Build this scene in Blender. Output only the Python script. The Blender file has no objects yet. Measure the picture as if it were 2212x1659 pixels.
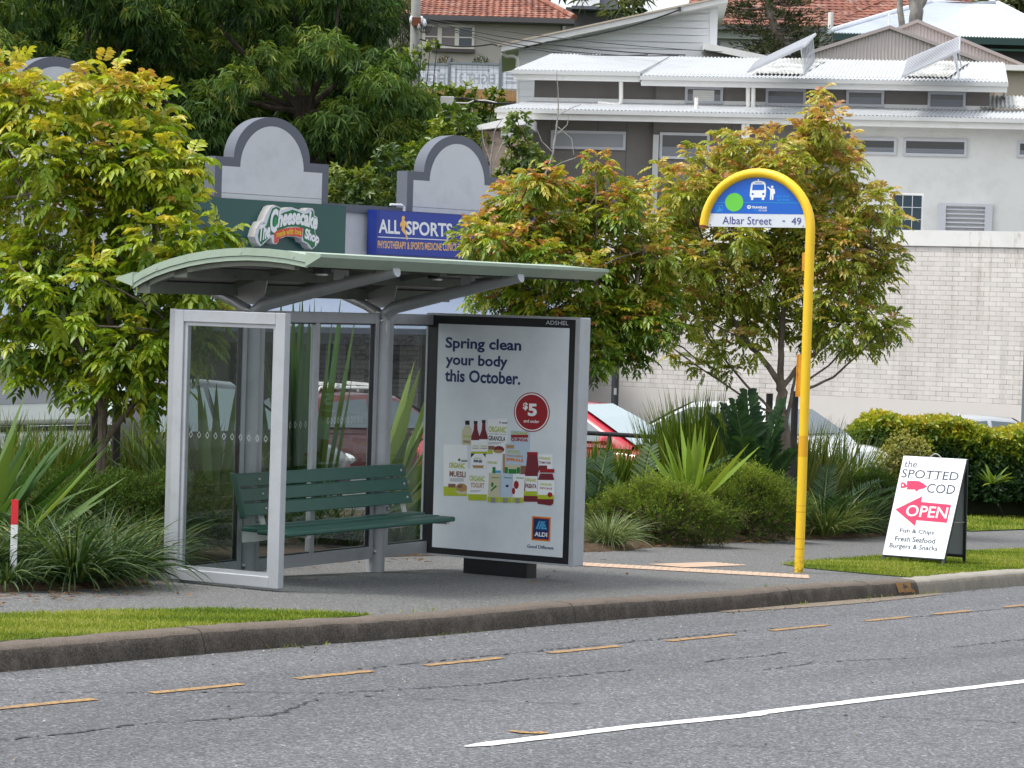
import bpy, math, random
import numpy as np
from mathutils import Matrix, Vector
scene = bpy.context.scene
COL = scene.collection
R = math.radians
# ------------------------------------------------------------------ camera, light, exposure
FPX, CXP, CYP = 6150.0, 1106.0, 829.5
_r, _p = R(1.75), math.atan(174.5/FPX)
R0 = np.array([1, 0, 0.]); U0 = np.array([0, math.sin(_p), math.cos(_p)]); FW = np.array([0, math.cos(_p), -math.sin(_p)])
CR = math.cos(_r)*R0 + math.sin(_r)*U0; CU = -math.sin(_r)*R0 + math.cos(_r)*U0
cam = bpy.data.cameras.new("camera"); cam.lens = 36*FPX/2212; cam.sensor_width = 36; cam.clip_start = .5; cam.clip_end = 2000
cob = bpy.data.objects.new("camera", cam); COL.objects.link(cob)
cob.matrix_world = Matrix(((CR[0], CU[0], -FW[0], 0), (CR[1], CU[1], -FW[1], 0), (CR[2], CU[2], -FW[2], 0), (0, 0, 0, 1)))
scene.camera = cob
SUN_EL, SUN_AZ = R(66), R(-112)          # azimuth measured from +Y (view direction) towards +X
world = bpy.data.worlds.new("World"); scene.world = world; world.use_nodes = True
wn = world.node_tree; wn.nodes.clear()
sky = wn.nodes.new("ShaderNodeTexSky"); sky.sky_type = 'NISHITA'; sky.sun_disc = False
sky.sun_elevation = SUN_EL; sky.sun_rotation = SUN_AZ; sky.air_density = 1.0; sky.dust_density = 3.0; sky.ozone_density = 1.0
hsv = wn.nodes.new("ShaderNodeHueSaturation"); hsv.inputs["Saturation"].default_value = .26
bg = wn.nodes.new("ShaderNodeBackground"); bg.inputs["Strength"].default_value = .15
wo = wn.nodes.new("ShaderNodeOutputWorld")
cast = wn.nodes.new("ShaderNodeMix"); cast.data_type = 'RGBA'; cast.blend_type = 'MULTIPLY'; cast.inputs[0].default_value = 1; cast.inputs[7].default_value = (.985, 1., 1.0, 1)
wn.links.new(sky.outputs[0], hsv.inputs["Color"]); wn.links.new(hsv.outputs[0], cast.inputs[6]); wn.links.new(cast.outputs[2], bg.inputs["Color"]); wn.links.new(bg.outputs[0], wo.inputs[0])
sl = bpy.data.lights.new("sun", 'SUN'); sl.energy = 1.15; sl.angle = R(11); sl.color = (1, .97, .90)
so = bpy.data.objects.new("sun", sl); COL.objects.link(so)
_sd = Vector((math.sin(SUN_AZ)*math.cos(SUN_EL), math.cos(SUN_AZ)*math.cos(SUN_EL), math.sin(SUN_EL)))
so.rotation_euler = _sd.to_track_quat('Z', 'Y').to_euler(); so.location = (0, 20, 40)
vs = scene.view_settings; vs.view_transform = 'Standard'; vs.look = 'None'; vs.exposure = 1.08; vs.gamma = 1.0; vs.use_curve_mapping = False
scene.cycles.max_bounces = 8; scene.cycles.transparent_max_bounces = 24; scene.cycles.use_denoising = True
# ------------------------------------------------------------------ coordinates
TH = R(30.444313744152776); SL = 0.04064269495468302
U = np.array([math.sin(TH), math.cos(TH)]); V = np.array([-U[1], U[0]])
def ray(x, y):
    d = FW*FPX + CR*(x-CXP) + CU*(CYP-y); return d/d[1]
def at(x, y, Y): return ray(x, y)*Y                       # a picture column/row at true distance Y
def gz(x, y):                                            # height of the paved plane under a world point
    u = x*U[0]+y*U[1]; return -1.25-SL*u
def W(u, v, h=0.): 
    q = u*U+v*V; return np.array([q[0], q[1], -1.25-SL*u+h])
ROTA = math.pi/2-TH        # local x along the road, local y away from the road
ROTB = -TH                 # local x across the road towards the camera side, local y along the road
rng = np.random.default_rng(7); random.seed(7)
# ------------------------------------------------------------------ materials
M = {}
def nodes(name):
    m = bpy.data.materials.new(name); m.use_nodes = True; nt = m.node_tree; nt.nodes.clear()
    return m, nt, nt.nodes.new("ShaderNodeOutputMaterial")
def N(nt, t, **k):
    n = nt.nodes.new(t)
    for a, b in k.items():
        if a.startswith('i_'): n.inputs[a[2:].replace('_', ' ')].default_value = b
        else: setattr(n, a, b)
    return n
def ramp(nt, fac, stops):
    r = nt.nodes.new("ShaderNodeValToRGB"); e = r.color_ramp.elements
    while len(e) < len(stops): e.new(.5)
    for el, (p, c) in zip(e, stops):
        el.position = p; el.color = (*c, 1) if len(c) == 3 else c
    nt.links.new(fac, r.inputs[0]); return r.outputs[0]
def mix(nt, fac, a, b, mode='MIX'):
    m = nt.nodes.new("ShaderNodeMix"); m.data_type = 'RGBA'; m.blend_type = mode
    for s, v in ((0, fac), (6, a), (7, b)):
        if hasattr(v, 'is_output'): nt.links.new(v, m.inputs[s])
        elif isinstance(v, (int, float)): m.inputs[s].default_value = v
        else: m.inputs[s].default_value = (*v, 1)
    return m.outputs[2]
def noise(nt, scale, detail=4, rough=.6, vec=None, dist=0.):
    n = N(nt, "ShaderNodeTexNoise"); n.inputs["Scale"].default_value = scale; n.inputs["Detail"].default_value = detail
    n.inputs["Roughness"].default_value = rough; n.inputs["Distortion"].default_value = dist
    if vec is None: vec = coords(nt)
    nt.links.new(vec, n.inputs["Vector"]); return n.outputs[0]
def coords(nt, scale=None, kind='Object'):
    c = None
    for n in nt.nodes:
        if n.type == 'TEX_COORD': c = n
    c = c or nt.nodes.new("ShaderNodeTexCoord"); o = c.outputs[kind]
    if scale is None: return o
    mp = nt.nodes.new("ShaderNodeMapping"); mp.inputs["Scale"].default_value = scale; nt.links.new(o, mp.inputs[0]); return mp.outputs[0]
def finish(nt, out, color, rough=.6, metal=0., spec=.5, bump=None, bstr=.2, bdist=.01, coat=0.):
    b = nt.nodes.new("ShaderNodeBsdfPrincipled")
    for s, v in (("Base Color", color), ("Roughness", rough), ("Metallic", metal), ("Specular IOR Level", spec), ("Coat Weight", coat)):
        if hasattr(v, 'is_output'): nt.links.new(v, b.inputs[s])
        else: b.inputs[s].default_value = (*v, 1) if isinstance(v, tuple) else v
    if bump is not None:
        bp = nt.nodes.new("ShaderNodeBump"); bp.inputs["Strength"].default_value = bstr; bp.inputs["Distance"].default_value = bdist
        nt.links.new(bump, bp.inputs["Height"]); nt.links.new(bp.outputs[0], b.inputs["Normal"])
    nt.links.new(b.outputs[0], out.inputs[0]); return b
def pm(name, col, rough=.55, var=.14, scale=3., metal=0., spec=.5, bump=0., bscale=60., dirt=None, damt=.35, coat=0.):
    """paint / plain surface with uneven tone, faint grime and fine grain"""
    m, nt, out = nodes(name)
    c = mix(nt, noise(nt, scale, 5), tuple(x*(1-var) for x in col), tuple(min(1, x*(1+var)) for x in col))
    if dirt:
        f = ramp(nt, noise(nt, scale*2.3, 7, .7), [(.48, (0, 0, 0)), (.72, (damt,)*3)])
        c = mix(nt, f, c, dirt)
    finish(nt, out, c, rough, metal, spec, noise(nt, bscale, 3) if bump else None, bump, .004, coat)
    M[name] = m; return m
def leafmat(name, rough=.42, trans=.35, spec=.5):
    m, nt, out = nodes(name)
    a = N(nt, "ShaderNodeAttribute", attribute_name="col")
    b = nt.nodes.new("ShaderNodeBsdfPrincipled"); b.inputs["Roughness"].default_value = rough; b.inputs["Specular IOR Level"].default_value = spec
    t = nt.nodes.new("ShaderNodeBsdfTranslucent"); mx = nt.nodes.new("ShaderNodeMixShader"); mx.inputs[0].default_value = trans
    nt.links.new(a.outputs[0], b.inputs["Base Color"])
    tc = mix(nt, 1., a.outputs[0], (1.5, 1.45, .7), 'MULTIPLY')
    nt.links.new(tc, t.inputs[0]); nt.links.new(b.outputs[0], mx.inputs[1]); nt.links.new(t.outputs[0], mx.inputs[2]); nt.links.new(mx.outputs[0], out.inputs[0])
    M[name] = m; return m
def glassmat(name, tint, ior=1.45, rough=0.):
    m, nt, out = nodes(name)
    t = nt.nodes.new("ShaderNodeBsdfTransparent"); g = nt.nodes.new("ShaderNodeBsdfGlossy"); f = nt.nodes.new("ShaderNodeFresnel"); mx = nt.nodes.new("ShaderNodeMixShader")
    g.inputs["Roughness"].default_value = rough; f.inputs[0].default_value = ior; t.inputs[0].default_value = (*tint, 1)
    ge = nt.nodes.new("ShaderNodeNewGeometry"); mr = nt.nodes.new("ShaderNodeMapRange"); mr.inputs[3].default_value = ior; mr.inputs[4].default_value = 1/ior
    nt.links.new(ge.outputs["Backfacing"], mr.inputs[0]); nt.links.new(mr.outputs[0], f.inputs[0])
    nt.links.new(f.outputs[0], mx.inputs[0]); nt.links.new(t.outputs[0], mx.inputs[1]); nt.links.new(g.outputs[0], mx.inputs[2]); nt.links.new(mx.outputs[0], out.inputs[0])
    M[name] = m; return m
# ------------------------------------------------------------------ mesh builder
def ortho(d):
    d = np.asarray(d, float); d = d/np.linalg.norm(d)
    a = np.array([0, 0, 1.]) if abs(d[2]) < .9 else np.array([1., 0, 0])
    x = np.cross(a, d); x /= np.linalg.norm(x); return x, np.cross(d, x)
class MB:
    def __init__(s, off=(0, 0, 0)): s.v = []; s.f = []; s.off = np.array(off, float)
    def add(s, vs, fs):
        n = len(s.v); s.v.extend([tuple(map(float, q)) for q in vs]); s.f.extend([tuple(n+i for i in f) for f in fs]); return s
    def box(s, x0, y0, z0, x1, y1, z1):
        x0, x1 = sorted((x0, x1)); y0, y1 = sorted((y0, y1)); z0, z1 = sorted((z0, z1))
        v = [(x, y, z) for z in (z0, z1) for y in (y0, y1) for x in (x0, x1)]
        return s.add(v, [(0, 2, 3, 1), (4, 5, 7, 6), (0, 1, 5, 4), (2, 6, 7, 3), (1, 3, 7, 5), (0, 4, 6, 2)])
    def hexa(s, b, t):                     # 4 bottom points, 4 top points
        return s.add(list(b)+list(t), [(3, 2, 1, 0), (4, 5, 6, 7), (0, 1, 5, 4), (1, 2, 6, 5), (2, 3, 7, 6), (3, 0, 4, 7)])
    def bar(s, p, q, w, h, up=(0, 0, 1)):  # rectangular bar from p to q
        p, q = np.array(p, float), np.array(q, float); d = (q-p)/np.linalg.norm(q-p); x = np.cross(d, up); x /= np.linalg.norm(x); y = np.cross(x, d)
        r = [a*x*w/2+b*y*h/2 for a, b in ((-1, -1), (1, -1), (1, 1), (-1, 1))]
        return s.hexa([p+k for k in r], [q+k for k in r])
    def tube(s, pts, r, n=10, cap=True):
        pts = [np.array(p, float) for p in pts]; rr = r if isinstance(r, (list, tuple, np.ndarray)) else [r]*len(pts)
        vs = []; fs = []; x = None
        for i, p in enumerate(pts):
            d = pts[min(i+1, len(pts)-1)]-pts[max(i-1, 0)]; d = d/np.linalg.norm(d)
            if x is None: x, y = ortho(d)
            else: x = x-d*(x@d); x /= np.linalg.norm(x); y = np.cross(d, x)
            for k in range(n):
                a = 2*math.pi*k/n; vs.append(p+(x*math.cos(a)+y*math.sin(a))*rr[i])
        for i in range(len(pts)-1):
            for k in range(n): fs.append((i*n+k, i*n+(k+1) % n, (i+1)*n+(k+1) % n, (i+1)*n+k))
        if cap: fs.append(tuple(range(n-1, -1, -1))); fs.append(tuple((len(pts)-1)*n+k for k in range(n)))
        return s.add(vs, fs)
    def cyl(s, p, q, r, n=14, r2=None): return s.tube([p, q], [r, r if r2 is None else r2], n)
    def prism(s, poly, f0, f1):            # poly in 2D mapped by f0 and f1 to the two ends
        n = len(poly); v = [f0(*p) for p in poly]+[f1(*p) for p in poly]
        return s.add(v, [tuple(range(n-1, -1, -1)), tuple(range(n, 2*n))]+[(i, (i+1) % n, n+(i+1) % n, n+i) for i in range(n)])
    def plate(s, poly, y0, y1): return s.prism(poly, lambda x, z: (x, y0, z), lambda x, z: (x, y1, z))
    def quad(s, *p): return s.add(p, [tuple(range(len(p)))])
    def ball(s, c, r, n=10, m=7):
        vs = []; r = r if isinstance(r, (tuple, list)) else (r, r, r)
        for i in range(1, m):
            t = math.pi*i/m
            for k in range(n):
                a = 2*math.pi*k/n; vs.append((c[0]+r[0]*math.sin(t)*math.cos(a), c[1]+r[1]*math.sin(t)*math.sin(a), c[2]+r[2]*math.cos(t)))
        vs += [(c[0], c[1], c[2]+r[2]), (c[0], c[1], c[2]-r[2])]; T = len(vs)-2
        fs = [(i*n+k, (i+1)*n+k, (i+1)*n+(k+1) % n, i*n+(k+1) % n) for i in range(m-2) for k in range(n)]
        fs += [(T, k, (k+1) % n) for k in range(n)]+[(T+1, (m-2)*n+(k+1) % n, (m-2)*n+k) for k in range(n)]
        return s.add(vs, fs)
    def build(s, name, mat, parent=None, smooth=True, bevel=0., angle=35):
        me = bpy.data.meshes.new(name)
        v = (np.array(s.v)+s.off) if len(s.v) else np.zeros((0, 3))
        me.from_pydata([tuple(q) for q in v], [], s.f); me.update()
        if smooth:
            me.polygons.foreach_set("use_smooth", [True]*len(me.polygons)); me.set_sharp_from_angle(angle=R(angle))
        o = bpy.data.objects.new(name, me); COL.objects.link(o)
        if mat is not None: me.materials.append(M[mat] if isinstance(mat, str) else mat)
        if parent is not None: o.parent = parent
        if bevel:
            b = o.modifiers.new("bevel", 'BEVEL'); b.width = bevel; b.segments = 2; b.limit_method = 'ANGLE'; b.angle_limit = R(40)
        return o
def tag(o, label=None, cat=None, group=None, kind=None):
    for k, v in (('label', label), ('category', cat), ('group', group), ('kind', kind)):
        if v: o[k] = v
    return o
def thing(name, label, cat, loc=(0, 0, 0), rot=0., group=None):
    o = bpy.data.objects.new(name, None); COL.objects.link(o); o.empty_display_size = .1
    o.location = [float(q) for q in loc]; o.rotation_euler = (0, 0, rot); return tag(o, label, cat, group)
def copy_tree(o, parent=None):
    c = o.copy(); COL.objects.link(c)
    if parent is not None: c.parent = parent
    for ch in list(o.children): copy_tree(ch, c)
    return c
_txt = {}
def text2d(s, bold=0., shear=0., space=1.):
    key = (s, bold, shear, space)
    if key not in _txt:
        cu = bpy.data.curves.new("t", 'FONT'); cu.body = s; cu.offset = bold; cu.shear = shear; cu.space_character = space; cu.resolution_u = 3; cu.size = 1.
        ob = bpy.data.objects.new("t", cu); COL.objects.link(ob); dg = bpy.context.evaluated_depsgraph_get()
        me = bpy.data.meshes.new_from_object(ob.evaluated_get(dg))
        v = np.array([q.co[:2] for q in me.vertices]); f = [tuple(p.vertices) for p in me.polygons]
        bpy.data.objects.remove(ob); bpy.data.curves.remove(cu); bpy.data.meshes.remove(me); _txt[key] = (v, f)
    return _txt[key]
def txt(mb, s, x0, x1, z0, z1, y, bold=0., shear=0., space=1., fn=None):
    """letters filling the rectangle x0..x1, z0..z1 on the plane y (or mapped by fn)"""
    v, f = text2d(s, bold, shear, space); lo, hi = v.min(0), v.max(0); q = (v-lo)/(hi-lo)
    P = [(x0+(x1-x0)*a, z0+(z1-z0)*b) for a, b in q]
    fn = fn or (lambda a, b: (a, y, b))
    mb.add([fn(a, b) for a, b in P], f)
def disc(n, cx, cz, rx, rz, a0=0., a1=2*math.pi): return [(cx+rx*math.cos(a0+(a1-a0)*k/n), cz+rz*math.sin(a0+(a1-a0)*k/n)) for k in range(n)]
# ------------------------------------------------------------------ foliage
def raw_mesh(name, verts, faces4, col, mat, parent=None, kind=None, smooth=False):
    verts = np.asarray(verts, np.float32).reshape(-1, 3); faces4 = np.asarray(faces4, np.int32)
    k = faces4.shape[1]; me = bpy.data.meshes.new(name)
    me.vertices.add(len(verts)); me.vertices.foreach_set("co", verts.ravel())
    me.loops.add(faces4.size); me.loops.foreach_set("vertex_index", faces4.ravel())
    me.polygons.add(len(faces4)); me.polygons.foreach_set("loop_start", np.arange(0, faces4.size, k, dtype=np.int32))
    try: me.polygons.foreach_set("loop_total", np.full(len(faces4), k, np.int32))
    except Exception: pass
    if smooth: me.polygons.foreach_set("use_smooth", np.ones(len(faces4), bool))
    if col is not None:
        at_ = me.attributes.new("col", 'FLOAT_COLOR', 'POINT')
        at_.data.foreach_set("color", np.concatenate([np.asarray(col, np.float32), np.ones((len(col), 1), np.float32)], 1).ravel())
    me.update(calc_edges=True); me.validate()
    o = bpy.data.objects.new(name, me); COL.objects.link(o); me.materials.append(M[mat] if isinstance(mat, str) else mat)
    if parent is not None: o.parent = parent
    if kind: o['kind'] = kind
    return o
def unit(a): return a/np.maximum(np.linalg.norm(a, axis=-1, keepdims=True), 1e-9)
def leaf_geo(P, D, Nn, L, Wd, droop=.25, fold=.25):
    """6-vertex folded leaves; P base, D direction, Nn rough up side"""
    D = unit(D); S = unit(np.cross(D, Nn)); Nn = np.cross(S, D); L = np.asarray(L)[:, None]; Wd = np.asarray(Wd)[:, None]
    z = np.array([0, 0, -1.])
    c = lambda t, w: P+D*L*t+z*L*droop*t*t+S*Wd*.5*w+Nn*Wd*fold*abs(w)
    vs = np.stack([P, c(.32, 1), c(.68, .78), P+D*L+z*L*droop, c(.68, -.78), c(.32, -1)], 1)
    n = len(P); b = (np.arange(n)*6)[:, None]
    return vs.reshape(-1, 3), np.concatenate([b+np.array([0, 1, 2, 3]), b+np.array([3, 4, 5, 0])], 0)
def leaves(name, P, D, Nn, L, Wd, col, mat, parent=None, droop=.25, fold=.25, kind=None):
    v, f = leaf_geo(P, D, Nn, L, Wd, droop, fold); return raw_mesh(name, v, f, np.repeat(col, 6, 0), mat, parent, kind)
def rand_dir(n): return unit(rng.normal(size=(n, 3)))
def palette(t, cols):
    """piecewise colour from 0..1"""
    t = np.clip(t, 0, .9999)*(len(cols)-1); i = t.astype(int); f = (t-i)[:, None]; c = np.array(cols); return c[i]*(1-f)+c[i+1]*f
def blades_geo(base, az, L, Wd, th0, th1, K=4, fold=0., tip=1., wmax=.3, roll=0.):
    """arched strap leaves: angle from the vertical runs th0 -> th0+th1"""
    n = len(base); s = np.linspace(0, 1, K+1); ro = rng.normal(0, 1, n)*roll; cro, sro = np.cos(ro)[:, None], np.sin(ro)[:, None]
    hd = np.stack([np.cos(az), np.sin(az), 0*az], 1); sd = np.stack([-np.sin(az), np.cos(az), 0*az], 1)
    P = base.copy(); rings = []
    w = np.where(s < wmax, .55+.45*s/wmax, 1-((s-wmax)/(1-wmax))**1.5*tip); w = np.maximum(w, .03)
    for k in range(K+1):
        th = th0+th1*s[k]
        if k: P = P+(hd*np.sin(th)[:, None]+np.array([0, 0, 1.])*np.cos(th)[:, None])*(L/K)[:, None]
        nn = np.cross(hd*np.sin(th)[:, None]+np.array([0, 0, 1.])*np.cos(th)[:, None], sd)
        ww = (Wd*w[k]*.5)[:, None]; s2 = sd*cro+nn*sro; n2 = nn*cro-sd*sro
        if fold: rings.append(np.stack([P-s2*ww-n2*ww*fold, P, P+s2*ww-n2*ww*fold], 1))
        else: rings.append(np.stack([P-s2*ww, P+s2*ww], 1))
    c = rings[0].shape[1]; V_ = np.stack(rings, 1).reshape(-1, 3); b = (np.arange(n)*(K+1)*c)[:, None]; F_ = []
    for k in range(K):
        for j in range(c-1): F_.append(b+np.array([k*c+j, k*c+j+1, (k+1)*c+j+1, (k+1)*c+j]))
    return V_, np.concatenate(F_, 0), (K+1)*c
def blades(name, base, az, L, Wd, th0, th1, col, mat, parent=None, K=4, fold=0., kind=None, tip=1., wmax=.3, roll=0.):
    v, f, m = blades_geo(base, az, L, Wd, th0, th1, K, fold, tip, wmax, roll)
    return raw_mesh(name, v, f, np.repeat(col, m, 0), mat, parent, kind, smooth=True)
def crown(blobs, per_m2, jitter=.25, shell=.62):
    """points scattered through the outer shell of ellipsoid clumps; returns position, outward, relative height"""
    P = []; O = []; B = []
    for i, (c, r) in enumerate(blobs):
        r = np.array(r if np.ndim(r) else (r, r, r), float); n = max(4, int(per_m2*4*math.pi*(r.prod())**(2/3)))
        d = rand_dir(n); rad = (shell+(1-shell)*rng.random(n)**.6)*(1+rng.normal(0, jitter*.4, n)); P.append(c+d*rad[:, None]*r); O.append(d); B.append(np.full(n, i))
    return np.concatenate(P), np.concatenate(O), np.concatenate(B)
def whorls(P, A, n, L, Wd, spread, stem=.25):
    """n leaves spiralling round each shoot P with axis A: bases, directions, normals, index of the shoot"""
    m = len(P); A = unit(A); X = unit(np.cross(A, rand_dir(m))); Y = np.cross(A, X); bs = []; ds = []; ns = []; ix = []
    for k in range(n):
        a = k*2.4+rng.random(m)*.8; s = spread*(.55+.6*rng.random(m)); t = (k/n-.5)
        rad = X*np.cos(a)[:, None]+Y*np.sin(a)[:, None]
        d = A*np.cos(s)[:, None]+rad*np.sin(s)[:, None]
        bs.append(P+A*(L*stem*t*n*.35)); ds.append(d); ns.append(A*np.sin(s)[:, None]-rad*np.cos(s)[:, None]); ix.append(np.arange(m))
    return np.concatenate(bs), np.concatenate(ds), np.concatenate(ns), np.concatenate(ix)
def pinnate(P, A, pairs, L):
    """drooping compound leaves: leaflets in pairs along a stalk starting at P along A; returns bases, directions, normals, index"""
    m = len(P); A = unit(A); S = unit(np.cross(A, np.array([0, 0, 1.])+.25*rand_dir(m))); Nn = np.cross(S, A); bs = []; ds = []; ns = []; ix = []; I = np.arange(m)
    for k in range(pairs):
        t = (k+.6)/(pairs+.3); q = P+A*(L*t*pairs*.42)+np.array([0, 0, -1.])*(L*pairs*.42*.35*t*t)
        ax = unit(A+np.array([0, 0, -.7])*t)
        for sg in (-1, 1):
            bs.append(q); ds.append(unit(ax*rng.uniform(.45, .8, (m, 1))+S*sg*rng.uniform(.7, 1., (m, 1))+np.array([0, 0, -.18])+.12*rand_dir(m))); ns.append(Nn+.25*rand_dir(m)); ix.append(I)
    bs.append(P+A*(L*pairs*.42)+np.array([0, 0, -1.])*(L*pairs*.42*.35)); ds.append(unit(A+np.array([0, 0, -.8]))); ns.append(Nn); ix.append(I)
    return np.concatenate(bs), np.concatenate(ds), np.concatenate(ns), np.concatenate(ix)
def bpx(x, y, Y, r, dz=0.):                      # a clump at picture place and true depth, radius in picture units
    return (at(x, y, Y+dz), r/FPX*Y)
# ------------------------------------------------------------------ surface materials
def aggregate(name, dark, mid, light, cell=105., fine=1., patch=.16, rough=.85, track=False):
    m, nt, out = nodes(name); c = coords(nt)
    v = N(nt, "ShaderNodeTexVoronoi"); v.inputs["Scale"].default_value = cell; nt.links.new(c, v.inputs["Vector"])
    sep = N(nt, "ShaderNodeSeparateColor"); nt.links.new(v.outputs["Color"], sep.inputs[0])
    chips = ramp(nt, sep.outputs[0], [(0, dark), (.35, mid), (.8, mid), (1, light)])
    big = noise(nt, .55, 6, .65); base = mix(nt, ramp(nt, big, [(.3, (0, 0, 0)), (.7, (1, 1, 1))]), tuple(q*(1-patch) for q in mid), tuple(q*(1+patch) for q in mid))
    col = mix(nt, .80*fine, base, chips)
    if track:          # tyre-polished bands and drips along the lane
        mp = nt.nodes.new("ShaderNodeMapping"); mp.vector_type = 'TEXTURE'; mp.inputs["Rotation"].default_value = (0, 0, ROTA); mp.inputs["Scale"].default_value = (14, .75, 1); nt.links.new(c, mp.inputs[0])
        tr = ramp(nt, noise(nt, 1., 4, .6, mp.outputs[0]), [(.36, (.70, .70, .71)), (.5, (1, 1, 1)), (.64, (1.16, 1.16, 1.17))]); col = mix(nt, .85, col, tr, 'MULTIPLY')
        oil = ramp(nt, noise(nt, 1.3, 6, .7), [(.62, (1, 1, 1)), (.74, (.62, .62, .63))]); col = mix(nt, .7, col, oil, 'MULTIPLY')
    f = ramp(nt, noise(nt, 60, 4, .8), [(.38, dark), (.5, mid), (.66, light)]); col = mix(nt, .34, col, f)
    st = ramp(nt, noise(nt, 2.2, 8, .75), [(.55, (0, 0, 0)), (.78, (.30,)*3)]); col = mix(nt, st, col, dark)
    finish(nt, out, col, rough, 0, .35, v.outputs["Distance"], .55, .006); M[name] = m; return nt
aggregate('asphalt', (.018, .018, .021), (.100, .102, .109), (.42, .425, .44), cell=92., patch=.24, track=True)
aggregate('path_asphalt', (.036, .036, .036), (.108, .107, .106), (.40, .40, .39), cell=110., fine=.9, patch=.16)
aggregate('carpark_asphalt', (.05, .05, .05), (.12, .12, .12), (.25, .25, .25), cell=80.)
def kerbmat(name, a, b, c, top):
    m, nt, out = nodes(name); n1 = noise(nt, 5.5, 9, .8); vec = coords(nt, (5, 5, 2.2)); n2 = noise(nt, 1.5, 8, .75, vec)
    col = ramp(nt, n1, [(.30, a), (.5, b), (.72, c)])
    col = mix(nt, ramp(nt, n2, [(.42, (0, 0, 0)), (.7, (.8,)*3)]), col, a)
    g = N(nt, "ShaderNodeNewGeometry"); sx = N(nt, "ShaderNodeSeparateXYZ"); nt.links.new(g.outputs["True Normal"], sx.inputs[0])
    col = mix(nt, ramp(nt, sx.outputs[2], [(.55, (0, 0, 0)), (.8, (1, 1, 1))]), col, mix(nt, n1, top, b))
    col = mix(nt, .4, col, ramp(nt, noise(nt, 90, 5, .8), [(.4, a), (.62, c)])); finish(nt, out, col, .9, 0, .2, noise(nt, 70, 5, .7), .5, .008); M[name] = m
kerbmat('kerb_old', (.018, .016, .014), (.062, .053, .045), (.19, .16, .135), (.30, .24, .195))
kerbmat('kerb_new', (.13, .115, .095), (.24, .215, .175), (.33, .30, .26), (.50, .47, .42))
pm('rust_kerb', (.23, .125, .05), .9, .35, 15, spec=.2, dirt=(.12, .085, .06), damt=.45, bump=.4)
def wornpaint(name, col, under=(.15, .15, .16), lo=.30, hi=.42):
    m, nt, out = nodes(name); f = ramp(nt, noise(nt, 55, 5, .75), [(lo, (0, 0, 0)), (hi, (1, 1, 1))])
    f2 = ramp(nt, noise(nt, 7, 6, .8), [(.30, (.25,)*3), (.5, (1, 1, 1))]); f = mix(nt, 1., f, f2, 'MULTIPLY'); finish(nt, out, mix(nt, f, under, mix(nt, noise(nt, 6, 4), tuple(q*.85 for q in col), col)), .75, 0, .3); M[name] = m
wornpaint('yellow_line', (.50, .28, .085), under=(.10, .10, .10), lo=.40, hi=.56); wornpaint('white_line', (.80, .79, .77), lo=.24, hi=.34)
pm('tactile', (.47, .34, .255), .85, .16, 8, spec=.2, dirt=(.38, .30, .25), damt=.45, bump=.2)
pm('tar', (.028, .028, .030), .8, .2, 6)
def groundmix(name, stops, sc=14., bump=.7):
    m, nt, out = nodes(name); n1 = noise(nt, sc, 8, .8); finish(nt, out, mix(nt, .4, ramp(nt, n1, stops), ramp(nt, noise(nt, sc*5, 4), stops)), .95, 0, .15, n1, bump, .03); M[name] = m
groundmix('mulch', [(.3, (.025, .018, .012)), (.5, (.075, .050, .032)), (.66, (.17, .115, .07)), (.75, (.28, .20, .12))], 18)
groundmix('grass_soil', [(.3, (.045, .075, .012)), (.5, (.085, .13, .02)), (.7, (.15, .17, .045))], 20)
groundmix('hill_ground', [(.3, (.012, .022, .008)), (.5, (.03, .05, .014)), (.7, (.07, .085, .03))], 1.5, .3)
# ------------------------------------------------------------------ the setting: road, kerb, path, verges, bed, car park, hill
def sheet(name, pts, mat, h, kind='structure'):
    mb = MB(); mb.add([W(u, v, h) for u, v in pts], [tuple(range(len(pts)))]); return tag(mb.build(name, mat, smooth=False), kind=kind)
sheet('road', [(-60, -60), (260, -60), (260, 8.74), (-60, 8.74)], 'asphalt', -.115)
sheet('footpath', [(-60, 8.78), (260, 8.78), (260, 12.75), (-60, 12.75)], 'path_asphalt', 0)
sheet('car_park', [(-60, 16.0), (150, 16.0), (150, 40), (-60, 40)], 'carpark_asphalt', -.004)
# garden bed with an irregular front edge (bays in around the shelter slab)
edge = [(-20, 10.95), (6, 10.9), (10, 10.86), (12.7, 10.86), (13.6, 10.84), (14.2, 10.9), (14.45, 11.2), (14.7, 11.5), (15.6, 11.62), (16.6, 11.72), (17.6, 11.85), (18.6, 12.0), (20.0, 11.95), (21.2, 11.82), (22.1, 11.78), (23.2, 12.02), (24.5, 12.1), (26, 12.15), (28, 12.1), (30.4, 12.2), (31.4, 12.5), (31.8, 13.3), (32.0, 16.2)]
bed = MB(); top = []; 
e2 = []
for (a, b) in zip(edge[:-1], edge[1:]):
    for t in np.linspace(0, 1, 7)[:-1]: e2.append((a[0]+(b[0]-a[0])*t, a[1]+(b[1]-a[1])*t+random.uniform(-.025, .025)))
e2.append(edge[-1])
for i in range(len(e2)-1):
    (u0, v0), (u1, v1) = e2[i], e2[i+1]
    bed.add([W(u0, v0, .002), W(u1, v1, .002), W(u1, v1+.16, .05), W(u0, v0+.16, .05)], [(0, 1, 2, 3)])
    if u1 > u0: bed.add([W(u0, v0+.16, .05), W(u1, v1+.16, .05), W(u1, 16.3, .06), W(u0, 16.3, .06)], [(0, 1, 2, 3)])
tag(bed.build('garden_bed', 'mulch', smooth=False), kind='structure')
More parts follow.
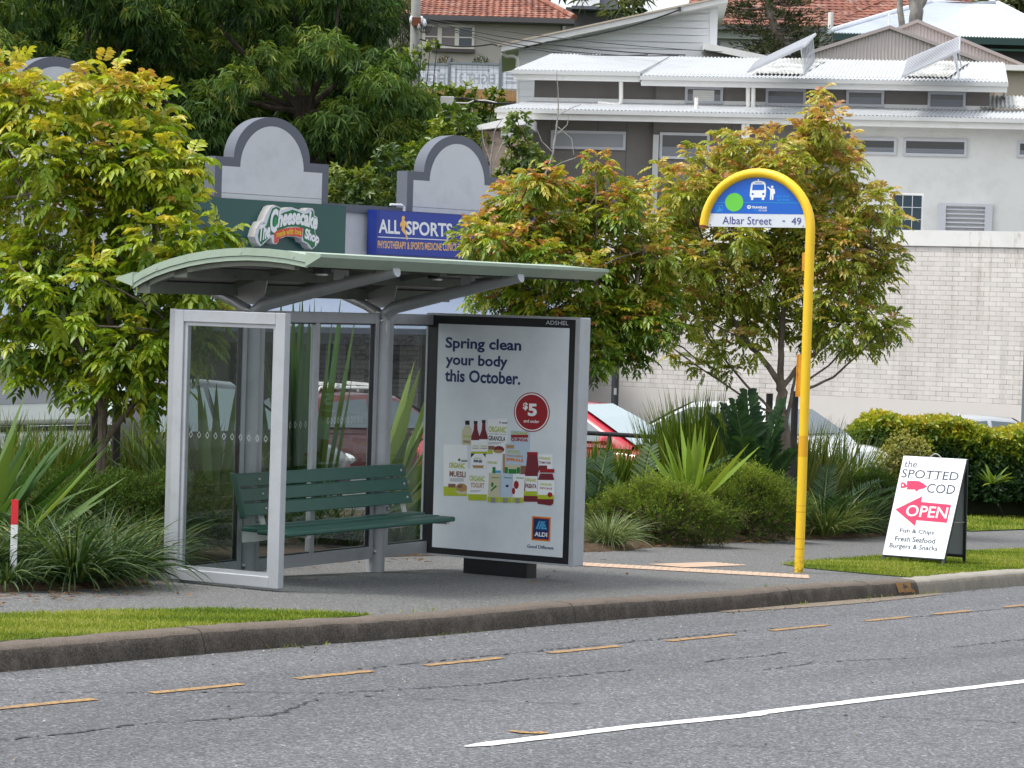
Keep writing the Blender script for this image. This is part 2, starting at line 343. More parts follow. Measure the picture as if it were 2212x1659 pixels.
# grass verges (soil sheet under each; the blades come with the plants)
VL = [(6.0, 9.75), (10.0, 9.85), (11.47, 9.81), (12.2, 9.70), (12.93, 9.5), (13.3, 9.2), (13.55, 8.82), (6.0, 8.82)]
VR = [(21.88, 10.16), (21.62, 9.82), (21.50, 9.25), (21.5, 8.84), (38, 8.84), (38, 10.42), (28.18, 10.34), (26.8, 10.38), (24.5, 10.36), (22.7, 10.27)]
VF = [(31.9, 12.35), (60, 12.35), (60, 14.5), (32.2, 14.4)]
sheet('verge_soil', VL, 'grass_soil', .006); sheet('verge_soil', VR, 'grass_soil', .006); sheet('verge_soil', VF, 'grass_soil', .012)
# kerb: battered face, rounded nose, uneven slabs
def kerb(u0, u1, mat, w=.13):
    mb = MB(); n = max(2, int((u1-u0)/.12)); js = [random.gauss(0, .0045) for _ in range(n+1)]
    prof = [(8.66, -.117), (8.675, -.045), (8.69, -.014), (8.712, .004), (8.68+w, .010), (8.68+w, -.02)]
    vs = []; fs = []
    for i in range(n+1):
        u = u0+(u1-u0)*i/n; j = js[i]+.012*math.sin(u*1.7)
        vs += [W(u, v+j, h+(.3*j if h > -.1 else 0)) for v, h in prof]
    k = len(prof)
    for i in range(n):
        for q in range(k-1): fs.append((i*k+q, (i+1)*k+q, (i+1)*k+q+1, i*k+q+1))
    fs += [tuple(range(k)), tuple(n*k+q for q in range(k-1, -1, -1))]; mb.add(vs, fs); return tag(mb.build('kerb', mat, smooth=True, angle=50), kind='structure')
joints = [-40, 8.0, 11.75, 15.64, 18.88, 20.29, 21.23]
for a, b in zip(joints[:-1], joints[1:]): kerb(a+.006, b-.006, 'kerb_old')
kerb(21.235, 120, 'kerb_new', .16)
rk = MB()
for u in np.arange(20.82, 21.22, .04): rk.add([W(u, 8.653, -.10+.02*random.random()), W(u+.04, 8.653, -.10+.02*random.random()), W(u+.04, 8.668, -.045), W(u, 8.668, -.045), W(u+.04, 8.683, -.012), W(u, 8.683, -.012)], [(0, 1, 2, 3), (3, 2, 4, 5)])
tag(rk.build('kerb_stain', 'rust_kerb', smooth=False), kind='structure')
ga = MB()          # silt in the gutter
for i in range(80):
    u = 17.6+i*.05; w = .08+.09*math.sin((i/80)*math.pi)+.03*random.random(); ga.add([W(u, 8.68, -.111), W(u+.05, 8.68, -.111), W(u+.05, 8.66-w, -.111), W(u, 8.66-w, -.111)], [(3, 2, 1, 0)])
pm('silt', (.20, .165, .13), .95, .35, 9, spec=.15); tag(ga.build('gutter_silt', 'silt', smooth=False), kind='structure')
KR = 1.365/1.40
def RW(u, v, h): return W(u*KR, v*KR, h+.15-.115)          # road surface point measured on the lower plane
# painted lines
dash = [(9.09, 9.86), (10.27, 10.97), (11.41, 12.09), (12.6, 13.39), (13.91, 14.75), (15.37, 16.27), (16.84, 17.75), (18.39, 19.17), (19.65, 20.37), (21.09, 22.09), (23, 23.9), (24.9, 25.8)]
for a, b in dash:
    mb = MB(); n = 8
    lo = [RW(a+(b-a)*i/n, 7.852+random.uniform(-.006, .006), -.146) for i in range(n+1)]; hi = [RW(a+(b-a)*i/n+.015, 7.918+random.uniform(-.006, .006), -.146) for i in range(n+1)]
    mb.add(lo+hi, [(i, i+1, n+2+i, n+1+i) for i in range(n)]); tag(mb.build('road_marking', 'yellow_line', smooth=False), kind='structure')
wl = [(9.80, 5.93), (10.44, 5.87), (11.01, 5.835), (12.00, 5.70), (12.10, 5.69)]; wl2 = [(12.06, 5.72), (13.32, 5.625), (15.02, 5.48), (19, 5.2), (30, 4.4)]
for L_ in (wl, wl2):
    mb = MB(); P = []
    for (a, b) in zip(L_[:-1], L_[1:]):
        n = max(1, int((b[0]-a[0])/.12))
        for i in range(n): P.append((a[0]+(b[0]-a[0])*i/n, a[1]+(b[1]-a[1])*i/n))
    P.append(L_[-1]); wd = [.02 if i == 0 and L_ is wl else (.055 if i == len(P)-1 and L_ is wl else .085) for i in range(len(P))]
    vs = [RW(u, v-.5*w+random.uniform(-.004, .004), -.146) for (u, v), w in zip(P, wd)]+[RW(u, v+.5*w+random.uniform(-.004, .004), -.146) for (u, v), w in zip(P, wd)]; n = len(P)
    mb.add(vs, [(i, i+1, n+i+1, n+i) for i in range(n-1)]); tag(mb.build('road_marking', 'white_line', smooth=False), kind='structure')
mb = MB(); mb.add([RW(10.40+a, 6.02+b, -.145) for a, b in ((0, 0), (.05, -.07), (.12, -.075), (.13, -.02), (.07, -.01), (.06, .06), (.02, .08))], [tuple(range(7))]); tag(mb.build('road_marking', 'yellow_line', smooth=False), kind='structure')
cr = [[(6.5, 7.3), (8.44, 7.2), (8.75, 7.17), (9.02, 7.17), (9.25, 7.2), (9.67, 7.12), (10.03, 7.04), (10.8, 7.32)], [(9.2, 8.5), (9.79, 8.36), (9.94, 8.17), (10.07, 8.06), (10.19, 7.96), (10.58, 7.74), (10.99, 7.44)],
      [(10.96, 7.43), (11.41, 7.32), (12.01, 7.19), (12.31, 7.22), (12.82, 7.16), (13.56, 7.12)], [(10.96, 7.43), (11.06, 7.25), (11.2, 7.02), (11.33, 6.87), (11.49, 6.69), (11.76, 6.37)],
      [(14.21, 6.68), (14.94, 6.7), (15.38, 6.6), (15.81, 6.48)], [(14.32, 7.11), (14.97, 7.1), (15.44, 7.1)], [(16.85, 6.64), (17.45, 6.63), (18.04, 6.59), (20, 6.5)], [(12.33, 5.5), (12.5, 5.28), (12.71, 5.0), (12.93, 4.71)],
      [(10.78, 5.34), (10.89, 5.05), (10.98, 4.76)], [(12.1, 7.98), (14, 7.99), (16.53, 7.98), (16.92, 7.96), (17.76, 7.88)], [(19.1, 7.84), (20.4, 7.82), (24, 7.8)]]
ck = MB()
for L_ in cr:
    P = []
    for (a, b) in zip(L_[:-1], L_[1:]):
        n = max(2, int(math.dist(a, b)/.035))
        for i in range(n): P.append((a[0]+(b[0]-a[0])*i/n+random.gauss(0, .009), a[1]+(b[1]-a[1])*i/n+random.gauss(0, .012)))
    for i in range(len(P)-1):
        if random.random() < .16: continue
        (u0, v0), (u1, v1) = P[i], P[i+1]; w = random.uniform(.003, .012); ck.add([RW(u0, v0-w, -.1465), RW(u1, v1-w, -.1465), RW(u1, v1+w, -.1465), RW(u0, v0+w, -.1465)], [(0, 1, 2, 3)])
tag(ck.build('road_crack', 'tar', smooth=False), kind='structure')  # dark flat strips laid along the crack lines
# tactile paving: studded strips
def tactile(p, q, w):
    p, q = np.array(p), np.array(q); d = (q-p)/np.linalg.norm(q-p); s = np.array([-d[1], d[0]]); L_ = np.linalg.norm(q-p); mb = MB()
    mb.add([W(*(p-s*w/2), .005), W(*(q-s*w/2), .005), W(*(q+s*w/2), .005), W(*(p+s*w/2), .005)], [(0, 1, 2, 3)] if d[0]*s[1]-d[1]*s[0] > 0 else [(3, 2, 1, 0)])
    for a in np.arange(.04, L_, .055):
        for b in np.arange(-w/2+.03, w/2, .055):
            c = p+d*a+s*b; k = 6
            lo = [W(c[0]+.019*math.cos(t*2*math.pi/k), c[1]+.019*math.sin(t*2*math.pi/k), .005) for t in range(k)]; hi = [W(c[0]+.014*math.cos(t*2*math.pi/k), c[1]+.014*math.sin(t*2*math.pi/k), .0085) for t in range(k)]
            mb.add(lo+hi, [tuple(range(k, 2*k))]+[(t, (t+1) % k, k+(t+1) % k, k+t) for t in range(k)])
    return tag(mb.build('tactile_paving', 'tactile', smooth=False), kind='structure')
tactile((19.42, 11.45), (20.46, 9.28), .46); tactile((20.36, 10.48), (21.35, 10.40), .36)
# hill rising behind the shops; reaches past the last house
hb = MB(); nx, ny = 60, 60; hv = []
for j in range(ny+1):
    for i in range(nx+1):
        x = -140+280*i/nx; y = 6+300*(j/ny)**1.6; z = gz(x, y)-.45
        t = min(1, max(0, (y-57)/16)); t = t*t*(3-2*t); z = max(z, -6)*(1-t)+t*(3.0+.16*(y-72) if y < 150 else 15.5)

        hv.append((x, y, z))
hb.add(hv, [(j*(nx+1)+i, j*(nx+1)+i+1, (j+1)*(nx+1)+i+1, (j+1)*(nx+1)+i) for j in range(ny) for i in range(nx)]); tag(hb.build('hillside', 'hill_ground'), kind='structure')
# ------------------------------------------------------------------ street furniture materials
pm('shelter_grey', (.39, .405, .425), .42, .07, 2.5, metal=.35, dirt=(.16, .15, .14), damt=.25, bump=.05)
pm('shelter_frame', (.44, .46, .49), .40, .06, 2.5, metal=.35, dirt=(.2, .19, .18), damt=.25, bump=.05)
pm('canopy_green', (.32, .40, .315), .45, .07, 2.2, dirt=(.15, .17, .12), damt=.3, bump=.05)
pm('canopy_under', (.13, .145, .115), .6, .2, 2, dirt=(.03, .03, .025), damt=.5)
pm('ceiling_panel', (.30, .28, .28), .7, .12, 2, dirt=(.08, .07, .07), damt=.4)
pm('black_plastic', (.012, .012, .015), .35, .2, 3)
pm('decal_white', (.75, .76, .78), .5, .04)
pm('steel', (.5, .5, .5), .35, .1, 6, metal=.8)
pm('galvanised', (.20, .235, .26), .5, .22, 7, metal=.5, dirt=(.20, .23, .25), damt=.6)
pm('bench_green', (.020, .088, .064), .48, .22, 5, dirt=(.035, .11, .085), damt=.5, bump=.25, bscale=24)
pm('bench_steel', (.55, .55, .54), .5, .1, 6, dirt=(.35, .33, .3))
glassmat('shelter_glass', (.83, .86, .855), 1.45)
def post_mat():
    m, nt, out = nodes('sign_yellow'); n = noise(nt, 5, 6, .7); c = mix(nt, n, (.78, .48, .012), (.86, .56, .02))
    sx = N(nt, "ShaderNodeSeparateXYZ"); nt.links.new(coords(nt), sx.inputs[0])
    lowf = ramp(nt, sx.outputs[2], [(0, (1, 1, 1)), (.16, (0, 0, 0))])
    f = mix(nt, 1., lowf, ramp(nt, noise(nt, 26, 6, .75), [(.48, (0, 0, 0)), (.60, (1, 1, 1))]), 'MULTIPLY')
    c = mix(nt, f, c, (.12, .085, .05)); c = mix(nt, ramp(nt, noise(nt, 9, 8, .8), [(.58, (0, 0, 0)), (.70, (.7,)*3)]), c, (.58, .27, .02)); c = mix(nt, ramp(nt, noise(nt, 31, 7, .8, coords(nt, (1, 1, .25))), [(.66, (0, 0, 0)), (.72, (.8,)*3)]), c, (.22, .12, .04))
    finish(nt, out, c, .42, 0, .5, noise(nt, 40, 3), .06, .003); M['sign_yellow'] = m
post_mat()
pm('sign_orange', (.62, .27, .012), .5, .2, 7, dirt=(.2, .09, .03), damt=.6)
pm('rust', (.16, .05, .022), .9, .4, 14)
pm('sign_blue', (.003, .105, .50), .4, .06, 3); pm('sign_white', (.60, .64, .70), .45, .04, 3, dirt=(.4, .4, .4), damt=.2)
pm('sign_green', (.12, .52, .05), .45, .05); pm('sign_teal', (.01, .40, .42), .45, .05); pm('sign_cyan', (.02, .36, .72), .45, .05); pm('navy_text', (.035, .04, .22), .5, .05)
# ------------------------------------------------------------------ bus shelter
SU, SV = 16.17, 11.05; sg = -1.25-SL*SU; zb = sg
sh = thing('bus_shelter', 'open bus shelter with curved pale green canopy on two grey posts with glass panels', 'bus shelter', W(SU, SV), ROTA)
OFF = (-SU, -SV, -zb)
for u in (15.38, 16.96):
    mb = MB(OFF); g = -1.25-SL*u
    mb.tube([(u, 11.05, g-.02), (u, 11.05, -.16), (u, 11.04, -.09)], [.066, .066, .058], 20)
    p = mb.build('post', 'shelter_grey', sh)
    a = MB(OFF); a.tube([(u, 11.05, -.20), (u, 11.02, -.11), (u, 10.95, -.055), (u, 10.8, -.02), (u, 10.4, .075), (u, 9.93, .185)], [.05, .05, .047, .045, .043, .042], 16)
    a.build('front_arm', 'shelter_grey', p)
    a = MB(OFF); a.cyl((u, 9.934, .184), (u, 9.922, .187), .0425, 16); a.build('end_cap', 'shelter_frame', p)
    a = MB(OFF); a.tube([(u, 11.04, -.16), (u, 11.10, -.09), (u, 11.2, -.045), (u, 11.43, .035)], [.04, .037, .034, .032], 14); a.build('rear_arm', 'shelter_grey', p)
    a = MB(OFF); a.prism([(10.99, -.06), (11.17, -.06), (11.22, .10), (10.93, .13), (10.95, .02)], lambda y, z: (u-.006, y, z), lambda y, z: (u+.006, y, z)); a.build('gusset', 'shelter_grey', p)
    for v in (10.02, 10.35): a = MB(OFF); a.box(u-.03, v-.04, .10+(10.35-v)*.3, u+.03, v+.04, .22); a.build('mounting_foot', 'shelter_grey', p)
st = MB(OFF); st.plate(disc(18, 0, 0, .034, .06), 0, .001)
st.v = [(16.955+.0635*math.sin(x/.0635), 11.05-.0635*math.cos(x/.0635), z-.20) for x, y, z in st.v]; st.build('sticker', 'decal_white', sh, smooth=False)
# canopy: curved shell, wedge fascias front and rear, bands on the ends, framed soffit
ARC = [(9.95, .252), (10.1, .274), (10.25, .285), (10.4, .288), (10.55, .281), (10.7, .266), (10.85, .242), (11.0, .207), (11.12, .170), (11.22, .128), (11.29, .090)]
UL, UR = 14.40, 18.08
cn = MB(OFF); k = len(ARC)
prof = [(v, z) for v, z in ARC]+[(v, z-.03) for v, z in ARC[::-1]]
cn.prism(prof, lambda v, z: (UL+.02, v, z), lambda v, z: (UR-.02, v, z)); canopy = cn.build('canopy', 'canopy_green', sh, angle=50)
for ua, ub in ((UL, UL+.02), (UR-.02, UR)):
    b = MB(OFF); pr = [(v, z+.006) for v, z in ARC]+[(v, z-.042) for v, z in ARC[::-1]]; b.prism(pr, lambda v, z: (ua, v, z), lambda v, z: (ub, v, z))
    pr = [(v, z-.046) for v, z in ARC]+[(v, z-.072) for v, z in ARC[::-1]]; b.prism(pr, lambda v, z: (ua+.006, v, z), lambda v, z: (ub, v, z)); b.build('end_band', 'canopy_green', canopy, angle=50)
b = MB(OFF); b.prism([(9.955, .272), (9.955, .185), (9.845, .245), (9.845, .266)], lambda v, z: (UL-.004, v, z), lambda v, z: (UR+.004, v, z)); b.build('front_fascia', 'canopy_green', canopy, smooth=False)
b = MB(OFF); b.prism([(11.285, .125), (11.285, .035), (11.42, .075), (11.41, .09)], lambda v, z: (UL-.004, v, z), lambda v, z: (UR+.004, v, z)); b.build('rear_fascia', 'canopy_green', canopy, smooth=False)
def arcz(v): 
    for (a, za), (b_, zb_) in zip(ARC[:-1], ARC[1:]):
        if a <= v <= b_: return za+(zb_-za)*(v-a)/(b_-a)
    return ARC[-1][1]
cl = MB(OFF); vv = np.linspace(10.06, 11.2, 12)
for i in range(11): cl.add([(UL+.03, vv[i], arcz(vv[i])-.062), (UR-.03, vv[i], arcz(vv[i])-.062), (UR-.03, vv[i+1], arcz(vv[i+1])-.062), (UL+.03, vv[i+1], arcz(vv[i+1])-.062)], [(0, 1, 2, 3)])
cl.build('soffit_panel', 'ceiling_panel', canopy)
fr = MB(OFF)
for u in (14.46, 15.38, 16.17, 16.96, 18.0):
    w = .03 if u in (14.46, 18.0) else .045
    for i in range(11): fr.hexa([(u-w, vv[i], arcz(vv[i])-.105), (u+w, vv[i], arcz(vv[i])-.105), (u+w, vv[i+1], arcz(vv[i+1])-.105), (u-w, vv[i+1], arcz(vv[i+1])-.105)], [(u-w, vv[i], arcz(vv[i])-.06), (u+w, vv[i], arcz(vv[i])-.06), (u+w, vv[i+1], arcz(vv[i+1])-.06), (u-w, vv[i+1], arcz(vv[i+1])-.06)])
for v, d in ((10.93, .06), (11.22, .07)): fr.box(UL+.03, v-.05, arcz(v)-.065-d, UR-.03, v+.05, arcz(v)-.058)
fr.build('roof_beam', 'canopy_under', canopy, smooth=False)
for u in (14.95, 16.32):
    d = MB(OFF); d.box(u-.045, 10.17, .15, u+.045, 10.25, .215); o = d.build('downlight', 'black_plastic', canopy, smooth=False)
    d = MB(OFF); d.cyl((u, 10.21, .149), (u, 10.21, .138), .042, 14); d.build('lamp_ring', 'steel', o)
sc_ = MB(OFF)
for v in (10.05, 10.45, 11.1): sc_.cyl((UL-.003, v, arcz(v)-.022), (UL+.01, v, arcz(v)-.022), .009, 8)
sc_.build('screw', 'steel', canopy)
# glazed panels
def frame(mb, x0, x1, z0, z1, wl, wr, wt, wb, y0, y1):
    mb.box(x0, y0, z0, x0+wl, y1, z1); mb.box(x1-wr, y0, z0, x1, y1, z1); mb.box(x0+wl, y0, z1-wt, x1-wr, y1, z1); mb.box(x0+wl, y0, z0, x1-wr, y1, z0+wb)
def diamonds(mb, pts, w, h, t, fn):
    for (a, z) in pts:
        for s, e in (((0, 1), (1, 0)), ((1, 0), (0, -1)), ((0, -1), (-1, 0)), ((-1, 0), (0, 1))):
            p = np.array([a+s[0]*w, z+s[1]*h]); q = np.array([a+e[0]*w, z+e[1]*h]); k = np.array([a, z])
            i1 = k+(p-k)*(1-t); i2 = k+(q-k)*(1-t); mb.add([fn(*p), fn(*q), fn(*i2), fn(*i1)], [(0, 1, 2, 3)])
ZB_, ZT_ = -1.84, -.10
for nm, x0, x1, mull in (('rear_panel', 14.52, 15.30, None), ('rear_panel', 15.46, 16.885, 16.10), ('rear_panel', 17.035, 17.66, None)):
    f = MB(OFF); frame(f, x0, x1, ZB_, ZT_, .04, .045, .075, .085, 11.025, 11.075)
    if mull: f.box(mull, 11.028, ZB_+.085, mull+.05, 11.072, ZT_-.075)
    fo = f.build(nm, 'shelter_grey', sh, smooth=False, bevel=.003)
    bd = MB(OFF); frame(bd, x0+.04, x1-.045, ZB_+.085, ZT_-.075, .010, .010, .010, .010, 11.036, 11.064); bd.build('glazing_bead', 'black_plastic', fo, smooth=False)
    parts = [(x0+.05, (mull or x1-.045)-.005)]+([(mull+.05, x1-.055)] if mull else [])
    for a, b in parts:
        g = MB(OFF); g.box(a, 11.046, ZB_+.095, b, 11.054, ZT_-.085); g.build('glass_pane', 'shelter_glass', fo, smooth=False)
    if mull:
        d = MB(OFF); diamonds(d, [(15.72+.062*i, -.87) for i in range(6)]+[(16.30+.042*i, -.85) for i in range(11)], .014, .024, .14, lambda a, z: (a, 11.0445, z)); d.build('glass_marking', 'decal_white', fo, smooth=False)
cb = MB(OFF)
for u in (15.325, 15.44, 16.905, 17.02):
    for z in (-1.79, -.15): cb.ball((u, 11.03, z), .022, 8, 6)
cb.build('clamp', 'steel', sh)
# end panel across the footpath (left end)
f = MB(OFF); PU = 14.5
def endbox(mb, v0, z0, v1, z1, u0, u1): mb.box(u0, v0, z0, u1, v1, z1)
for (v0, z0, v1, z1) in ((10.95, -1.82, 11.02, -.105), (10.165, -1.82, 10.24, -.105), (10.24, -.18, 10.95, -.105), (10.24, -1.82, 10.95, -1.75)): endbox(f, v0, z0, v1, z1, PU, PU+.06)
fo = f.build('end_panel', 'shelter_frame', sh, smooth=False, bevel=.004)
f = MB(OFF)
for (v0, z0, v1, z1) in ((10.925, -1.75, 10.95, -.18), (10.24, -1.75, 10.262, -.18), (10.262, -.203, 10.925, -.18), (10.262, -1.75, 10.925, -1.728)): endbox(f, v0, z0, v1, z1, PU+.014, PU+.05)
f.build('glazing_bead', 'shelter_frame', fo, smooth=False)
g = MB(OFF); g.box(PU+.024, 10.263, -1.727, PU+.032, 10.924, -.204); g.build('glass_pane', 'shelter_glass', fo, smooth=False)
d = MB(OFF); diamonds(d, [(10.885-.0645*i, -.893) for i in range(10)], .014, .021, .11, lambda a, z: (PU+.0225, a, z)); d.build('glass_marking', 'decal_white', fo, smooth=False)
ft = MB(OFF)
for v in (10.98,): ft.box(PU+.01, v-.02, -1.25-SL*PU-.02, PU+.05, v+.02, -1.82)
ft.box(PU+.02, 10.45, -1.25-SL*PU-.02, PU+.04, 10.49, -1.82); ft.build('foot', 'shelter_grey', fo, smooth=False)
# ------------------------------------------------------------------ bench bolted under the canopy
bu, bv = 16.0, 10.7; bz = -1.25-SL*bu
be = thing('bench', 'dark green slatted bench with backrest fixed between the grey posts of the bus shelter', 'bench', W(bu, bv), ROTA); OB = (-bu, -bv, -bz)
for i in range(3):
    z1 = -1.165-.094*i; z0 = z1-.084; y1 = 10.925-.030*i; y0 = y1-.027
    mb = MB(OB); mb.hexa([(15.04, y0-.032, z0), (17.05, y0-.032, z0), (17.05, y0-.002, z0), (15.04, y0-.002, z0)], [(15.04, y0-.005, z1), (17.05, y0-.005, z1), (17.05, y0+.025, z1), (15.04, y0+.025, z1)])
    s_ = mb.build('back_slat', 'bench_green', be, bevel=.006)
    q = MB(OB)
    for u in (15.27, 16.99): q.ball((u, y0-.022, (z0+z1)/2), (.011, .008, .011), 8, 6)
    q.build('bolt', 'steel', s_)
ec = MB(OB); ec.hexa([(15.02, 10.80, -1.445), (15.042, 10.80, -1.445), (15.042, 10.845, -1.455), (15.02, 10.845, -1.455)], [(15.02, 10.885, -1.16), (15.042, 10.885, -1.16), (15.042, 10.94, -1.155), (15.02, 10.94, -1.155)]); ec.build('end_rail', 'bench_green', be, bevel=.008)
for i in range(3):
    y0 = 10.44+.125*i; z = -1.512+.004*i+(.008 if i == 2 else 0)
    mb = MB(OB); mb.box(14.98, y0, z-.034, 17.04, y0+.118, z); mb.build('seat_slat', 'bench_green', be, bevel=.011)
for u in (15.27, 16.99):
    mb = MB(OB); mb.hexa([(u-.022, 10.80, -1.60), (u+.022, 10.80, -1.60), (u+.022, 10.815, -1.60), (u-.022, 10.815, -1.60)], [(u-.022, 10.925, -1.19), (u+.022, 10.925, -1.19), (u+.022, 10.94, -1.19), (u-.022, 10.94, -1.19)])
    mb.box(u-.022, 10.47, -1.565, u+.022, 10.99, -1.548); mb.prism([(10.62, -1.565), (10.99, -1.565), (10.99, -1.63), (10.9, -1.62)], lambda y, z: (u-.02, y, z), lambda y, z: (u+.02, y, z))
    mb.build('bracket', 'bench_steel', be, smooth=False)
lb = MB(OB)
for u in (15.38, 16.96):
    for z in (-1.49, -1.585): lb.ball((u+.05, 10.995, z), .018, 8, 6)
lb.build('bolt', 'steel', be)
# ------------------------------------------------------------------ advertising cabinet
AU, AV = 17.6, 11.083; ag = -1.25-SL*AU
ad = thing('advertising_panel', 'silver advertising cabinet on a black plinth showing a grocery poster', 'advertising panel', W(AU, AV), ROTB); OA = (0, 0, -ag)
mb = MB(OA); mb.box(0, .012, -1.857, 1.287, .15, -.088); mb.build('cabinet', 'shelter_frame', ad, smooth=False, bevel=.008)
mb = MB(OA); frame(mb, .002, 1.285, -1.855, -.090, .016, .036, .014, .014, -.004, .012); mb.build('trim', 'shelter_frame', ad, smooth=False)
mb = MB(OA); mb.box(.018, 0, -1.841, 1.249, .013, -.104); bz_ = mb.build('bezel', 'black_plastic', ad, smooth=False)
mb = MB(OA); mb.box(.375, .004, ag-.02, .905, .146, -1.857); mb.build('plinth', 'black_plastic', ad, smooth=False)
def poster_mat():
    m, nt, out = nodes('poster_paper'); n = noise(nt, 2.4, 6, .65)
    finish(nt, out, ramp(nt, n, [(.3, (.58, .63, .675)), (.55, (.67, .715, .75)), (.75, (.74, .77, .80))]), .35, 0, .5, coat=.5); M['poster_paper'] = m
poster_mat()
mb = MB(OA); mb.box(.105, -.0022, -1.795, 1.199, .001, -.165); po = mb.build('poster', 'poster_paper', ad, smooth=False); tag(po, 'pale poster reading Spring clean your body this October')
def pxz(sx, sy):                      # position on the poster from print coordinates
    dx, dy = sx-1639, sy-1213; det = 488*833+24*25; a = (dx*833+24*dy)/det; b = (488*dy-25*dx)/det
    return .105+1.094*a, -.165-1.63*b
def ink(n, c, r=.45): 
    if n not in M: pm(n, c, r, .05, 3)
    return n
ink('ink_navy', (.006, .022, .115)); ink('ink_red', (.30, .004, .012)); ink('ink_white', (.80, .81, .83)); ink('ink_lime', (.40, .47, .02)); ink('ink_brown', (.22, .10, .06)); ink('ink_black', (.012, .012, .02))
ink('ink_maroon', (.16, .012, .022)); ink('ink_orange', (.62, .20, .015)); ink('ink_cyan', (.06, .36, .62)); ink('ink_green', (.015, .20, .035)); ink('ink_cream', (.55, .52, .36)); ink('ink_grey', (.25, .25, .27)); ink('ink_tan', (.42, .24, .10)); ink('ink_sky', (.46, .56, .68))
ADY = -.0034
def adtxt(mb, s, a, b, y=ADY, **k):
    (x0, z1), (x1, z0) = a, b; txt(mb, s, x0, x1, z0, z1, y, **k)
def z1500(zx, zy): return pxz(1500+zx/2.212, 700+zy/2.212)
def z1540(zx, zy): return pxz(1540+zx/2.212, 1400+zy/2.212)
def z3(zx, zy): return pxz(1640+zx/4.424, 1540+zy/4.424)
t = MB(OA)
for s, a, b in (('Spring clean', (368, 1245), (996, 1362)), ('your body', (370, 1383), (884, 1500)), ('this October.', (364, 1508), (990, 1612))):
    x0, zt = z1500(*a); x1, _ = z1500(*b); _, zb2 = z1500(a[0], b[1]); txt(t, s, x0, x1, zb2, zt, ADY, bold=.028)
t.build('headline', 'ink_navy', po, smooth=False)
c0 = z1540(995, 315); rx = .148; 
mb = MB(OA); mb.plate(disc(40, *c0, .148, .142), ADY, -.002); o = mb.build('price_roundel', 'ink_red', po, smooth=False)
mb = MB(OA); k = 40; A_ = disc(k, *c0, .140, .134); B_ = disc(k, *c0, .132, .126); mb.add([(x, ADY-.0006, z) for x, z in A_+B_], [(i, (i+1) % k, k+(i+1) % k, k+i) for i in range(k)])
adtxt(mb, '$', z1540(925, 236), z1540(962, 302), ADY-.0006, bold=.04); adtxt(mb, '5', z1540(966, 244), z1540(1036, 350), ADY-.0006, bold=.04); adtxt(mb, 'and under', z1540(930, 372), z1540(1056, 404), ADY-.0006, bold=.02); mb.build('price', 'ink_white', o, smooth=False)
# supermarket emblem bottom right
mb = MB(OA); a, b = z1540(1000, 1155), z1540(1146, 1358); mb.box(a[0], ADY, b[1], b[0], -.002, a[1]); o = mb.build('emblem', 'ink_orange', po, smooth=False)
mb = MB(OA); mb.box(a[0]+.010, ADY-.0005, b[1]+.010, b[0]-.010, -.002, a[1]-.010); mb.build('emblem_field', ink('ink_rim', (.30, .02, .02)), o, smooth=False)
mb = MB(OA); mb.box(a[0]+.016, ADY-.001, b[1]+.016, b[0]-.016, -.002, a[1]-.016); mb.build('emblem_field', 'ink_navy', o, smooth=False)
ex, ez, ew, eh = a[0], b[1], b[0]-a[0], a[1]-b[1]
mb = MB(OA); q = lambda x, z: (ex+ew*x, ADY-.0018, ez+eh*z)
for i in range(3):
    x = .22+.13*i; mb.quad(q(x, .48), q(x+.085, .48), q(x+.245, .82-.0*i), q(x+.16, .82))
for i in range(3): mb.quad(q(.50+.0*i, .49+.115*i), q(.82-.055*i, .49+.115*i), q(.80-.055*i, .57+.115*i), q(.53+.02*i, .57+.115*i))
mb.build('emblem_mark', 'ink_cyan', o, smooth=False)
mb = MB(OA); txt(mb, 'ALDI', ex+ew*.16, ex+ew*.84, ez+eh*.18, ez+eh*.36, ADY-.0018, bold=.03); mb.build('lettering', 'ink_white', o, smooth=False)
mb = MB(OA); adtxt(mb, 'Good Different', z1540(960, 1385), z1540(1174, 1424), bold=.02); mb.build('slogan', 'ink_navy', po, smooth=False)
mb = MB(OA); adtxt(mb, 'ADSHEL', z1500(1196, 1124), z1500(1376, 1166), -.001); mb.build('lettering', 'sign_white', bz_, smooth=False)
# printed groceries (flat print on the poster); y layer grows towards the viewer
PR = {}
def pr(mat, lay, pts):
    mb = PR.setdefault((mat, lay), MB(OA)); y = -.0028-.0005*lay; mb.add([(*z3(x, y_),) for x, y_ in pts] and [(z3(x, y_)[0], y, z3(x, y_)[1]) for x, y_ in pts], [tuple(range(len(pts)))])
def prr(mat, lay, x0, y0, x1, y1): pr(mat, lay, [(x0, y1), (x1, y1), (x1, y0), (x0, y0)])
def prt(mat, lay, s, x0, y0, x1, y1, bold=.03):
    mb = PR.setdefault((mat, lay), MB(OA)); (a, b), (c, d) = z3(x0, y0), z3(x1, y1); txt(mb, s, a, c, d, b, -.0028-.0005*lay, bold=bold)
prr('ink_white', 1, 85, 540, 485, 1390); prr('ink_lime', 2, 88, 1235, 485, 1388)
prt('ink_lime', 3, 'ORGANIC', 180, 835, 445, 940); prt('ink_brown', 3, 'MUESLI', 188, 975, 455, 1085)
for i in range(4): prr('ink_grey', 3, 190, 1098+i*15, 425, 1104+i*15)
pr('ink_tan', 3, disc(14, 390, 1250, 95, -70)); pr('ink_brown', 4, disc(10, 360, 1230, 45, -30)); pr('ink_cream', 3, [(270, 1300), (485, 1300), (485, 1355), (340, 1355)]); prr('ink_brown', 4, 165, 1190, 290, 1250)
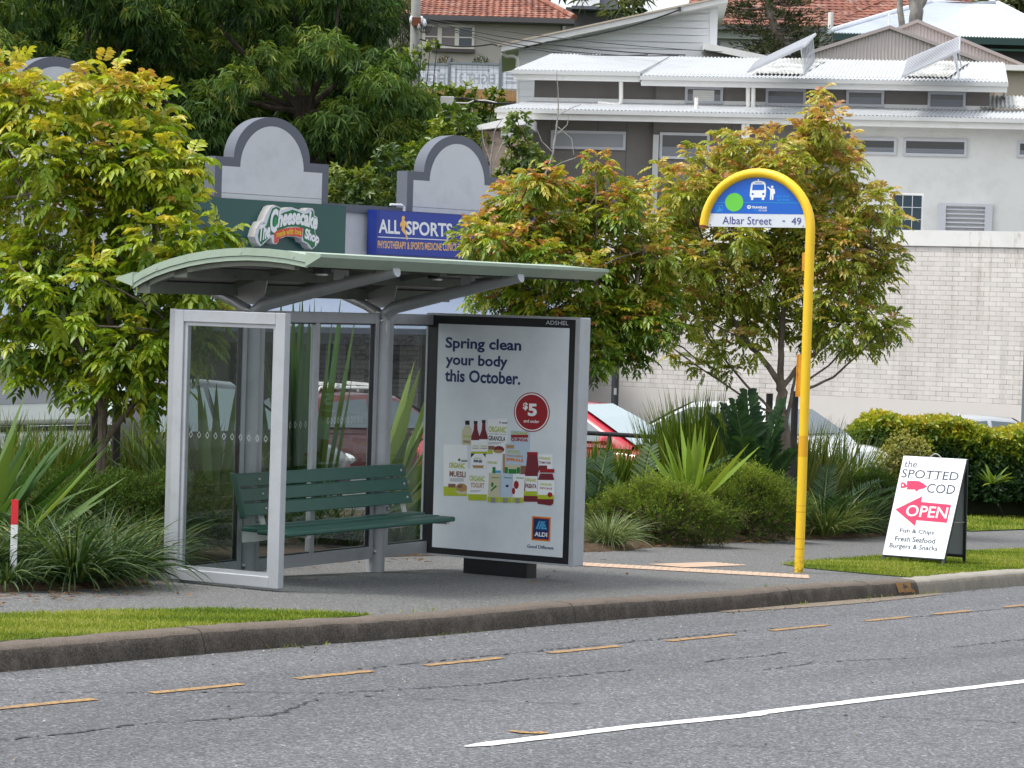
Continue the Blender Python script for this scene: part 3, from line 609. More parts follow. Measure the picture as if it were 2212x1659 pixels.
pr('ink_cream', 1, [(395, 550), (560, 550), (560, 300), (520, 230), (450, 230), (395, 320)]); prr('ink_black', 2, 448, 150, 522, 220); prt('ink_lime', 2, 'ORGANIC', 410, 385, 545, 430); prt('ink_brown', 2, 'VINEGAR', 415, 470, 535, 520)
for x in (550, 685):
    d = -15 if x == 685 else 0
    pr('ink_maroon', 2, [(x, 690), (x+140, 690), (x+140, 410), (x+105, 300), (x+100, 170+d), (x+50, 170+d), (x+40, 300), (x, 410)]); prr('ink_black', 3, x+42, 155+d, x+105, 200+d)
    prr('ink_white', 3, x, 470+d, x+140, 670); prr('ink_lime', 4, x+6, 655, x+138, 690); prt('ink_lime', 4, 'ORGANIC', x+25, 550, x+128, 580); prt('ink_maroon', 4, 'GARLIC' if d == 0 else 'LINSEED', x+15, 590, x+130, 615)
prr('ink_white', 1, 830, 120, 1140, 690); prt('ink_lime', 2, 'ORGANIC', 842, 238, 1130, 350); prt('ink_black', 2, 'GRANOLA', 838, 392, 1118, 488)
prr('ink_grey', 2, 840, 362, 940, 370); prr('ink_grey', 2, 1030, 370, 1130, 378); prt('ink_grey', 2, 'BERRY', 946, 358, 1024, 380)
for i in range(3): prr('ink_grey', 2, 835, 500+i*14, 1090-i*40, 506+i*14)
pr('ink_maroon', 2, disc(14, 1010, 620, 90, -60)); pr('ink_tan', 3, disc(12, 1000, 650, 80, -28)); prr('ink_brown', 3, 835, 560, 940, 625); prr('ink_lime', 2, 832, 630, 910, 690)
prr('ink_sky', 1, 1200, 310, 1520, 640); prt('ink_lime', 2, 'ORGANIC', 1220, 320, 1490, 385); prr('ink_red', 2, 1210, 378, 1490, 424); prt('ink_red', 2, 'QUINOA', 1208, 424, 1488, 500, .05)
prr('ink_sky', 2, 1112, 520, 1480, 950); prt('ink_lime', 3, 'ORGANIC', 1140, 620, 1358, 685); prt('ink_tan', 3, 'WHOLEMEAL', 1132, 695, 1415, 748); prt('ink_orange', 3, 'SPIRALS', 1130, 752, 1415, 820, .05); prr('ink_tan', 3, 1135, 545, 1260, 600)
prr('ink_tan', 1, 1075, 690, 1120, 1000); prr('ink_cream', 3, 1120, 865, 1370, 935); prr('ink_green', 3, 1170, 935, 1300, 1010); prr('ink_brown', 3, 1365, 880, 1470, 1020)
pr('ink_black', 2, [(545, 930), (800, 930), (800, 690), (545, 690)]); pr('ink_white', 3, [(545, 930), (800, 930), (800, 760), (740, 690), (610, 690), (545, 760)]); prt('ink_lime', 4, 'ORGANIC', 595, 752, 728, 782); prt('ink_navy', 4, 'BRIE', 592, 788, 735, 838, .05); pr('ink_tan', 4, [(590, 925), (750, 925), (765, 880), (565, 880)])
pr('ink_white', 3, [(815, 1000), (1045, 1000), (1068, 700), (790, 700)]); prt('ink_lime', 4, 'ORGANIC', 820, 808, 985, 858); prr('ink_cyan', 4, 960, 960, 1045, 1000)
prr('ink_white', 1, 1660, 690, 1885, 950); prt('ink_lime', 2, 'ORGANIC', 1672, 728, 1860, 782); prt('ink_maroon', 2, 'TOMATOES', 1668, 800, 1858, 850); prr('ink_maroon', 2, 1665, 870, 1800, 950)
pr('ink_maroon', 4, [(1418, 1460), (1648, 1460), (1650, 1000), (1670, 960), (1640, 690), (1480, 690), (1450, 960), (1430, 1040)]); prr('ink_red', 5, 1474, 655, 1648, 700); prr('ink_white', 5, 1445, 1045, 1645, 1365); prt('ink_lime', 6, 'ORGANIC', 1455, 1075, 1630, 1140); prt('ink_maroon', 6, 'PASSATA', 1450, 1165, 1630, 1245, .04); prr('ink_lime', 6, 1425, 1290, 1640, 1365)
pr('ink_maroon', 6, [(1645, 1490), (1860, 1515), (1905, 1480), (1920, 1110), (1890, 1000), (1690, 1000), (1650, 1110)]); prr('ink_red', 7, 1685, 925, 1920, 985); prr('ink_white', 7, 1650, 1105, 1922, 1400); prt('ink_lime', 8, 'ORGANIC', 1690, 1150, 1885, 1200); prt('ink_red', 8, 'PASTA SAUCE', 1688, 1218, 1885, 1260); prr('ink_lime', 8, 1648, 1345, 1915, 1412); pr('ink_red', 9, disc(12, 1850, 1340, 42, -40))
prr('ink_white', 4, 482, 935, 850, 1400); pr('ink_lime', 5, [(490, 1355), (820, 1355), (800, 1455), (510, 1455)]); prt('ink_lime', 5, 'ORGANIC', 525, 1045, 778, 1150); prt('ink_tan', 5, 'YOGURT', 540, 1160, 770, 1255); prr('ink_grey', 5, 535, 1290, 715, 1297); prr('ink_grey', 5, 535, 1308, 690, 1314)
for x, m_, cap in ((838, 'ink_cream', 0), (1040, 'ink_sky', 0), (1240, 'ink_white', 0)):
    pr(m_, 6, [(x-5, 1475), (x+175, 1475), (x+205, 1020), (x+10, 1010)]); prr('ink_green', 7, x+68, 905, x+120, 1005); prr('ink_lime', 7, x-8, 1395, x+175, 1478); prr('ink_grey', 8, x+45, 1408, x+115, 1485); prt('ink_green', 7, 'ORGANIC', x+55, 1062, x+185, 1092)
pr('ink_green', 7, disc(8, 905, 1190, 22, -40)); pr('ink_green', 7, [(880, 1310), (985, 1220), (960, 1200), (880, 1280)]); pr('ink_navy', 7, disc(8, 1150, 1210, 28, -22)); pr('ink_red', 7, disc(10, 1300, 1190, 42, -68)); pr('ink_red', 7, disc(10, 1255, 1290, 28, -55))
prr('ink_grey', 2, 1060, 175, 1150, 200); prr('ink_grey', 3, 385, 795, 485, 830); pr('ink_green', 3, disc(9, 350, 795, 24, -24)); pr('ink_grey', 2, disc(9, 1030, 178, 14, -18))
gro = None
for (m_, lay), mb in sorted(PR.items(), key=lambda q: q[0][1]): mb.build('printed_groceries', m_, po, smooth=False)
# ------------------------------------------------------------------ bus stop sign
BU, BVv = 20.96, 9.58; sgz = -1.25-SL*BU
bs = thing('bus_stop_sign', 'tall yellow hooped bus stop pole carrying a blue half round sign', 'bus stop sign', W(BU, BVv), ROTB); OS = (0, 0, -sgz)
PB = .678
def sz(zx, zy): return (zx-1948)/1774, PB+(1145-zy-.0135*(1948-zx))/2058
pole = MB(OS); pts = [(0, 0, sgz-.03), (0, 0, -.5), (0, 0, PB-.04)]
for i in range(25):
    a = math.pi*i/24; pts.append((-.4786+.4786*math.cos(a), 0, PB-.015+.455*math.sin(a)))
pole.tube(pts, .0385, 20); po_ = pole.build('pole', 'sign_yellow', bs)
mb = MB(OS); mb.cyl((-.957, 0, PB-.013), (-.957, 0, PB+.012), .0395, 20); mb.build('rusted_end', 'rust', po_)
zf = lambda y: -1.25-SL*BU+(1237-y)/268.
mb = MB(OS); mb.cyl((0, 0, zf(985)), (0, 0, zf(940)), .0392, 20); mb.build('sleeve', pm('sleeve_amber', (.70, .36, .008), .45, .08), po_)
mb = MB(OS)
for y in (1105, 1163, 1235-50): mb.cyl((0, 0, zf(y)-.003), (0, 0, zf(y)+.003), .0391, 20)
mb.cyl((0, 0, zf(1092)), (0, 0, zf(1092)+.004), .0391, 20); mb.build('band', 'sign_orange', po_)
mb = MB(OS); mb.box(-.075, -.006, zf(857), -.030, .006, zf(765)); mb.box(-.078, -.012, zf(857), -.070, .012, zf(765)); mb.build('bracket', 'sign_orange', po_, smooth=False)
mb = MB(OS); mb.box(-.062, -.005, zf(585), -.034, .005, zf(545)); mb.build('bracket', 'sign_orange', po_, smooth=False)
# sign plate
pl = MB(OS); arc = [(-.4786+.443*math.cos(math.pi*i/40), PB-.015+.420*math.sin(math.pi*i/40)) for i in range(41)]; arc = [(x, max(z, PB)) for x, z in arc]
zw = PB+.108
pl.plate([(arc[0][0], PB)]+[q for q in arc if q[1] >= PB]+[(arc[-1][0], PB)], -.004, .004); plate = pl.build('sign_plate', 'sign_white', bs, smooth=False)
mb = MB(OS); up = [q for q in arc if q[1] > zw]; xr = max(x for x, z in up)+.004; xl = min(x for x, z in up)-.004
up = [(xr, zw)]+up+[(xl, zw)]; mb.add([(x, -.0052, z) for x, z in up[::-1]], [tuple(range(len(up)))]); mb.build('blue_field', 'sign_blue', plate, smooth=False)
def stxt(mb, s, x0, y0, x1, y1, y=-.0066, **k):
    (a, b), (c, d) = sz(x0, y0), sz(x1, y1); d2 = sz(x0, y1)[1]; txt(mb, s, a, c, d2, b, y, **k)
mb = MB(OS); stxt(mb, 'Albar Street', 553, 952, 1338, 1082); stxt(mb, '49', 1652, 972, 1804, 1092); (a, b), (c, d) = sz(1508, 1030), sz(1550, 1040); mb.box(a, -.0066, d, c, -.006, b+.004); mb.build('street_name', 'navy_text', plate, smooth=False)
mb = MB(OS); x, z = sz(733, 716); mb.add([(px, -.0070, pz) for px, pz in disc(36, x, z, .082, .0755)][::-1], [tuple(range(36))]); mb.build('green_disc', 'sign_green', plate, smooth=False)
mb = MB(OS); (a, b), (c, d) = sz(440, 712), sz(1770, 742); mb.box(a, -.0062, b-.003, c, -.0055, b); mb.build('teal_line', 'sign_teal', plate, smooth=False)
mb = MB(OS)
def sp(pts, y=-.0066): mb.add([(sz(*q)[0], y, sz(*q)[1]) for q in pts], [tuple(range(len(pts)))])
sp([(1000, 680), (1035, 680), (1035, 640), (1170, 640), (1172, 680), (1210, 680), (1210, 640), (1228, 630), (1236, 520), (1222, 400), (1200, 378), (1150, 362), (1110, 360), (1060, 362), (1015, 378), (995, 400), (980, 520), (978, 615), (1000, 640)][::-1])
sp(disc(10, 1107, 345, 12, 12)); sp(disc(12, 1330, 462, 20, 22)); sp([(1298, 680), (1318, 680), (1326, 575), (1330, 680), (1352, 680), (1360, 560), (1368, 580), (1380, 578), (1372, 510), (1352, 490), (1305, 490), (1262, 452), (1252, 466), (1300, 520), (1302, 570)])
stxt(mb, 'TRANSLink', 1012, 782, 1260, 822, bold=.03, shear=.25); stxt(mb, '13 12 30', 1130, 838, 1256, 868, bold=.02); sp(disc(14, 972, 797, 32, 32)); mb.build('pictogram', 'decal_white', plate, smooth=False)
mb = MB(OS); sp([(1012, 515), (1206, 515), (1200, 420), (1020, 420)], -.0074); sp([(1055, 402), (1168, 402), (1166, 390), (1057, 390)], -.0074); sp(disc(12, 1022, 580, 18, 18), -.0074); sp(disc(12, 1192, 580, 18, 18), -.0074); sp([(958, 812), (972, 770), (992, 808), (972, 800)], -.0074); mb.build('pictogram_gap', 'sign_blue', plate, smooth=False)
mb = MB(OS); stxt(mb, 'bus stop', 1418, 602, 1602, 642); stxt(mb, 'hail driver', 1418, 655, 1614, 695); stxt(mb, 'info', 1050, 838, 1112, 866)
for q in (([(442, 878), (548, 878), (548, 872), (442, 872)]), ([(442, 770), (548, 770), (548, 764), (442, 764)]), ([(442, 878), (447, 878), (447, 764), (442, 764)]), ([(543, 878), (548, 878), (548, 764), (543, 764)]), ([(460, 858), (530, 858), (530, 845), (460, 845)]), ([(488, 845), (500, 845), (500, 785), (488, 785)]), ([(515, 845), (527, 845), (527, 815), (515, 815)])): sp(q)
mb.build('small_print', 'sign_cyan', plate, smooth=False)
mb = MB(OS)
for q in ((357, 1085), (1832, 1108)): x, z = sz(*q); mb.ball((x, -.006, z), (.008, .004, .008), 8, 5)
mb.build('bolt', 'steel', plate)
# ------------------------------------------------------------------ sandwich board
FL = W(23.71, 10.03, .005); FR_ = at(2037, 1221, 25.25); FR_[2] = gz(FR_[0], FR_[1])+.005
d = FR_-FL; d /= np.linalg.norm(d); nrm = np.array([-d[1], d[0], 0]); nrm /= np.linalg.norm(nrm)
TL = at(1952.5, 985, 25.80); TR = TL+(FR_-FL)*1.03; BL = FL+nrm*.60; BR = FR_+nrm*.60; BL[2] = gz(BL[0], BL[1])+.005; BR[2] = gz(BR[0], BR[1])+.005
org = (FL+FR_+BL+BR)/4; sb = thing('sandwich_board', 'white A-frame board with a red OPEN arrow standing on the grass verge', 'sandwich board', org); OF = -org
pm('board_white', (.80, .82, .86), .4, .03, 3); pm('board_frame', (.018, .02, .024), .45, .2, 5); pm('board_back', (.30, .32, .345), .55, .06, 4); ink('board_red', (.66, .018, .09)); ink('board_navy', (.018, .026, .055))  # the rear panel's shade is put into its grey colour
TL2 = TL+nrm*.03; TR2 = TR+nrm*.03
for nm, (a, b, c, e), matp in (('front_panel', (FL, FR_, TR, TL), 'board_white'), ('rear_panel', (BL, BR, TR2, TL2), 'board_back')):
    nn = np.cross(b-a, e-a); nn /= np.linalg.norm(nn); 
    if nn[1] > 0 and nm == 'front_panel': nn = -nn
    if nm == 'rear_panel' and nn[1] < 0: nn = -nn
    P = lambda s, t_, h=0., a=a, b=b, c=c, e=e, nn=nn: (a+(b-a)*s)*(1-t_)+(e+(c-e)*s)*t_+nn*h
    if nm == 'front_panel': PF = P
    mb = MB(OF); t0 = .055 if nm == 'front_panel' else .075
    mb.hexa([P(0, t0, 0), P(1, t0, 0), P(1, t0, .008), P(0, t0, .008)], [P(0, 1, 0), P(1, 1, 0), P(1, 1, .008), P(0, 1, .008)]); pan = mb.build(nm, matp, sb, smooth=False)
    if nm == 'front_panel': fp = pan
    for s in (.012, .988):
        mb = MB(OF); mb.bar(P(s, 0, -.012), P(s, 1, -.012), .026, .022, up=tuple(nn)); mb.build('leg', 'board_frame', sb, smooth=False)
    mb = MB(OF); mb.bar(P(0, t0, -.012), P(1, t0, -.012), .022, .022, up=tuple(nn)); mb.bar(P(0, .99, -.012), P(1, .99, -.012), .022, .022, up=tuple(nn)); mb.build('rail', 'board_frame', sb, smooth=False)
mb = MB(OF); mid = (TL+TR)/2+nrm*.015; mb.tube([mid+d*(-.055+.11*i/8)+np.array([0, 0, .035*math.sin(math.pi*i/8)]) for i in range(9)], .005, 8); mb.build('handle', 'steel', sb)
mb = MB(OF)
for s in (.02, .98): mb.bar(FL*(.6)+TL*.4+(FR_-FL)*s*.6+(TR-TL)*s*.4, BL*.6+TL2*.4+(BR-BL)*s*.6+(TR2-TL2)*s*.4, .014, .006)
mb.build('spreader', 'steel', sb, smooth=False)
def bf(zx, zy):               # board face coordinates
    dx, dy = zx-1213, zy-672; det = 539*838-(-175)*43; a = (dx*838+175*dy)/det; b = (539*dy-43*dx)/det; return a, 1-b*(1-.055)
def btxt(mb, s, p, q, h=.0095, **k):
    (a, b), (c, e) = bf(*p), bf(*q); b2 = bf(p[0], q[1])[1]; txt(mb, s, a, c, e, b, 0, fn=lambda x, z: PF(x, z, h), **k)
def bpoly(mb, pts, h): mb.add([PF(*bf(*q), h) for q in pts], [tuple(range(len(pts)))])
mb = MB(OF)
# serif capitals: plain letters with added serifs
def serif(mb, s, p, q, ser):
    (a, b), (c, e) = bf(*p), bf(*q); v, f = text2d(s, 0., 0., 1.); lo, hi = v.min(0), v.max(0)
    mp = lambda x, z: PF(a+(c-a)*x, e+(b-e)*z, .0095); mb.add([mp(*((w_-lo)/(hi-lo))) for w_ in v], f)
    for x, z, w_ in ser: mb.add([mp(x-w_, z-.025), mp(x+w_, z-.025), mp(x+w_, z+.045), mp(x-w_, z+.045)], [(0, 1, 2, 3)])
btxt(mb, 'the', (1230, 712), (1326, 776))
serif(mb, 'SPOTTED', (1208, 786), (1680, 896), [(.185, .01, .028), (.455, .01, .028), (.60, .01, .028)])
serif(mb, 'COD', (1428, 914), (1652, 1010), [])
btxt(mb, 'Fish & Chips', (1192, 1290), (1480, 1358), bold=.012); btxt(mb, 'Fresh Seafood', (1152, 1352), (1492, 1424), bold=.012); btxt(mb, 'Burgers & Snacks', (1104, 1412), (1512, 1496), bold=.012); mb.build('lettering', 'board_navy', fp, smooth=False)
mb = MB(OF); bpoly(mb, [(1188, 915), (1200, 898), (1222, 902), (1245, 928), (1243, 890), (1300, 888), (1350, 893), (1385, 912), (1422, 942), (1385, 958), (1345, 966), (1325, 984), (1315, 964), (1240, 962), (1250, 940), (1222, 948), (1192, 950)][::-1], .0095)
bpoly(mb, [(1146, 1130), (1378, 1022), (1370, 1070), (1628, 1098), (1594, 1250), (1330, 1224), (1320, 1274)][::-1], .0095); mb.build('arrow_and_fish', 'board_red', fp, smooth=False)
mb = MB(OF); btxt(mb, 'OPEN', (1252, 1092), (1588, 1216), .0108, bold=.012); bpoly(mb, disc(10, 1208, 925, 8, 9), .0108); mb.build('lettering', 'decal_white', fp, smooth=False)
# red and white marker post at the bed edge, sprinkler stake
q = W(16.2, 13.55, 0.); P_ = at(30, 1180, 18.6); gx = at(30, 1180, 16.75); gx[2] = gz(gx[0], gx[1])-.02; mh = at(30, 1080, 16.75)[2]-gx[2]; mk = thing('marker_post', 'flat white marker post with a red top at the garden edge', 'marker post', gx)
mb = MB(); mb.box(-.02, -.006, -.05, .02, .006, mh); mb.build('post', 'decal_white', mk, smooth=False); mb = MB(); mb.box(-.0205, -.0068, mh-.145, .0205, .0068, mh+.002); mb.build('red_top', ink('marker_red', (.62, .02, .03)), mk, smooth=False)
sk = thing('sprinkler_stake', 'thin grey metal sprinkler stake between two shrub mounds by the path', 'stake', W(26.2, 12.6, .02)); mb = MB(); mb.cyl((0, 0, 0), (0, 0, .20), .009, 8); mb.cyl((-.03, 0, 0), (-.03, 0, .13), .006, 8); mb.build('tube', 'galvanised', sk)
# ------------------------------------------------------------------ buildings
class Plane:
    """vertical picture-facing frame: local x to the right, local y away, z up; __call__ turns picture places into local x, z"""
    def __init__(s, O, D): s.O = np.array(O, float); D = np.array(D, float); s.D = D/np.linalg.norm(D); s.Nn = np.array([-s.D[1], s.D[0]]); s.rot = math.atan2(s.D[1], s.D[0])
    def __call__(s, x, y, yl=0.):
        d = ray(x, y); k = (s.O@s.Nn+yl)/(d[:2]@s.Nn); P = d*k; return float((P[:2]-s.O)@s.D), float(P[2])
    def thing(s, name, label, cat, zb=0., group=None, t=0., yl=0.):
        q = s.O+s.D*t+s.Nn*yl; return thing(name, label, cat, (q[0], q[1], zb), s.rot, group), (-t, -yl, -zb)
def rect(pl, x0, y0, x1, y1, yl=0.):
    a, b = pl(x0, y0, yl), pl(x1, y1, yl); c, d = pl(x0, y1, yl), pl(x1, y0, yl); return (a[0]+c[0])/2, (c[1]+b[1])/2, (b[0]+d[0])/2, (a[1]+d[1])/2
def corr(mb, A, B, C, pitch, amp):
    """corrugated sheet: A to B across the ribs, A to C down the slope"""
    A, B, C = (np.array(q, float) for q in (A, B, C)); L_ = np.linalg.norm(B-A); n = max(4, int(L_/pitch*6)); nn = np.cross(B-A, C-A); nn /= np.linalg.norm(nn)
    if nn[2] < 0: nn = -nn
    D_ = C-A; vs = []; 
    for i in range(n+1):
        p = A+(B-A)*i/n+nn*amp*math.sin(2*math.pi*i/6); vs += [p, p+D_]
    mb.add(vs, [(2*i, 2*i+1, 2*i+3, 2*i+2) for i in range(n)])
def corr_trap(mb, A, B, C, D_, pitch, amp):           # same with free corners: A-B upper edge, C-D lower edge
    A, B, C, D_ = (np.array(q, float) for q in (A, B, C, D_)); n = max(4, int(max(np.linalg.norm(B-A), np.linalg.norm(D_-C))/pitch*6)); nn = np.cross(D_-C, A-C); nn /= np.linalg.norm(nn)
    if nn[2] < 0: nn = -nn
    vs = []
    for i in range(n+1):
        o = nn*amp*math.sin(2*math.pi*i/6); vs += [A+(B-A)*i/n+o, C+(D_-C)*i/n+o]
    mb.add(vs, [(2*i, 2*i+1, 2*i+3, 2*i+2) for i in range(n)])
def tiles(mb, A, B, C, D_, rows, pitch=.21):
    """tiled slope, A-B upper edge, C-D lower edge: lapped courses with rolled tiles"""
    A, B, C, D_ = (np.array(q, float) for q in (A, B, C, D_)); nn = np.cross(D_-C, A-C); nn /= np.linalg.norm(nn)
    if nn[2] < 0: nn = -nn
    for r in range(rows):
        f0, f1 = r/rows, (r+1.25)/rows; l0, l1 = C+(A-C)*f0, D_+(B-D_)*f0; u0, u1 = C+(A-C)*min(1, f1), D_+(B-D_)*min(1, f1); n = max(4, int(np.linalg.norm(l1-l0)/pitch*4)); vs = []
        for i in range(n+1):
            w = (.5+.5*math.cos(2*math.pi*i/4)); p = l0+(l1-l0)*i/n; q = u0+(u1-u0)*i/n; o = random.Random(r*7919+i//4).uniform(-.006, .006)
            vs += [p+nn*(-.01+o), p+nn*(.035+.030*w+o), q+nn*(.0+.026*w)]
        mb.add(vs, [(3*i, 3*i+3, 3*i+4, 3*i+1) for i in range(n)]+[(3*i+1, 3*i+4, 3*i+5, 3*i+2) for i in range(n)])
def bricks(name, face, mortar, bw=.24, rh=.0858, ms=.006, var=.06, rough=.8, dirt=None):
    m, nt, out = nodes(name); sx = N(nt, "ShaderNodeSeparateXYZ"); nt.links.new(coords(nt), sx.inputs[0]); cb_ = N(nt, "ShaderNodeCombineXYZ"); nt.links.new(sx.outputs[0], cb_.inputs[0]); nt.links.new(sx.outputs[2], cb_.inputs[1])
    b = N(nt, "ShaderNodeTexBrick"); nt.links.new(cb_.outputs[0], b.inputs["Vector"]); b.inputs["Scale"].default_value = 1.; b.inputs["Brick Width"].default_value = bw; b.inputs["Row Height"].default_value = rh
    b.inputs["Mortar Size"].default_value = ms; b.inputs["Mortar Smooth"].default_value = .15; b.inputs["Bias"].default_value = 0.
    b.inputs["Color1"].default_value = (*[q*(1-var) for q in face], 1); b.inputs["Color2"].default_value = (*[min(1, q*(1+var)) for q in face], 1); b.inputs["Mortar"].default_value = (*mortar, 1)
    c = mix(nt, ramp(nt, noise(nt, .8, 7, .7), [(.45, (0, 0, 0)), (.75, (.35,)*3)]), b.outputs["Color"], dirt or tuple(q*.7 for q in face))
    mort = mix(nt, noise(nt, 3.1, 5, .7), (0, 0, 0), (1, 1, 1)); c = mix(nt, mix(nt, 1., ramp(nt, b.outputs["Fac"], [(.4, (0, 0, 0)), (.6, (1, 1, 1))]), ramp(nt, mort, [(.35, (.75,)*3), (.6, (0, 0, 0))]), 'MULTIPLY'), c, face)
    c = mix(nt, 1., c, ramp(nt, noise(nt, 1., 7, .75, coords(nt, (2.6, 2.6, .22))), [(.34, (.80, .79, .77)), (.52, (1, 1, 1))]), 'MULTIPLY'); c = mix(nt, 1., c, ramp(nt, noise(nt, .45, 3, .5), [(.35, (.93, .92, .91)), (.6, (1.02, 1.02, 1.02))]), 'MULTIPLY')
    inv = N(nt, "ShaderNodeMath", operation='SUBTRACT'); inv.inputs[0].default_value = 1; nt.links.new(b.outputs["Fac"], inv.inputs[1]); finish(nt, out, c, rough, 0, .3, inv.outputs[0], .4, .01); M[name] = m
bricks('white_brick', (.64, .605, .575), (.27, .245, .23), ms=.0052); bricks('pier_brick', (.40, .37, .34), (.15, .14, .13), ms=.010); bricks('tan_brick', (.48, .36, .29), (.40, .36, .32), ms=.009, var=.14)
pm('render_light', (.56, .575, .60), .75, .05, 1.2, spec=.25, dirt=(.35, .37, .37), damt=.35, bump=.1); pm('trim_slate', (.115, .125, .155), .6, .06, 2, spec=.35); pm('render_white', (.68, .675, .655), .8, .05, .6, spec=.25, dirt=(.45, .43, .4), damt=.4)
pm('cladding_grey', (.185, .172, .16), .75, .05, 1, spec=.25, dirt=(.13, .12, .11), damt=.3); pm('roof_white', (.55, .565, .585), .42, .07, .6, dirt=(.45, .44, .40), damt=.35); pm('fascia_white', (.76, .75, .73), .5, .04, 1.5, dirt=(.5, .48, .43), damt=.3); pm('gutter_grey', (.47, .475, .47), .5, .06, 2)
def roof_mould():
    m, nt, out = nodes('roof_mould'); f = ramp(nt, noise(nt, 2.1, 7, .75), [(.42, (0, 0, 0)), (.66, (.85,)*3)]); finish(nt, out, mix(nt, f, (.66, .67, .66), (.17, .16, .12)), .6, 0, .3); M['roof_mould'] = m
roof_mould()
pm('awning_blue', (.165, .205, .285), .45, .06, 1.0, dirt=(.2, .22, .25), damt=.3); pm('window_frame', (.50, .51, .545), .45, .05, 3); pm('window_dark', (.022, .024, .03), .12, .25, 1.3, spec=.8); pm('window_blind', (.17, .18, .205), .3, .06, 2, spec=.6); pm('window_frost', (.30, .31, .33), .4, .05, 2); pm('shop_dark', (.02, .022, .03), .2, .4, .8, spec=.7)
pm('weatherboard', (.83, .835, .85), .55, .03, 1); pm('house_beige', (.40, .37, .335), .85, .05, 1.4, spec=.2, dirt=(.3, .28, .25), damt=.3); pm('beige_metal', (.53, .475, .455), .55, .05, .8); pm('beige_trim', (.38, .33, .315), .55, .05, 2); pm('dark_green_trim', (.012, .045, .04), .5, .1, 2); pm('dark_wall', (.06, .06, .062), .8, .3, 1.2); pm('iron_roof', (.60, .64, .70), .45, .08, .5, dirt=(.45, .46, .48), damt=.4); pm('cream_frame', (.66, .63, .55), .6, .04, 3); pm('pvc_white', (.74, .725, .68), .4, .04, 2)
def tilemat():
    m, nt, out = nodes('terracotta'); v = N(nt, "ShaderNodeTexVoronoi"); v.inputs["Scale"].default_value = 3.4; nt.links.new(coords(nt), v.inputs["Vector"]); se = N(nt, "ShaderNodeSeparateColor"); nt.links.new(v.outputs["Color"], se.inputs[0])
    c = ramp(nt, se.outputs[0], [(0, (.15, .062, .048)), (.4, (.24, .098, .070)), (.75, (.31, .13, .085)), (1, (.28, .17, .14))]); c = mix(nt, ramp(nt, noise(nt, .9, 7, .7), [(.45, (0, 0, 0)), (.7, (.7,)*3)]), c, (.17, .085, .07)); finish(nt, out, c, .8, 0, .25, noise(nt, 20, 3), .2, .02); M['terracotta'] = m
tilemat()
def stainmat():
    m, nt, out = nodes('rust_stain'); d = nt.nodes.new("ShaderNodeBsdfDiffuse"); d.inputs[0].default_value = (.34, .15, .05, 1); t = nt.nodes.new("ShaderNodeBsdfTransparent"); mx = nt.nodes.new("ShaderNodeMixShader")
    nt.links.new(ramp(nt, noise(nt, 6, 6, .7, coords(nt, (9, 9, .9))), [(.48, (0, 0, 0)), (.78, (.55,)*3)]), mx.inputs[0]); nt.links.new(t.outputs[0], mx.inputs[1]); nt.links.new(d.outputs[0], mx.inputs[2]); nt.links.new(mx.outputs[0], out.inputs[0]); M['rust_stain'] = m
stainmat()
# ---- shops with arched parapets
PSH = Plane((-4.36, 50), (math.sin(R(43)), math.cos(R(43)))); zb = -3.25
shop, OFS = PSH.thing('shop_row', 'row of shops with pale walls, slate trimmed arched parapets and a blue iron awning', 'shops', zb)
mb = MB(OFS); mb.box(-9.5, 0, -.25, 6.92, .3, 1.56); mb.build('wall', 'render_light', shop, smooth=False)
def parapet(t0, t1, a0, a1, z0, zs, zt, y0=-.10, y1=.17, w=.16):
    mid, hw = (a0+a1)/2, (a1-a0)/2; A_ = [(mid+hw*math.cos(math.pi*i/32), zs+(zt-zs)*math.sin(math.pi*i/32)) for i in range(33)]
    outer = [(t0, z0), (t1, z0), (t1, zs)]+A_+[(t0, zs)]
    hi = hw-w*.95; I_ = [(mid+hi*math.cos(math.pi*i/32), zs-w+(zt-zs)*math.sin(math.pi*i/32)*1.0) for i in range(33)]
    inner = [(t0+w, z0), (t1-w, z0), (t1-w, zs-w)]+I_+[(t0+w, zs-w)]
    mb = MB(OFS); mb.plate(outer, y0, y1); o = mb.build('parapet', 'trim_slate', shop, angle=30); mb = MB(OFS); mb.plate(inner, y0-.006, y0+.01); mb.build('parapet_face', 'render_light', o, smooth=False)
    mb = MB(OFS); mb.box(t0+w, y0-.008, z0+.085, t1-w, y0, z0+.093); mb.build('panel_joint', 'trim_slate', o, smooth=False)
parapet(-1.35, 1.32, -.93, .86, 1.66, 2.37, 3.12); parapet(3.30, 6.0, 3.73, 5.5, 1.63, 2.37, 3.10); parapet(-6.3, -3.2, -5.7, -3.8, 1.70, 3.0, 3.78)
mb = MB(OFS); mb.box(1.32, -.06, 1.55, 3.30, .2, 1.69); mb.box(6.0, -.06, 1.55, 6.9, .2, 1.69); mb.box(-3.2, -.06, 1.57, -1.35, .2, 1.71); mb.box(-9.5, -.06, 1.57, -6.3, .2, 1.71); mb.build('coping', 'trim_slate', shop, smooth=False)
mb = MB(OFS); mb.tube([(2.86, -.12, 1.73), (3.16, -.12, 1.735), (3.22, -.12, 1.70), (3.23, -.12, 1.50)], .022, 8); mb.build('conduit', 'fascia_white', shop)
mb = MB(OFS); corr(mb, (-9.5, .05, .36), (6.9, .05, .36), (-9.5, -2.2, -.50), .076, .009); aw = mb.build('awning', 'awning_blue', shop)
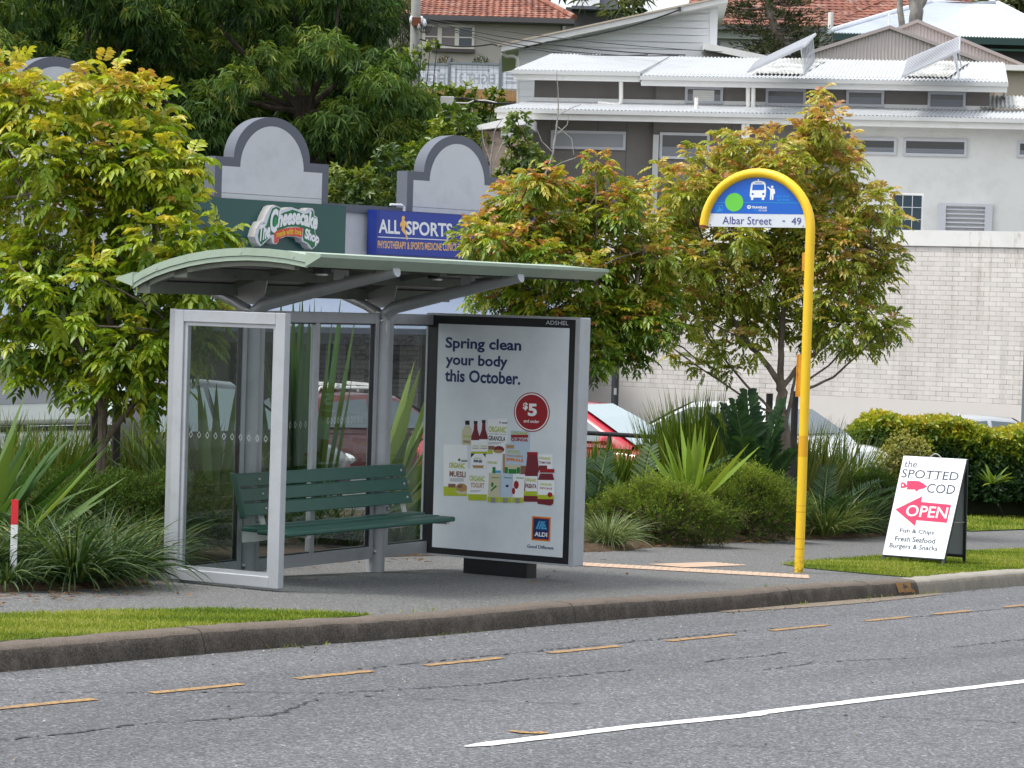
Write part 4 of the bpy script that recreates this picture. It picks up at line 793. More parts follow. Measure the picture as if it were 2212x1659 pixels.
mb = MB(OFS); mb.box(-9.5, -2.32, -.60, 6.9, -2.2, -.50); mb.build('gutter', 'trim_slate', aw, smooth=False); mb = MB(OFS); mb.box(-9.5, -2.18, -.78, 6.9, -2.12, -.52); mb.box(-9.5, -2.15, -.62, 6.9, 0, -.58); mb.build('awning_lining', 'shop_dark', aw, smooth=False)
mb = MB(OFS); mb.box(-9.5, .10, -3.3, 6.92, .2, -.25); mb.build('shopfront', 'shop_dark', shop, smooth=False)
for a, b, zt in ((-8.6, -8.2, -.7), (-6.9, -6.3, -.7), (-4.6, -4.2, -.7), (-2.7, -2.2, -.7), (-.6, -.1, -.7), (1.40, 1.50, -.68), (1.70, 1.90, -.68), (2.05, 2.39, -.77), (3.28, 3.78, -.72), (4.6, 5.0, -.7), (5.7, 6.3, -.7)):
    mb = MB(OFS); mb.box(a, -.06, -3.3, b, .1, zt); mb.build('brick_pier', 'pier_brick', shop, smooth=False)
mb = MB(OFS); mb.box(.35, -.02, -1.5, .75, .09, -.72); mb.build('shop_poster', ink('shop_red', (.35, .02, .03)), shop, smooth=False)
mb = MB(OFS)
for t_ in (-3.4, 2.6): mb.cyl((t_, -2.1, -3.3), (t_, -2.1, -.6), .045, 10)
mb.build('awning_post', 'trim_slate', aw)
# ---- sign boards on the shops
pm('sign_dark_green', (.008, .072, .068), .28, .10, .8, spec=.6); pm('sign_royal', (.012, .030, .215), .35, .06, 1, spec=.5)
g, OG = PSH.thing('shop_sign', 'dark green sign board of the cheesecake shop below the left arched parapet', 'sign', .74, None, 0., -.1)
mb = MB(OG); mb.box(-1.73, -.16, .74, 1.72, -.115, 1.655); pan = mb.build('board', 'sign_dark_green', g, smooth=False)
def ck(zx, zy):
    X = 489.6+zx*.1042; Y = 414.7+zy*.1042; t = -1.73+(X-418)*.01089; return t, 1.66-(Y-424-(X-418)*.0508)*(.00795+.0000018*(X-418))
def inset(P, d):
    P = np.array(P, float); n = len(P); a = 0
    for i in range(n): a += P[i][0]*P[(i+1) % n][1]-P[(i+1) % n][0]*P[i][1]
    s = 1 if a > 0 else -1; out = []
    for i in range(n):
        e1 = P[i]-P[i-1]; e2 = P[(i+1) % n]-P[i]; n1 = np.array([-e1[1], e1[0]])/np.linalg.norm(e1); n2 = np.array([-e2[1], e2[0]])/np.linalg.norm(e2); m_ = n1+n2; m_ /= max(.5, np.linalg.norm(m_)); out.append(tuple(P[i]+s*m_*d))
    return out
CKP = [(290, 900), (330, 740), (400, 600), (470, 580), (520, 440), (600, 290), (680, 250), (790, 290), (830, 350), (960, 300), (1040, 290), (1160, 330), (1300, 360), (1390, 300), (1480, 305), (1520, 370), (1525, 450), (1590, 490), (1600, 620), (1550, 750), (1560, 830), (1630, 900), (1640, 990), (1560, 1090), (1490, 1140), (1430, 1100), (1390, 1030), (1290, 990), (1260, 920), (1100, 880), (950, 885), (790, 940), (790, 1000), (740, 1050), (670, 1030), (640, 920), (570, 950), (480, 1050), (420, 1095), (350, 1030)]
mb = MB(OG); q1 = [ck(*p) for p in CKP[::-1]]; mb.plate(q1, -.34, -.16); cut = mb.build('cutout_letters', ink('sign_cream', (.66, .62, .58)), g, smooth=False)
mb = MB(OG); q2 = [ck(*p) for p in inset(CKP, 10)][::-1]; mb.add([(a, -.342, b) for a, b in q2], [tuple(range(len(q2)))]); mb.build('white_edge', 'sign_white', cut, smooth=False)
GP = [(360, 880), (400, 700), (480, 610), (520, 690), (590, 450), (640, 320), (720, 285), (790, 310), (820, 440), (880, 400), (1010, 360), (1060, 340), (1160, 370), (1300, 430), (1440, 400), (1450, 340), (1500, 370), (1510, 480), (1570, 500), (1590, 620), (1530, 740), (1550, 840), (1620, 910), (1625, 1000), (1540, 1085), (1490, 1120), (1440, 1050), (1390, 1000), (1310, 970), (1290, 880), (1300, 720), (1150, 680), (980, 690), (800, 760), (690, 850), (600, 860), (560, 930), (470, 1020), (430, 1070), (380, 990)]
mb = MB(OG); q3 = [ck(*p) for p in GP[::-1]]; mb.add([(a, -.345, b) for a, b in q3], [tuple(range(len(q3)))]); mb.build('green_edge', ink('sign_leaf', (.01, .15, .055)), cut, smooth=False)
mb = MB(OG); rb = [(690, 810), (800, 750), (950, 715), (1130, 695), (1285, 715), (1270, 905), (1130, 875), (970, 870), (850, 900), (775, 945), (785, 1000), (720, 1035), (700, 1020)]
mb.add([(ck(*p)[0], -.348, ck(*p)[1]) for p in rb[::-1]], [tuple(range(len(rb)))]); mb.build('ribbon', ink('sign_red', (.62, .06, .04)), cut, smooth=False)
def arctxt(mb, s, x0, x1, base, h, y, **k):
    def fn(a, b):
        X = x0+(x1-x0)*a; t_, z_ = ck(X, base(a)-h(a)*b); return t_, y, z_
    v, f = text2d(s, k.get('bold', 0), k.get('shear', 0), k.get('space', 1)); lo, hi = v.min(0), v.max(0); mb.add([fn(*((q-lo)/(hi-lo))) for q in v], f)
mb = MB(OG)
arctxt(mb, 'C', 600, 765, lambda a: 815, lambda a: 490, -.352, bold=.045, shear=.2); arctxt(mb, 'heesecake', 745, 1590, lambda a: 720-85*math.sin(math.pi*min(1, a*1.05))+25*a, lambda a: 350-20*a, -.352, bold=.05, shear=.22)
arctxt(mb, 'The', 375, 605, lambda a: 1010-110*a, lambda a: 340-40*a, -.352, bold=.05, shear=.2); arctxt(mb, 'Shop', 1320, 1630, lambda a: 985+105*a, lambda a: 285-20*a, -.352, bold=.05, shear=.15); mb.build('lettering', 'decal_white', cut, smooth=False)
mb = MB(OG); arctxt(mb, 'made with love', 738, 1252, lambda a: 915-75*math.sin(math.pi*a*.75), lambda a: 125, -.351, bold=.025); mb.build('lettering', ink('sign_yellow_ink', (.75, .50, .03)), cut, smooth=False)
mb = MB(OG); mb.add([(ck(*p)[0], -.349, ck(*p)[1]) for p in [(668, 720), (730, 720), (735, 500), (690, 505)]], [(0, 1, 2, 3)]); mb.build('green_fill', ink('sign_bright_green', (.01, .30, .10)), cut, smooth=False)
b2, OB2 = PSH.thing('shop_sign', 'royal blue light box sign of the physiotherapy clinic beside the middle tree', 'sign', .80, None, 4., -.1)
mb = MB(OB2); mb.box(2.30, -.36, .80, 4.70, -.115, 1.615); mb.box(4.71, -.36, .80, 6.75, -.115, 1.615); bx = mb.build('light_box', 'sign_royal', b2, smooth=False)
mb = MB(OB2); mb.box(2.36, -.364, .82, 6.72, -.355, 1.60); fp2 = mb.build('face', ink('sign_royal_face', (.018, .045, .30)), b2, smooth=False)
def fx(x, y): return PSH(x, y, -.366)
def ftxt(mb, s, x0, y0t, y0b, x1, y1t, y1b, **k):
    v, f = text2d(s, k.get('bold', 0), k.get('shear', 0), 1.); lo, hi = v.min(0), v.max(0); o = []
    for q in v:
        a, b = (q-lo)/(hi-lo); X = x0+(x1-x0)*a; yb = y0b+(y1b-y0b)*a; yt = y0t+(y1t-y0t)*a; t_, z_ = fx(X, yb+(yt-yb)*b); o.append((t_, -.366, z_))
    mb.add(o, f)
mb = MB(OB2); ftxt(mb, 'ALL', 818, 473, 503, 864, 476, 506, bold=.025); ftxt(mb, 'SPORTS', 877, 477, 507, 977, 483, 513, bold=.025); mb.quad(*[(fx(x, y)[0], -.366, fx(x, y)[1]) for x, y in ((816, 512.5), (986, 520.5), (986, 518.8), (816, 510.8))]); mb.build('lettering', 'decal_white', fp2, smooth=False)
mb = MB(OB2); ftxt(mb, 'PHYSIOTHERAPY & SPORTS MEDICINE CLINICS', 816, 519.5, 536, 986, 527, 542.5, bold=.015)
ru = [(868, 468), (872, 466), (875, 470), (873, 475), (878, 480), (881, 489), (878, 492), (876, 486), (874, 494), (878, 503), (881, 516), (879, 519), (876, 508), (871, 502), (867, 497), (868, 488), (864, 490), (864, 483), (868, 477)]
mb.add([(fx(x, y)[0], -.367, fx(x, y)[1]) for x, y in ru[::-1]], [tuple(range(len(ru)))]); mb.build('lettering', ink('sign_amber_ink', (.80, .46, .12)), fp2, smooth=False)
# ---- white brick wall
PBK = Plane((7.372, 51), tuple(-V)); zb = -3.4
bw, OW = PBK.thing('brick_wall', 'long wall of white painted bricks with a rendered coping behind the street trees', 'wall', zb)
mb = MB(OW); mb.box(-8.05, 0, -1.52, 8, .25, 1.25); mb.build('brickwork', 'white_brick', bw, smooth=False)
mb = MB(OW); mb.box(-8.05, -.004, -3.4, 8, .25, -1.52); mb.build('painted_base', ink('base_paint', (.60, .565, .535), .7), bw, smooth=False)
mb = MB(OW); mb.box(-8.05, -.035, 1.25, 8, .30, 1.53); mb.build('coping', 'render_white', bw, smooth=False)
mb = MB(OW); mb.box(-8, .25, 1.2, 8, 9, 1.3); mb.build('flat_roof', 'gutter_grey', bw, smooth=False)
for a, b, z in ((.95, 1.03, -.2), (1.16, 1.22, -1.0), (.78, .82, .9), (1.62, 1.75, .9)):
    mb = MB(OW); mb.add([(a, -.037, 1.25), (b, -.037, 1.25), (b, -.037, 1.51), (a, -.037, 1.51)], [(0, 1, 2, 3)]); mb.add([(a+.02, -.003, z), (b-.02, -.003, z), (b, -.003, 1.25), (a, -.003, 1.25)], [(0, 1, 2, 3)]); mb.build('rust_stain', 'rust_stain', bw, smooth=False)
# ---- two storey unit building
PU = Plane((0, 64), (.989, -.15)); zb = -1.5
un, OU = PU.thing('unit_building', 'two storey grey and white unit building with white corrugated roofs', 'building', zb, None, 6., 3.)
tl, tm, tr_ = PU(1136, 300)[0], PU(1838, 300)[0], PU(2240, 300)[0]; ze = PU(1500, 262)[1]
mb = MB(OU); mb.box(tl, 0, zb, PU(1413, 300)[0], .2, ze); mb.box(PU(1413, 300)[0], -.18, zb, tm, .2, ze); lw = mb.build('lower_wall', 'cladding_grey', un, smooth=False)
mb = MB(OU); mb.box(tm, -.22, zb, tr_+3, .2, ze); mb.build('lower_wall', 'render_white', un, smooth=False)
for x in (1190, 1290, 1352, 1580, 1660): 
    t_ = PU(x, 300)[0]; mb = MB(OU); yy = -.003 if x < 1413 else -.183; mb.box(t_, yy, ze-1.6, t_+.02, yy+.004, ze); mb.build('cladding_joint', ink('joint_dark', (.09, .085, .08)), lw, smooth=False)
# lower roof
e0, e1 = PU(1071, 239, -.75), PU(2330, 254, -.75); h0, h1 = PU(1150, 219, 1.45), PU(2330, 239, 1.45); zE = (e0[1]+e1[1])/2; zH = (h0[1]+h1[1])/2
mb = MB(OU); corr_trap(mb, (h0[0], 1.5, zH), (tr_+3, 1.5, zH), (e0[0], -.8, zE), (tr_+3, -.8, zE), .09, .018); lr = mb.build('lower_roof', 'roof_white', un)
mb = MB(OU); corr_trap(mb, (PU(2118, 236, 2.6)[0], 3.2, zH+.45), (tr_+3, 3.2, zH+.45), (PU(2118, 236, 1.2)[0], 1.2, zH+.02), (tr_+3, 1.2, zH+.02), .09, .018); mb.build('lower_roof', 'roof_mould', un)
mb = MB(OU); mb.box(e0[0], -.92, zE-.10, tr_+3, -.80, zE-.01); mb.build('gutter', 'gutter_grey', lr, smooth=False); mb = MB(OU); mb.box(e0[0]+.03, -.79, zE-.23, tr_+3, -.74, zE-.03); mb.box(e0[0]+.05, -.74, zE-.14, tr_+3, .1, zE-.12); mb.build('fascia', 'fascia_white', lr, smooth=False)
# upper storey
zU = PU(1500, 180, 1.5)[1]; uw = MB(OU); a0, a1 = PU(1154, 200, 1.5)[0], PU(2138, 200, 1.5)[0]; st = PU(1418, 200, 1.5)[0]; uw.box(a0, 1.5, zH-.2, st, 1.7, zU+.2); uw.box(st, 1.38, zH-.2, a1, 1.7, zU+.2); uw.box(a1-.1, 1.5, zH-.2, a1, 7, zU+.2); uwo = uw.build('upper_wall', 'cladding_grey', un, smooth=False)
mb = MB(OU); mb.box(a0, 1.36, zH-.05, a1, 1.5, zH+.07); mb.build('flashing', 'fascia_white', un, smooth=False)
for xl, xr, yg, yf, yb_, ridge in ((1108, 1384, 151, 160.5, 172, 116), (1383.5, 2178, 164, 174, 185.5, 122)):
    g0, g1 = PU(xl, yg, .85), PU(xr, yg+(xr-xl)*.0165, .85); zE2 = (g0[1]+g1[1])/2; r0, r1 = PU(xl+(84 if xl < 1200 else 66), ridge, 5.), PU(xr-8 if xl > 1200 else 1450, ridge+13 if xl > 1200 else ridge+5, 5.); zR = (r0[1]+r1[1])/2
    dz1 = PU(xl, yg, .85)[1]-PU(xl, yf, .85)[1]; dz2 = PU(xl, yg, .85)[1]-PU(xl, yb_, .85)[1]
    mb = MB(OU); corr_trap(mb, (r0[0], 5., zR), (r1[0], 5., zR), (g0[0], .85, zE2), (g1[0], .85, zE2), .09, .018); ro = mb.build('upper_roof', 'roof_white', un)
    mb = MB(OU); mb.box(g0[0], .72, zE2-dz1, g1[0], .84, zE2-.01); mb.build('gutter', 'gutter_grey', ro, smooth=False)
    mb = MB(OU); mb.box(g0[0]+.02, .845, zE2-dz2, g1[0]-.02, .9, zE2-.03); mb.box(g0[0]+.05, .9, zE2-dz2+.05, g1[0]-.05, 1.5, zE2-dz2+.07); mb.box(g1[0]-.06, .9, zE2-dz2+.02, g1[0]-.02, 6, zE2-.05); mb.build('fascia', 'fascia_white', ro, smooth=False)
    if xl > 1200: ZE2, ZR, G0, G1 = zE2, zR, g0[0], g1[0]
# mould-dark roof under the collectors
def on_roof(x, f): 
    z = ZE2+(ZR-ZE2)*f; return z
for xa, xb in ((1648, 1745), (1968, 2062)):
    A_ = PU(xa, 150, 2.5)[0]; B_ = PU(xb, 150, 2.5)[0]; f0, f1 = .12, .92; mb = MB(OU); yv = lambda f: .85+4.15*f
    corr_trap(mb, (A_+.35, yv(f1), on_roof(0, f1)+.04), (B_+.35, yv(f1), on_roof(0, f1)+.04), (A_-.15, yv(f0), on_roof(0, f0)+.04), (B_-.1, yv(f0), on_roof(0, f0)+.04), .09, .018); mb.build('mouldy_sheet', 'roof_mould', un)
def win(x0, y0, x1, y1, yl, split=.45, kind='dark', parent=un, fw=.06, pl=PU, off=OU):
    a, b, c, d = rect(pl, x0, y0, x1, y1, yl); mb = MB(off); frame(mb, a, c, b, d, fw, fw, fw, fw, yl-.04, yl+.03); w = mb.build('window', 'window_frame', parent, smooth=False)
    mb = MB(off); mb.box(a+fw, yl-.012, b+fw, c-fw, yl, d-fw); mb.build('pane', 'window_frost' if kind == 'frost' else 'window_dark', w, smooth=False)
    if kind == 'dark' and split: mb = MB(off); mb.box(a+fw, yl-.018, b+fw, c-fw, yl-.012, b+fw+(d-b-2*fw)*split); mb.build('blind', 'window_blind', w, smooth=False)
    return w
win(1190, 283, 1352, 323, -.02, 0, 'frost'); win(1425, 287, 1533, 344, -.2, .45); win(1838, 298, 1937, 334, -.24, .4); win(1951, 300, 2089, 338, -.24, .4); win(2197, 305, 2300, 341, -.24, .4)
for x0, y0, x1, y1 in ((1480, 188, 1562, 224), (1654, 192, 1741, 229), (1828, 195, 1910, 231), (2004, 199, 2086, 237)): win(x0, y0, x1, y1, 1.36, .6)
a, b, c, d = rect(PU, 1497, 195, 1543, 218, 1.36); mb = MB(OU)
for i in range(6): z = b+(d-b)*i/6; mb.hexa([(a, 1.335, z), (c, 1.335, z), (c, 1.343, z), (a, 1.343, z)], [(a, 1.33, z+(d-b)/6.6), (c, 1.33, z+(d-b)/6.6), (c, 1.338, z+(d-b)/6.6), (a, 1.338, z+(d-b)/6.6)])
mb.build('slat_blind', 'pvc_white', un, smooth=False)
def pipe(pts, yl, r=.05):
    mb = MB(OU); mb.tube([(PU(x, y, yl)[0], yl, PU(x, y, yl)[1]) for x, y in pts], r, 10); mb.build('downpipe', 'pvc_white', un)
pipe([(1341.5, 166), (1341.5, 218), (1339, 224.5), (1333, 226.5), (1292, 223)], .95); pipe([(1616, 184), (1615.5, 231), (1611, 236.5), (1578, 235)], .95); pipe([(1627.5, 184), (1627, 232), (1632, 237.5), (1665, 237.5)], .95); pipe([(1606, 262), (1605.5, 330)], -.7); pipe([(1615, 262), (1614.5, 330)], -.7); pipe([(1503.5, 241), (1504.5, 211)], .2, .045)
mb = MB(OU); a, b, c, d = rect(PU, 1410, 291, 1422, 380, -.3); mb.box(a, -.32, zb, c, -.2, d); mb.build('downpipe_box', 'gutter_grey', un, smooth=False)
a, b, c, d = rect(PU, 2027, 440, 2143, 515, -.25); mb = MB(OU); frame(mb, a, c, b, d, .16, .16, .06, .06, -.32, -.2); lv = mb.build('louvre', 'window_frame', un, smooth=False)
mb = MB(OU); mb.box(a+.1, -.215, b, c-.1, -.205, d-.03); mb.build('louvre_back', 'black_plastic', lv, smooth=False); mb = MB(OU)
for i in range(8): z = d-.09-i*.095; mb.hexa([(a+.15, -.31, z-.055), (c-.15, -.31, z-.055), (c-.15, -.30, z-.055), (a+.15, -.30, z-.055)], [(a+.15, -.24, z), (c-.15, -.24, z), (c-.15, -.23, z), (a+.15, -.23, z)])
mb.build('louvre_blade', 'window_frame', lv, smooth=False)
# solar collectors on tilted frames
def collector(label, near0, near1, far0, far1, leg0, leg1, slat, Yn=61.4, Yf=63.6):
    A_, B_, C_, D_ = at(*near0, Yn), at(*near1, Yn+.3), at(*far1, Yf+.3), at(*far0, Yf); o = (A_+B_+C_+D_)/4; t = thing('solar_collector', label, 'solar panel', o, 0, 'solar panels on the unit roof'); k = -o; nn = np.cross(B_-A_, D_-A_); nn /= np.linalg.norm(nn); nn = nn if nn[2] > 0 else -nn
    mb = MB(k); mb.hexa([A_-nn*.05, B_-nn*.05, C_-nn*.05, D_-nn*.05], [A_, B_, C_, D_]); f = mb.build('frame', 'window_frame', t, smooth=False)
    mb = MB(k); P = lambda s, v: (A_+(B_-A_)*s)*(1-v)+(D_+(C_-D_)*s)*v+nn*.004
    if slat:
        for i in range(9): v0 = .03+i*.107; mb.quad(P(.01, v0), P(.99, v0), P(.99, v0+.07), P(.01, v0+.07))
    else: mb.quad(P(.02, .03), P(.98, .03), P(.98, .97), P(.02, .97))
    mb.build('glass', ink('collector_grey', (.20, .20, .22), .25), t, smooth=False)
    L0, L1 = at(*leg0, Yn+.3), at(*leg1, Yf+.2); mb = MB(k)
    for i in range(2 if slat else 9):
        s = i/(1 if slat else 8); q = B_+(C_-B_)*s; q = q-(B_-A_)*.06; p = L0+(L1-L0)*s; mb.bar(p, q, .045, .02, up=(1, 0, .2))
    if not slat: mb.bar(L0, L1, .04, .04)
    else: mb.hexa([L0, L0+(L1-L0)*.35, L0+(L1-L0)*.35+np.array([.02, 0, 0]), L0+np.array([.02, 0, 0])], [B_-(B_-A_)*.12, B_+(C_-B_)*.3-(B_-A_)*.12, B_+(C_-B_)*.3-(B_-A_)*.1, B_-(B_-A_)*.1])
    mb.build('support', 'window_frame', t, smooth=False)
dd = lambda zx, zy: ((2640+zx/3.687)/1.736, zy/3.687/1.736)
collector('plain grey solar collector propped on a slatted frame on the white roof', dd(590, 985), dd(1385, 622), dd(700, 850), dd(1545, 452), dd(1385, 1030), dd(1530, 835), False)
dd = lambda zx, zy: ((2840+zx/2.212)/1.736, zy/2.212/1.736)
collector('striped solar collector propped on the right end of the white roof', dd(1195, 628), dd(1676, 412), dd(1240, 490), dd(1682, 300), dd(1668, 655), dd(1692, 560), True)
# air conditioner on the flat roof
P_ = Plane(at(1960, 460, 55)[:2], (1, 0)); acr = rect(P_, 1925, 417, 1994, 500); ac, OC = P_.thing('air_conditioner', 'white air conditioner outdoor unit with dark coil grille above the brick wall', 'air conditioner', acr[1])
a, b, c, d = acr; mb = MB(OC); mb.box(a, 0, b, c, .35, d); mb.build('casing', 'pvc_white', ac, smooth=False); mb = MB(OC); mb.box(a+.03, -.01, b, c-.03, .0, d-.04); mb.build('coil', ink('coil_blue', (.012, .03, .045), .4), ac, smooth=False); mb = MB(OC)
for i in range(4): x = a+.03+(c-a-.06)*i/3; mb.box(x-.006, -.018, b, x+.006, -.011, d-.04)
for i in range(4): z = b+(d-.04-b)*i/3; mb.box(a+.03, -.020, z-.006, c-.03, -.0115, z+.006)
mb.build('grille', 'window_frame', ac, smooth=False)
# ---- white skillion house behind
PW = Plane((0, 74), (1, 0)); zb = 1.0
wh, OH = PW.thing('house', 'white weatherboard house with a single sloping roof rising to the right', 'house', zb, None, 3., 4.)
q = lambda x, y, yl=0.: PW(x, y, yl)
def board_wall(mb, poly_top, x0, x1, z0, y, h=.19):
    """lapped boards clipped under a sloping line poly_top(x)"""
    z = z0
    while True:
        xs = [x for x in np.linspace(x0, x1, 60) if poly_top(x) > z]
        if len(xs) < 2: break
        xa, xb = xs[0], xs[-1]; ta = min(z+h, poly_top(xa)); tb = min(z+h, poly_top(xb)); mb.add([(xa, y-.012, z), (xb, y-.012, z), (xb, y-.002, tb), (xa, y-.002, ta), (xa, y, z), (xb, y, z)], [(0, 1, 2, 3), (4, 5, 1, 0)]); z += h
L0, L1 = q(1100, 108), q(1545, 10); slope = (L1[1]-L0[1])/(L1[0]-L0[0]); top = lambda x: L0[1]+(x-L0[0])*slope-.03
xw0, xw1 = q(1119, 150)[0], q(1533, 60)[0]; mb = MB(OH); board_wall(mb, top, xw0, xw1, zb, 0.); mb.add([(xw0, .02, zb), (xw1, .02, zb), (xw1, .02, top(xw1)), (xw0, .02, top(xw0))], [(0, 1, 2, 3)]); mb.build('front_wall', 'weatherboard', wh, smooth=False)
mb = MB(OH); mb.add([(xw1, 0, zb), (xw1+.12, 5, zb), (xw1+.12, 5, top(xw1)), (xw1, 0, top(xw1))], [(0, 1, 2, 3)]); mb.add([(xw1, -.04, zb), (xw1+.2, -.02, zb), (xw1+.2, -.02, top(xw1)+.05), (xw1, -.04, top(xw1)+.05)], [(0, 1, 2, 3)]); mb.build('side_wall', 'weatherboard', wh, smooth=False)
R0_, R1_ = q(1083, 97, -.6), q(1573, -10, -.6); mb = MB(OH); mb.hexa([(R0_[0], -.6, R0_[1]-.17), (R1_[0], -.6, R1_[1]-.17), (R1_[0]+.3, 6, R1_[1]-.17), (R0_[0], 6, R0_[1]-.17)], [(R0_[0], -.6, R0_[1]-.03), (R1_[0], -.6, R1_[1]-.03), (R1_[0]+.3, 6, R1_[1]-.03), (R0_[0], 6, R0_[1]-.03)]); mb.build('roof', 'fascia_white', wh, smooth=False)
mb = MB(OH); mb.hexa([(R0_[0]-.1, -.64, R0_[1]-.035), (R1_[0], -.64, R1_[1]-.035), (R1_[0], -.5, R1_[1]-.035), (R0_[0]-.1, -.5, R0_[1]-.035)], [(R0_[0]-.1, -.64, R0_[1]+.01), (R1_[0], -.64, R1_[1]+.01), (R1_[0], -.5, R1_[1]+.01), (R0_[0]-.1, -.5, R0_[1]+.01)]); mb.build('barge_cap', ink('cap_tan', (.50, .42, .33)), wh, smooth=False)
def hpipe(pl, off, par, pts, yl, r=.05, m='pvc_white', n='downpipe'):
    mb = MB(off); mb.tube([(pl(x, y, yl)[0], yl, pl(x, y, yl)[1]) for x, y in pts], r, 10); return mb.build(n, m, par)
hpipe(PW, OH, wh, [(1086, 108), (1087, 118), (1093, 122), (1110, 122), (1118, 128), (1118, 150)], -.3); hpipe(PW, OH, wh, [(1118.5, 120), (1119, 260)], -.1, .035)
s0, s1 = q(1521, 92, -1), q(1690, 127, -1); mb = MB(OH); mb.hexa([(s0[0], -1, s0[1]-.17), (s1[0], -1, s1[1]-.17), (s1[0], 3, s1[1]-.17), (s0[0], 3, s0[1]-.17)], [(s0[0], -1, s0[1]), (s1[0], -1, s1[1]), (s1[0], 3, s1[1]), (s0[0], 3, s0[1])]); mb.build('side_roof', 'fascia_white', wh, smooth=False)
mb = MB(OH); mb.add([(s0[0], -.8, zb), (s1[0]-.1, -.8, zb), (s1[0]-.1, -.8, s1[1]-.15), (s0[0], -.8, s0[1]-.15)], [(0, 1, 2, 3)]); mb.build('side_wing', 'cladding_grey', wh, smooth=False)
mb = MB(OH); a, b, c, d = rect(PW, 1465, 15, 1471, 24, -.66); mb.box(a, -.72, b, c, -.62, d); mb.build('service_box', 'dark_wall', wh, smooth=False)
# ---- tiled house left
PL = Plane((0, 92), (1, -.02)); zb = 4.5
lh, OL = PL.thing('house', 'beige house with a terracotta tiled roof and a cream three sash window', 'house', zb, None, -1., 4.)
q = lambda x, y, yl=0.: PL(x, y, yl); a, b, c, d = rect(PL, 840, 38, 1213, 160); mb = MB(OL); mb.box(a, 0, zb, c, 6, d); mb.build('wall', 'house_beige', lh, smooth=False)
A_, B_, C_, D_ = q(800, -38, 4.5), q(1150, -22, 4.5), q(780, 30, -.5), q(1241, 43, -.5); zr = (A_[1]+B_[1])/2; ze_ = q(1010, 36, -.5)[1]; mb = MB(OL); tiles(mb, (A_[0], 4.5, zr), (B_[0]-.6, 4.5, zr), (C_[0], -.5, ze_), (D_[0], -.5, ze_), 15); mb.build('roof', 'terracotta', lh)
mb = MB(OL); mb.tube([(D_[0], -.5, ze_+.08), (B_[0]-.6, 4.5, zr+.08)], .10, 8); mb.build('hip_cap', 'terracotta', lh); mb = MB(OL); mb.box(C_[0], -.6, ze_-.14, D_[0], -.45, ze_+.01); mb.box(C_[0], -.5, ze_-.16, D_[0], .1, ze_-.13); mb.build('gutter', ink('gutter_dark', (.07, .065, .07)), lh, smooth=False)
a, b, c, d = rect(PL, 912, 53, 1025, 107, -.02); mb = MB(OL); frame(mb, a, c, b, d, .10, .08, .08, .12, -.06, .02)
for f in (.335, .665): x = a+(c-a)*f; mb.box(x-.07, -.06, b+.12, x+.07, .02, d-.08)
mb.box(a+.1, -.05, (b+d)/2-.02, c-.08, -.02, (b+d)/2+.02); w = mb.build('window', 'cream_frame', lh, smooth=False)
for i, m_ in enumerate((ink('pane_mauve', (.13, .11, .11), .2), ink('pane_mauve2', (.16, .125, .125), .2), ink('pane_blue', (.045, .06, .085), .15))): x0 = a+(c-a)*(i/3)+.06; mb = MB(OL); mb.box(x0, -.03, b+.1, x0+(c-a)/3-.12, -.015, d-.06); mb.build('pane', m_, w, smooth=False)
mb = MB(OL); e_ = rect(PL, 932, 105, 1025.5, 113, -.1); mb.box(e_[0], -.18, e_[1], e_[2], 0, e_[3]); mb.build('sill', ink('sill_dark', (.055, .04, .042)), w, smooth=False)
a, b, c, d = rect(PL, 1093, 126, 1122, 146, -.02); mb = MB(OL); mb.box(a, -.03, b, c, 0, d); mb.build('window', 'window_dark', lh, smooth=False)
a, b, c, d = rect(PL, 1110, 50, 1117, 55, -.2); mb = MB(OL); mb.box(q(1212, 40)[0], -.05, zb, q(1216, 40)[0], .1, ze_-.15); mb.build('downpipe', 'gutter_dark', lh, smooth=False)
# ---- dark house at the top centre
PD = Plane((0, 108), (1, 0)); zb = 7.; dh, OD = PD.thing('house', 'dark two tone house seen between the tiled roof and the white skillion roof', 'house', zb, None, 3., 4.)
a, b, c, d = rect(PD, 1222, 17, 1345, 60); mb = MB(OD); mb.box(a, 0, zb, c, 5, d); mb.build('lower_wall', 'dark_wall', dh, smooth=False); e_ = rect(PD, 1246, -20, 1335, 17); mb = MB(OD); mb.box(e_[0], -.3, e_[1], e_[0]+(e_[2]-e_[0])*.55, 5, e_[3]); mb.build('upper_wall', 'weatherboard', dh, smooth=False)
mb = MB(OD); mb.box(e_[0]+(e_[2]-e_[0])*.55, -.2, e_[1], e_[2], 5, e_[3]); mb.build('upper_wall', ink('slate_blue', (.12, .13, .15)), dh, smooth=False); mb = MB(OD); mb.box(e_[0]-.2, -.6, e_[1]-.12, e_[2], .2, e_[1]); mb.build('roof_edge', 'trim_slate', dh, smooth=False)
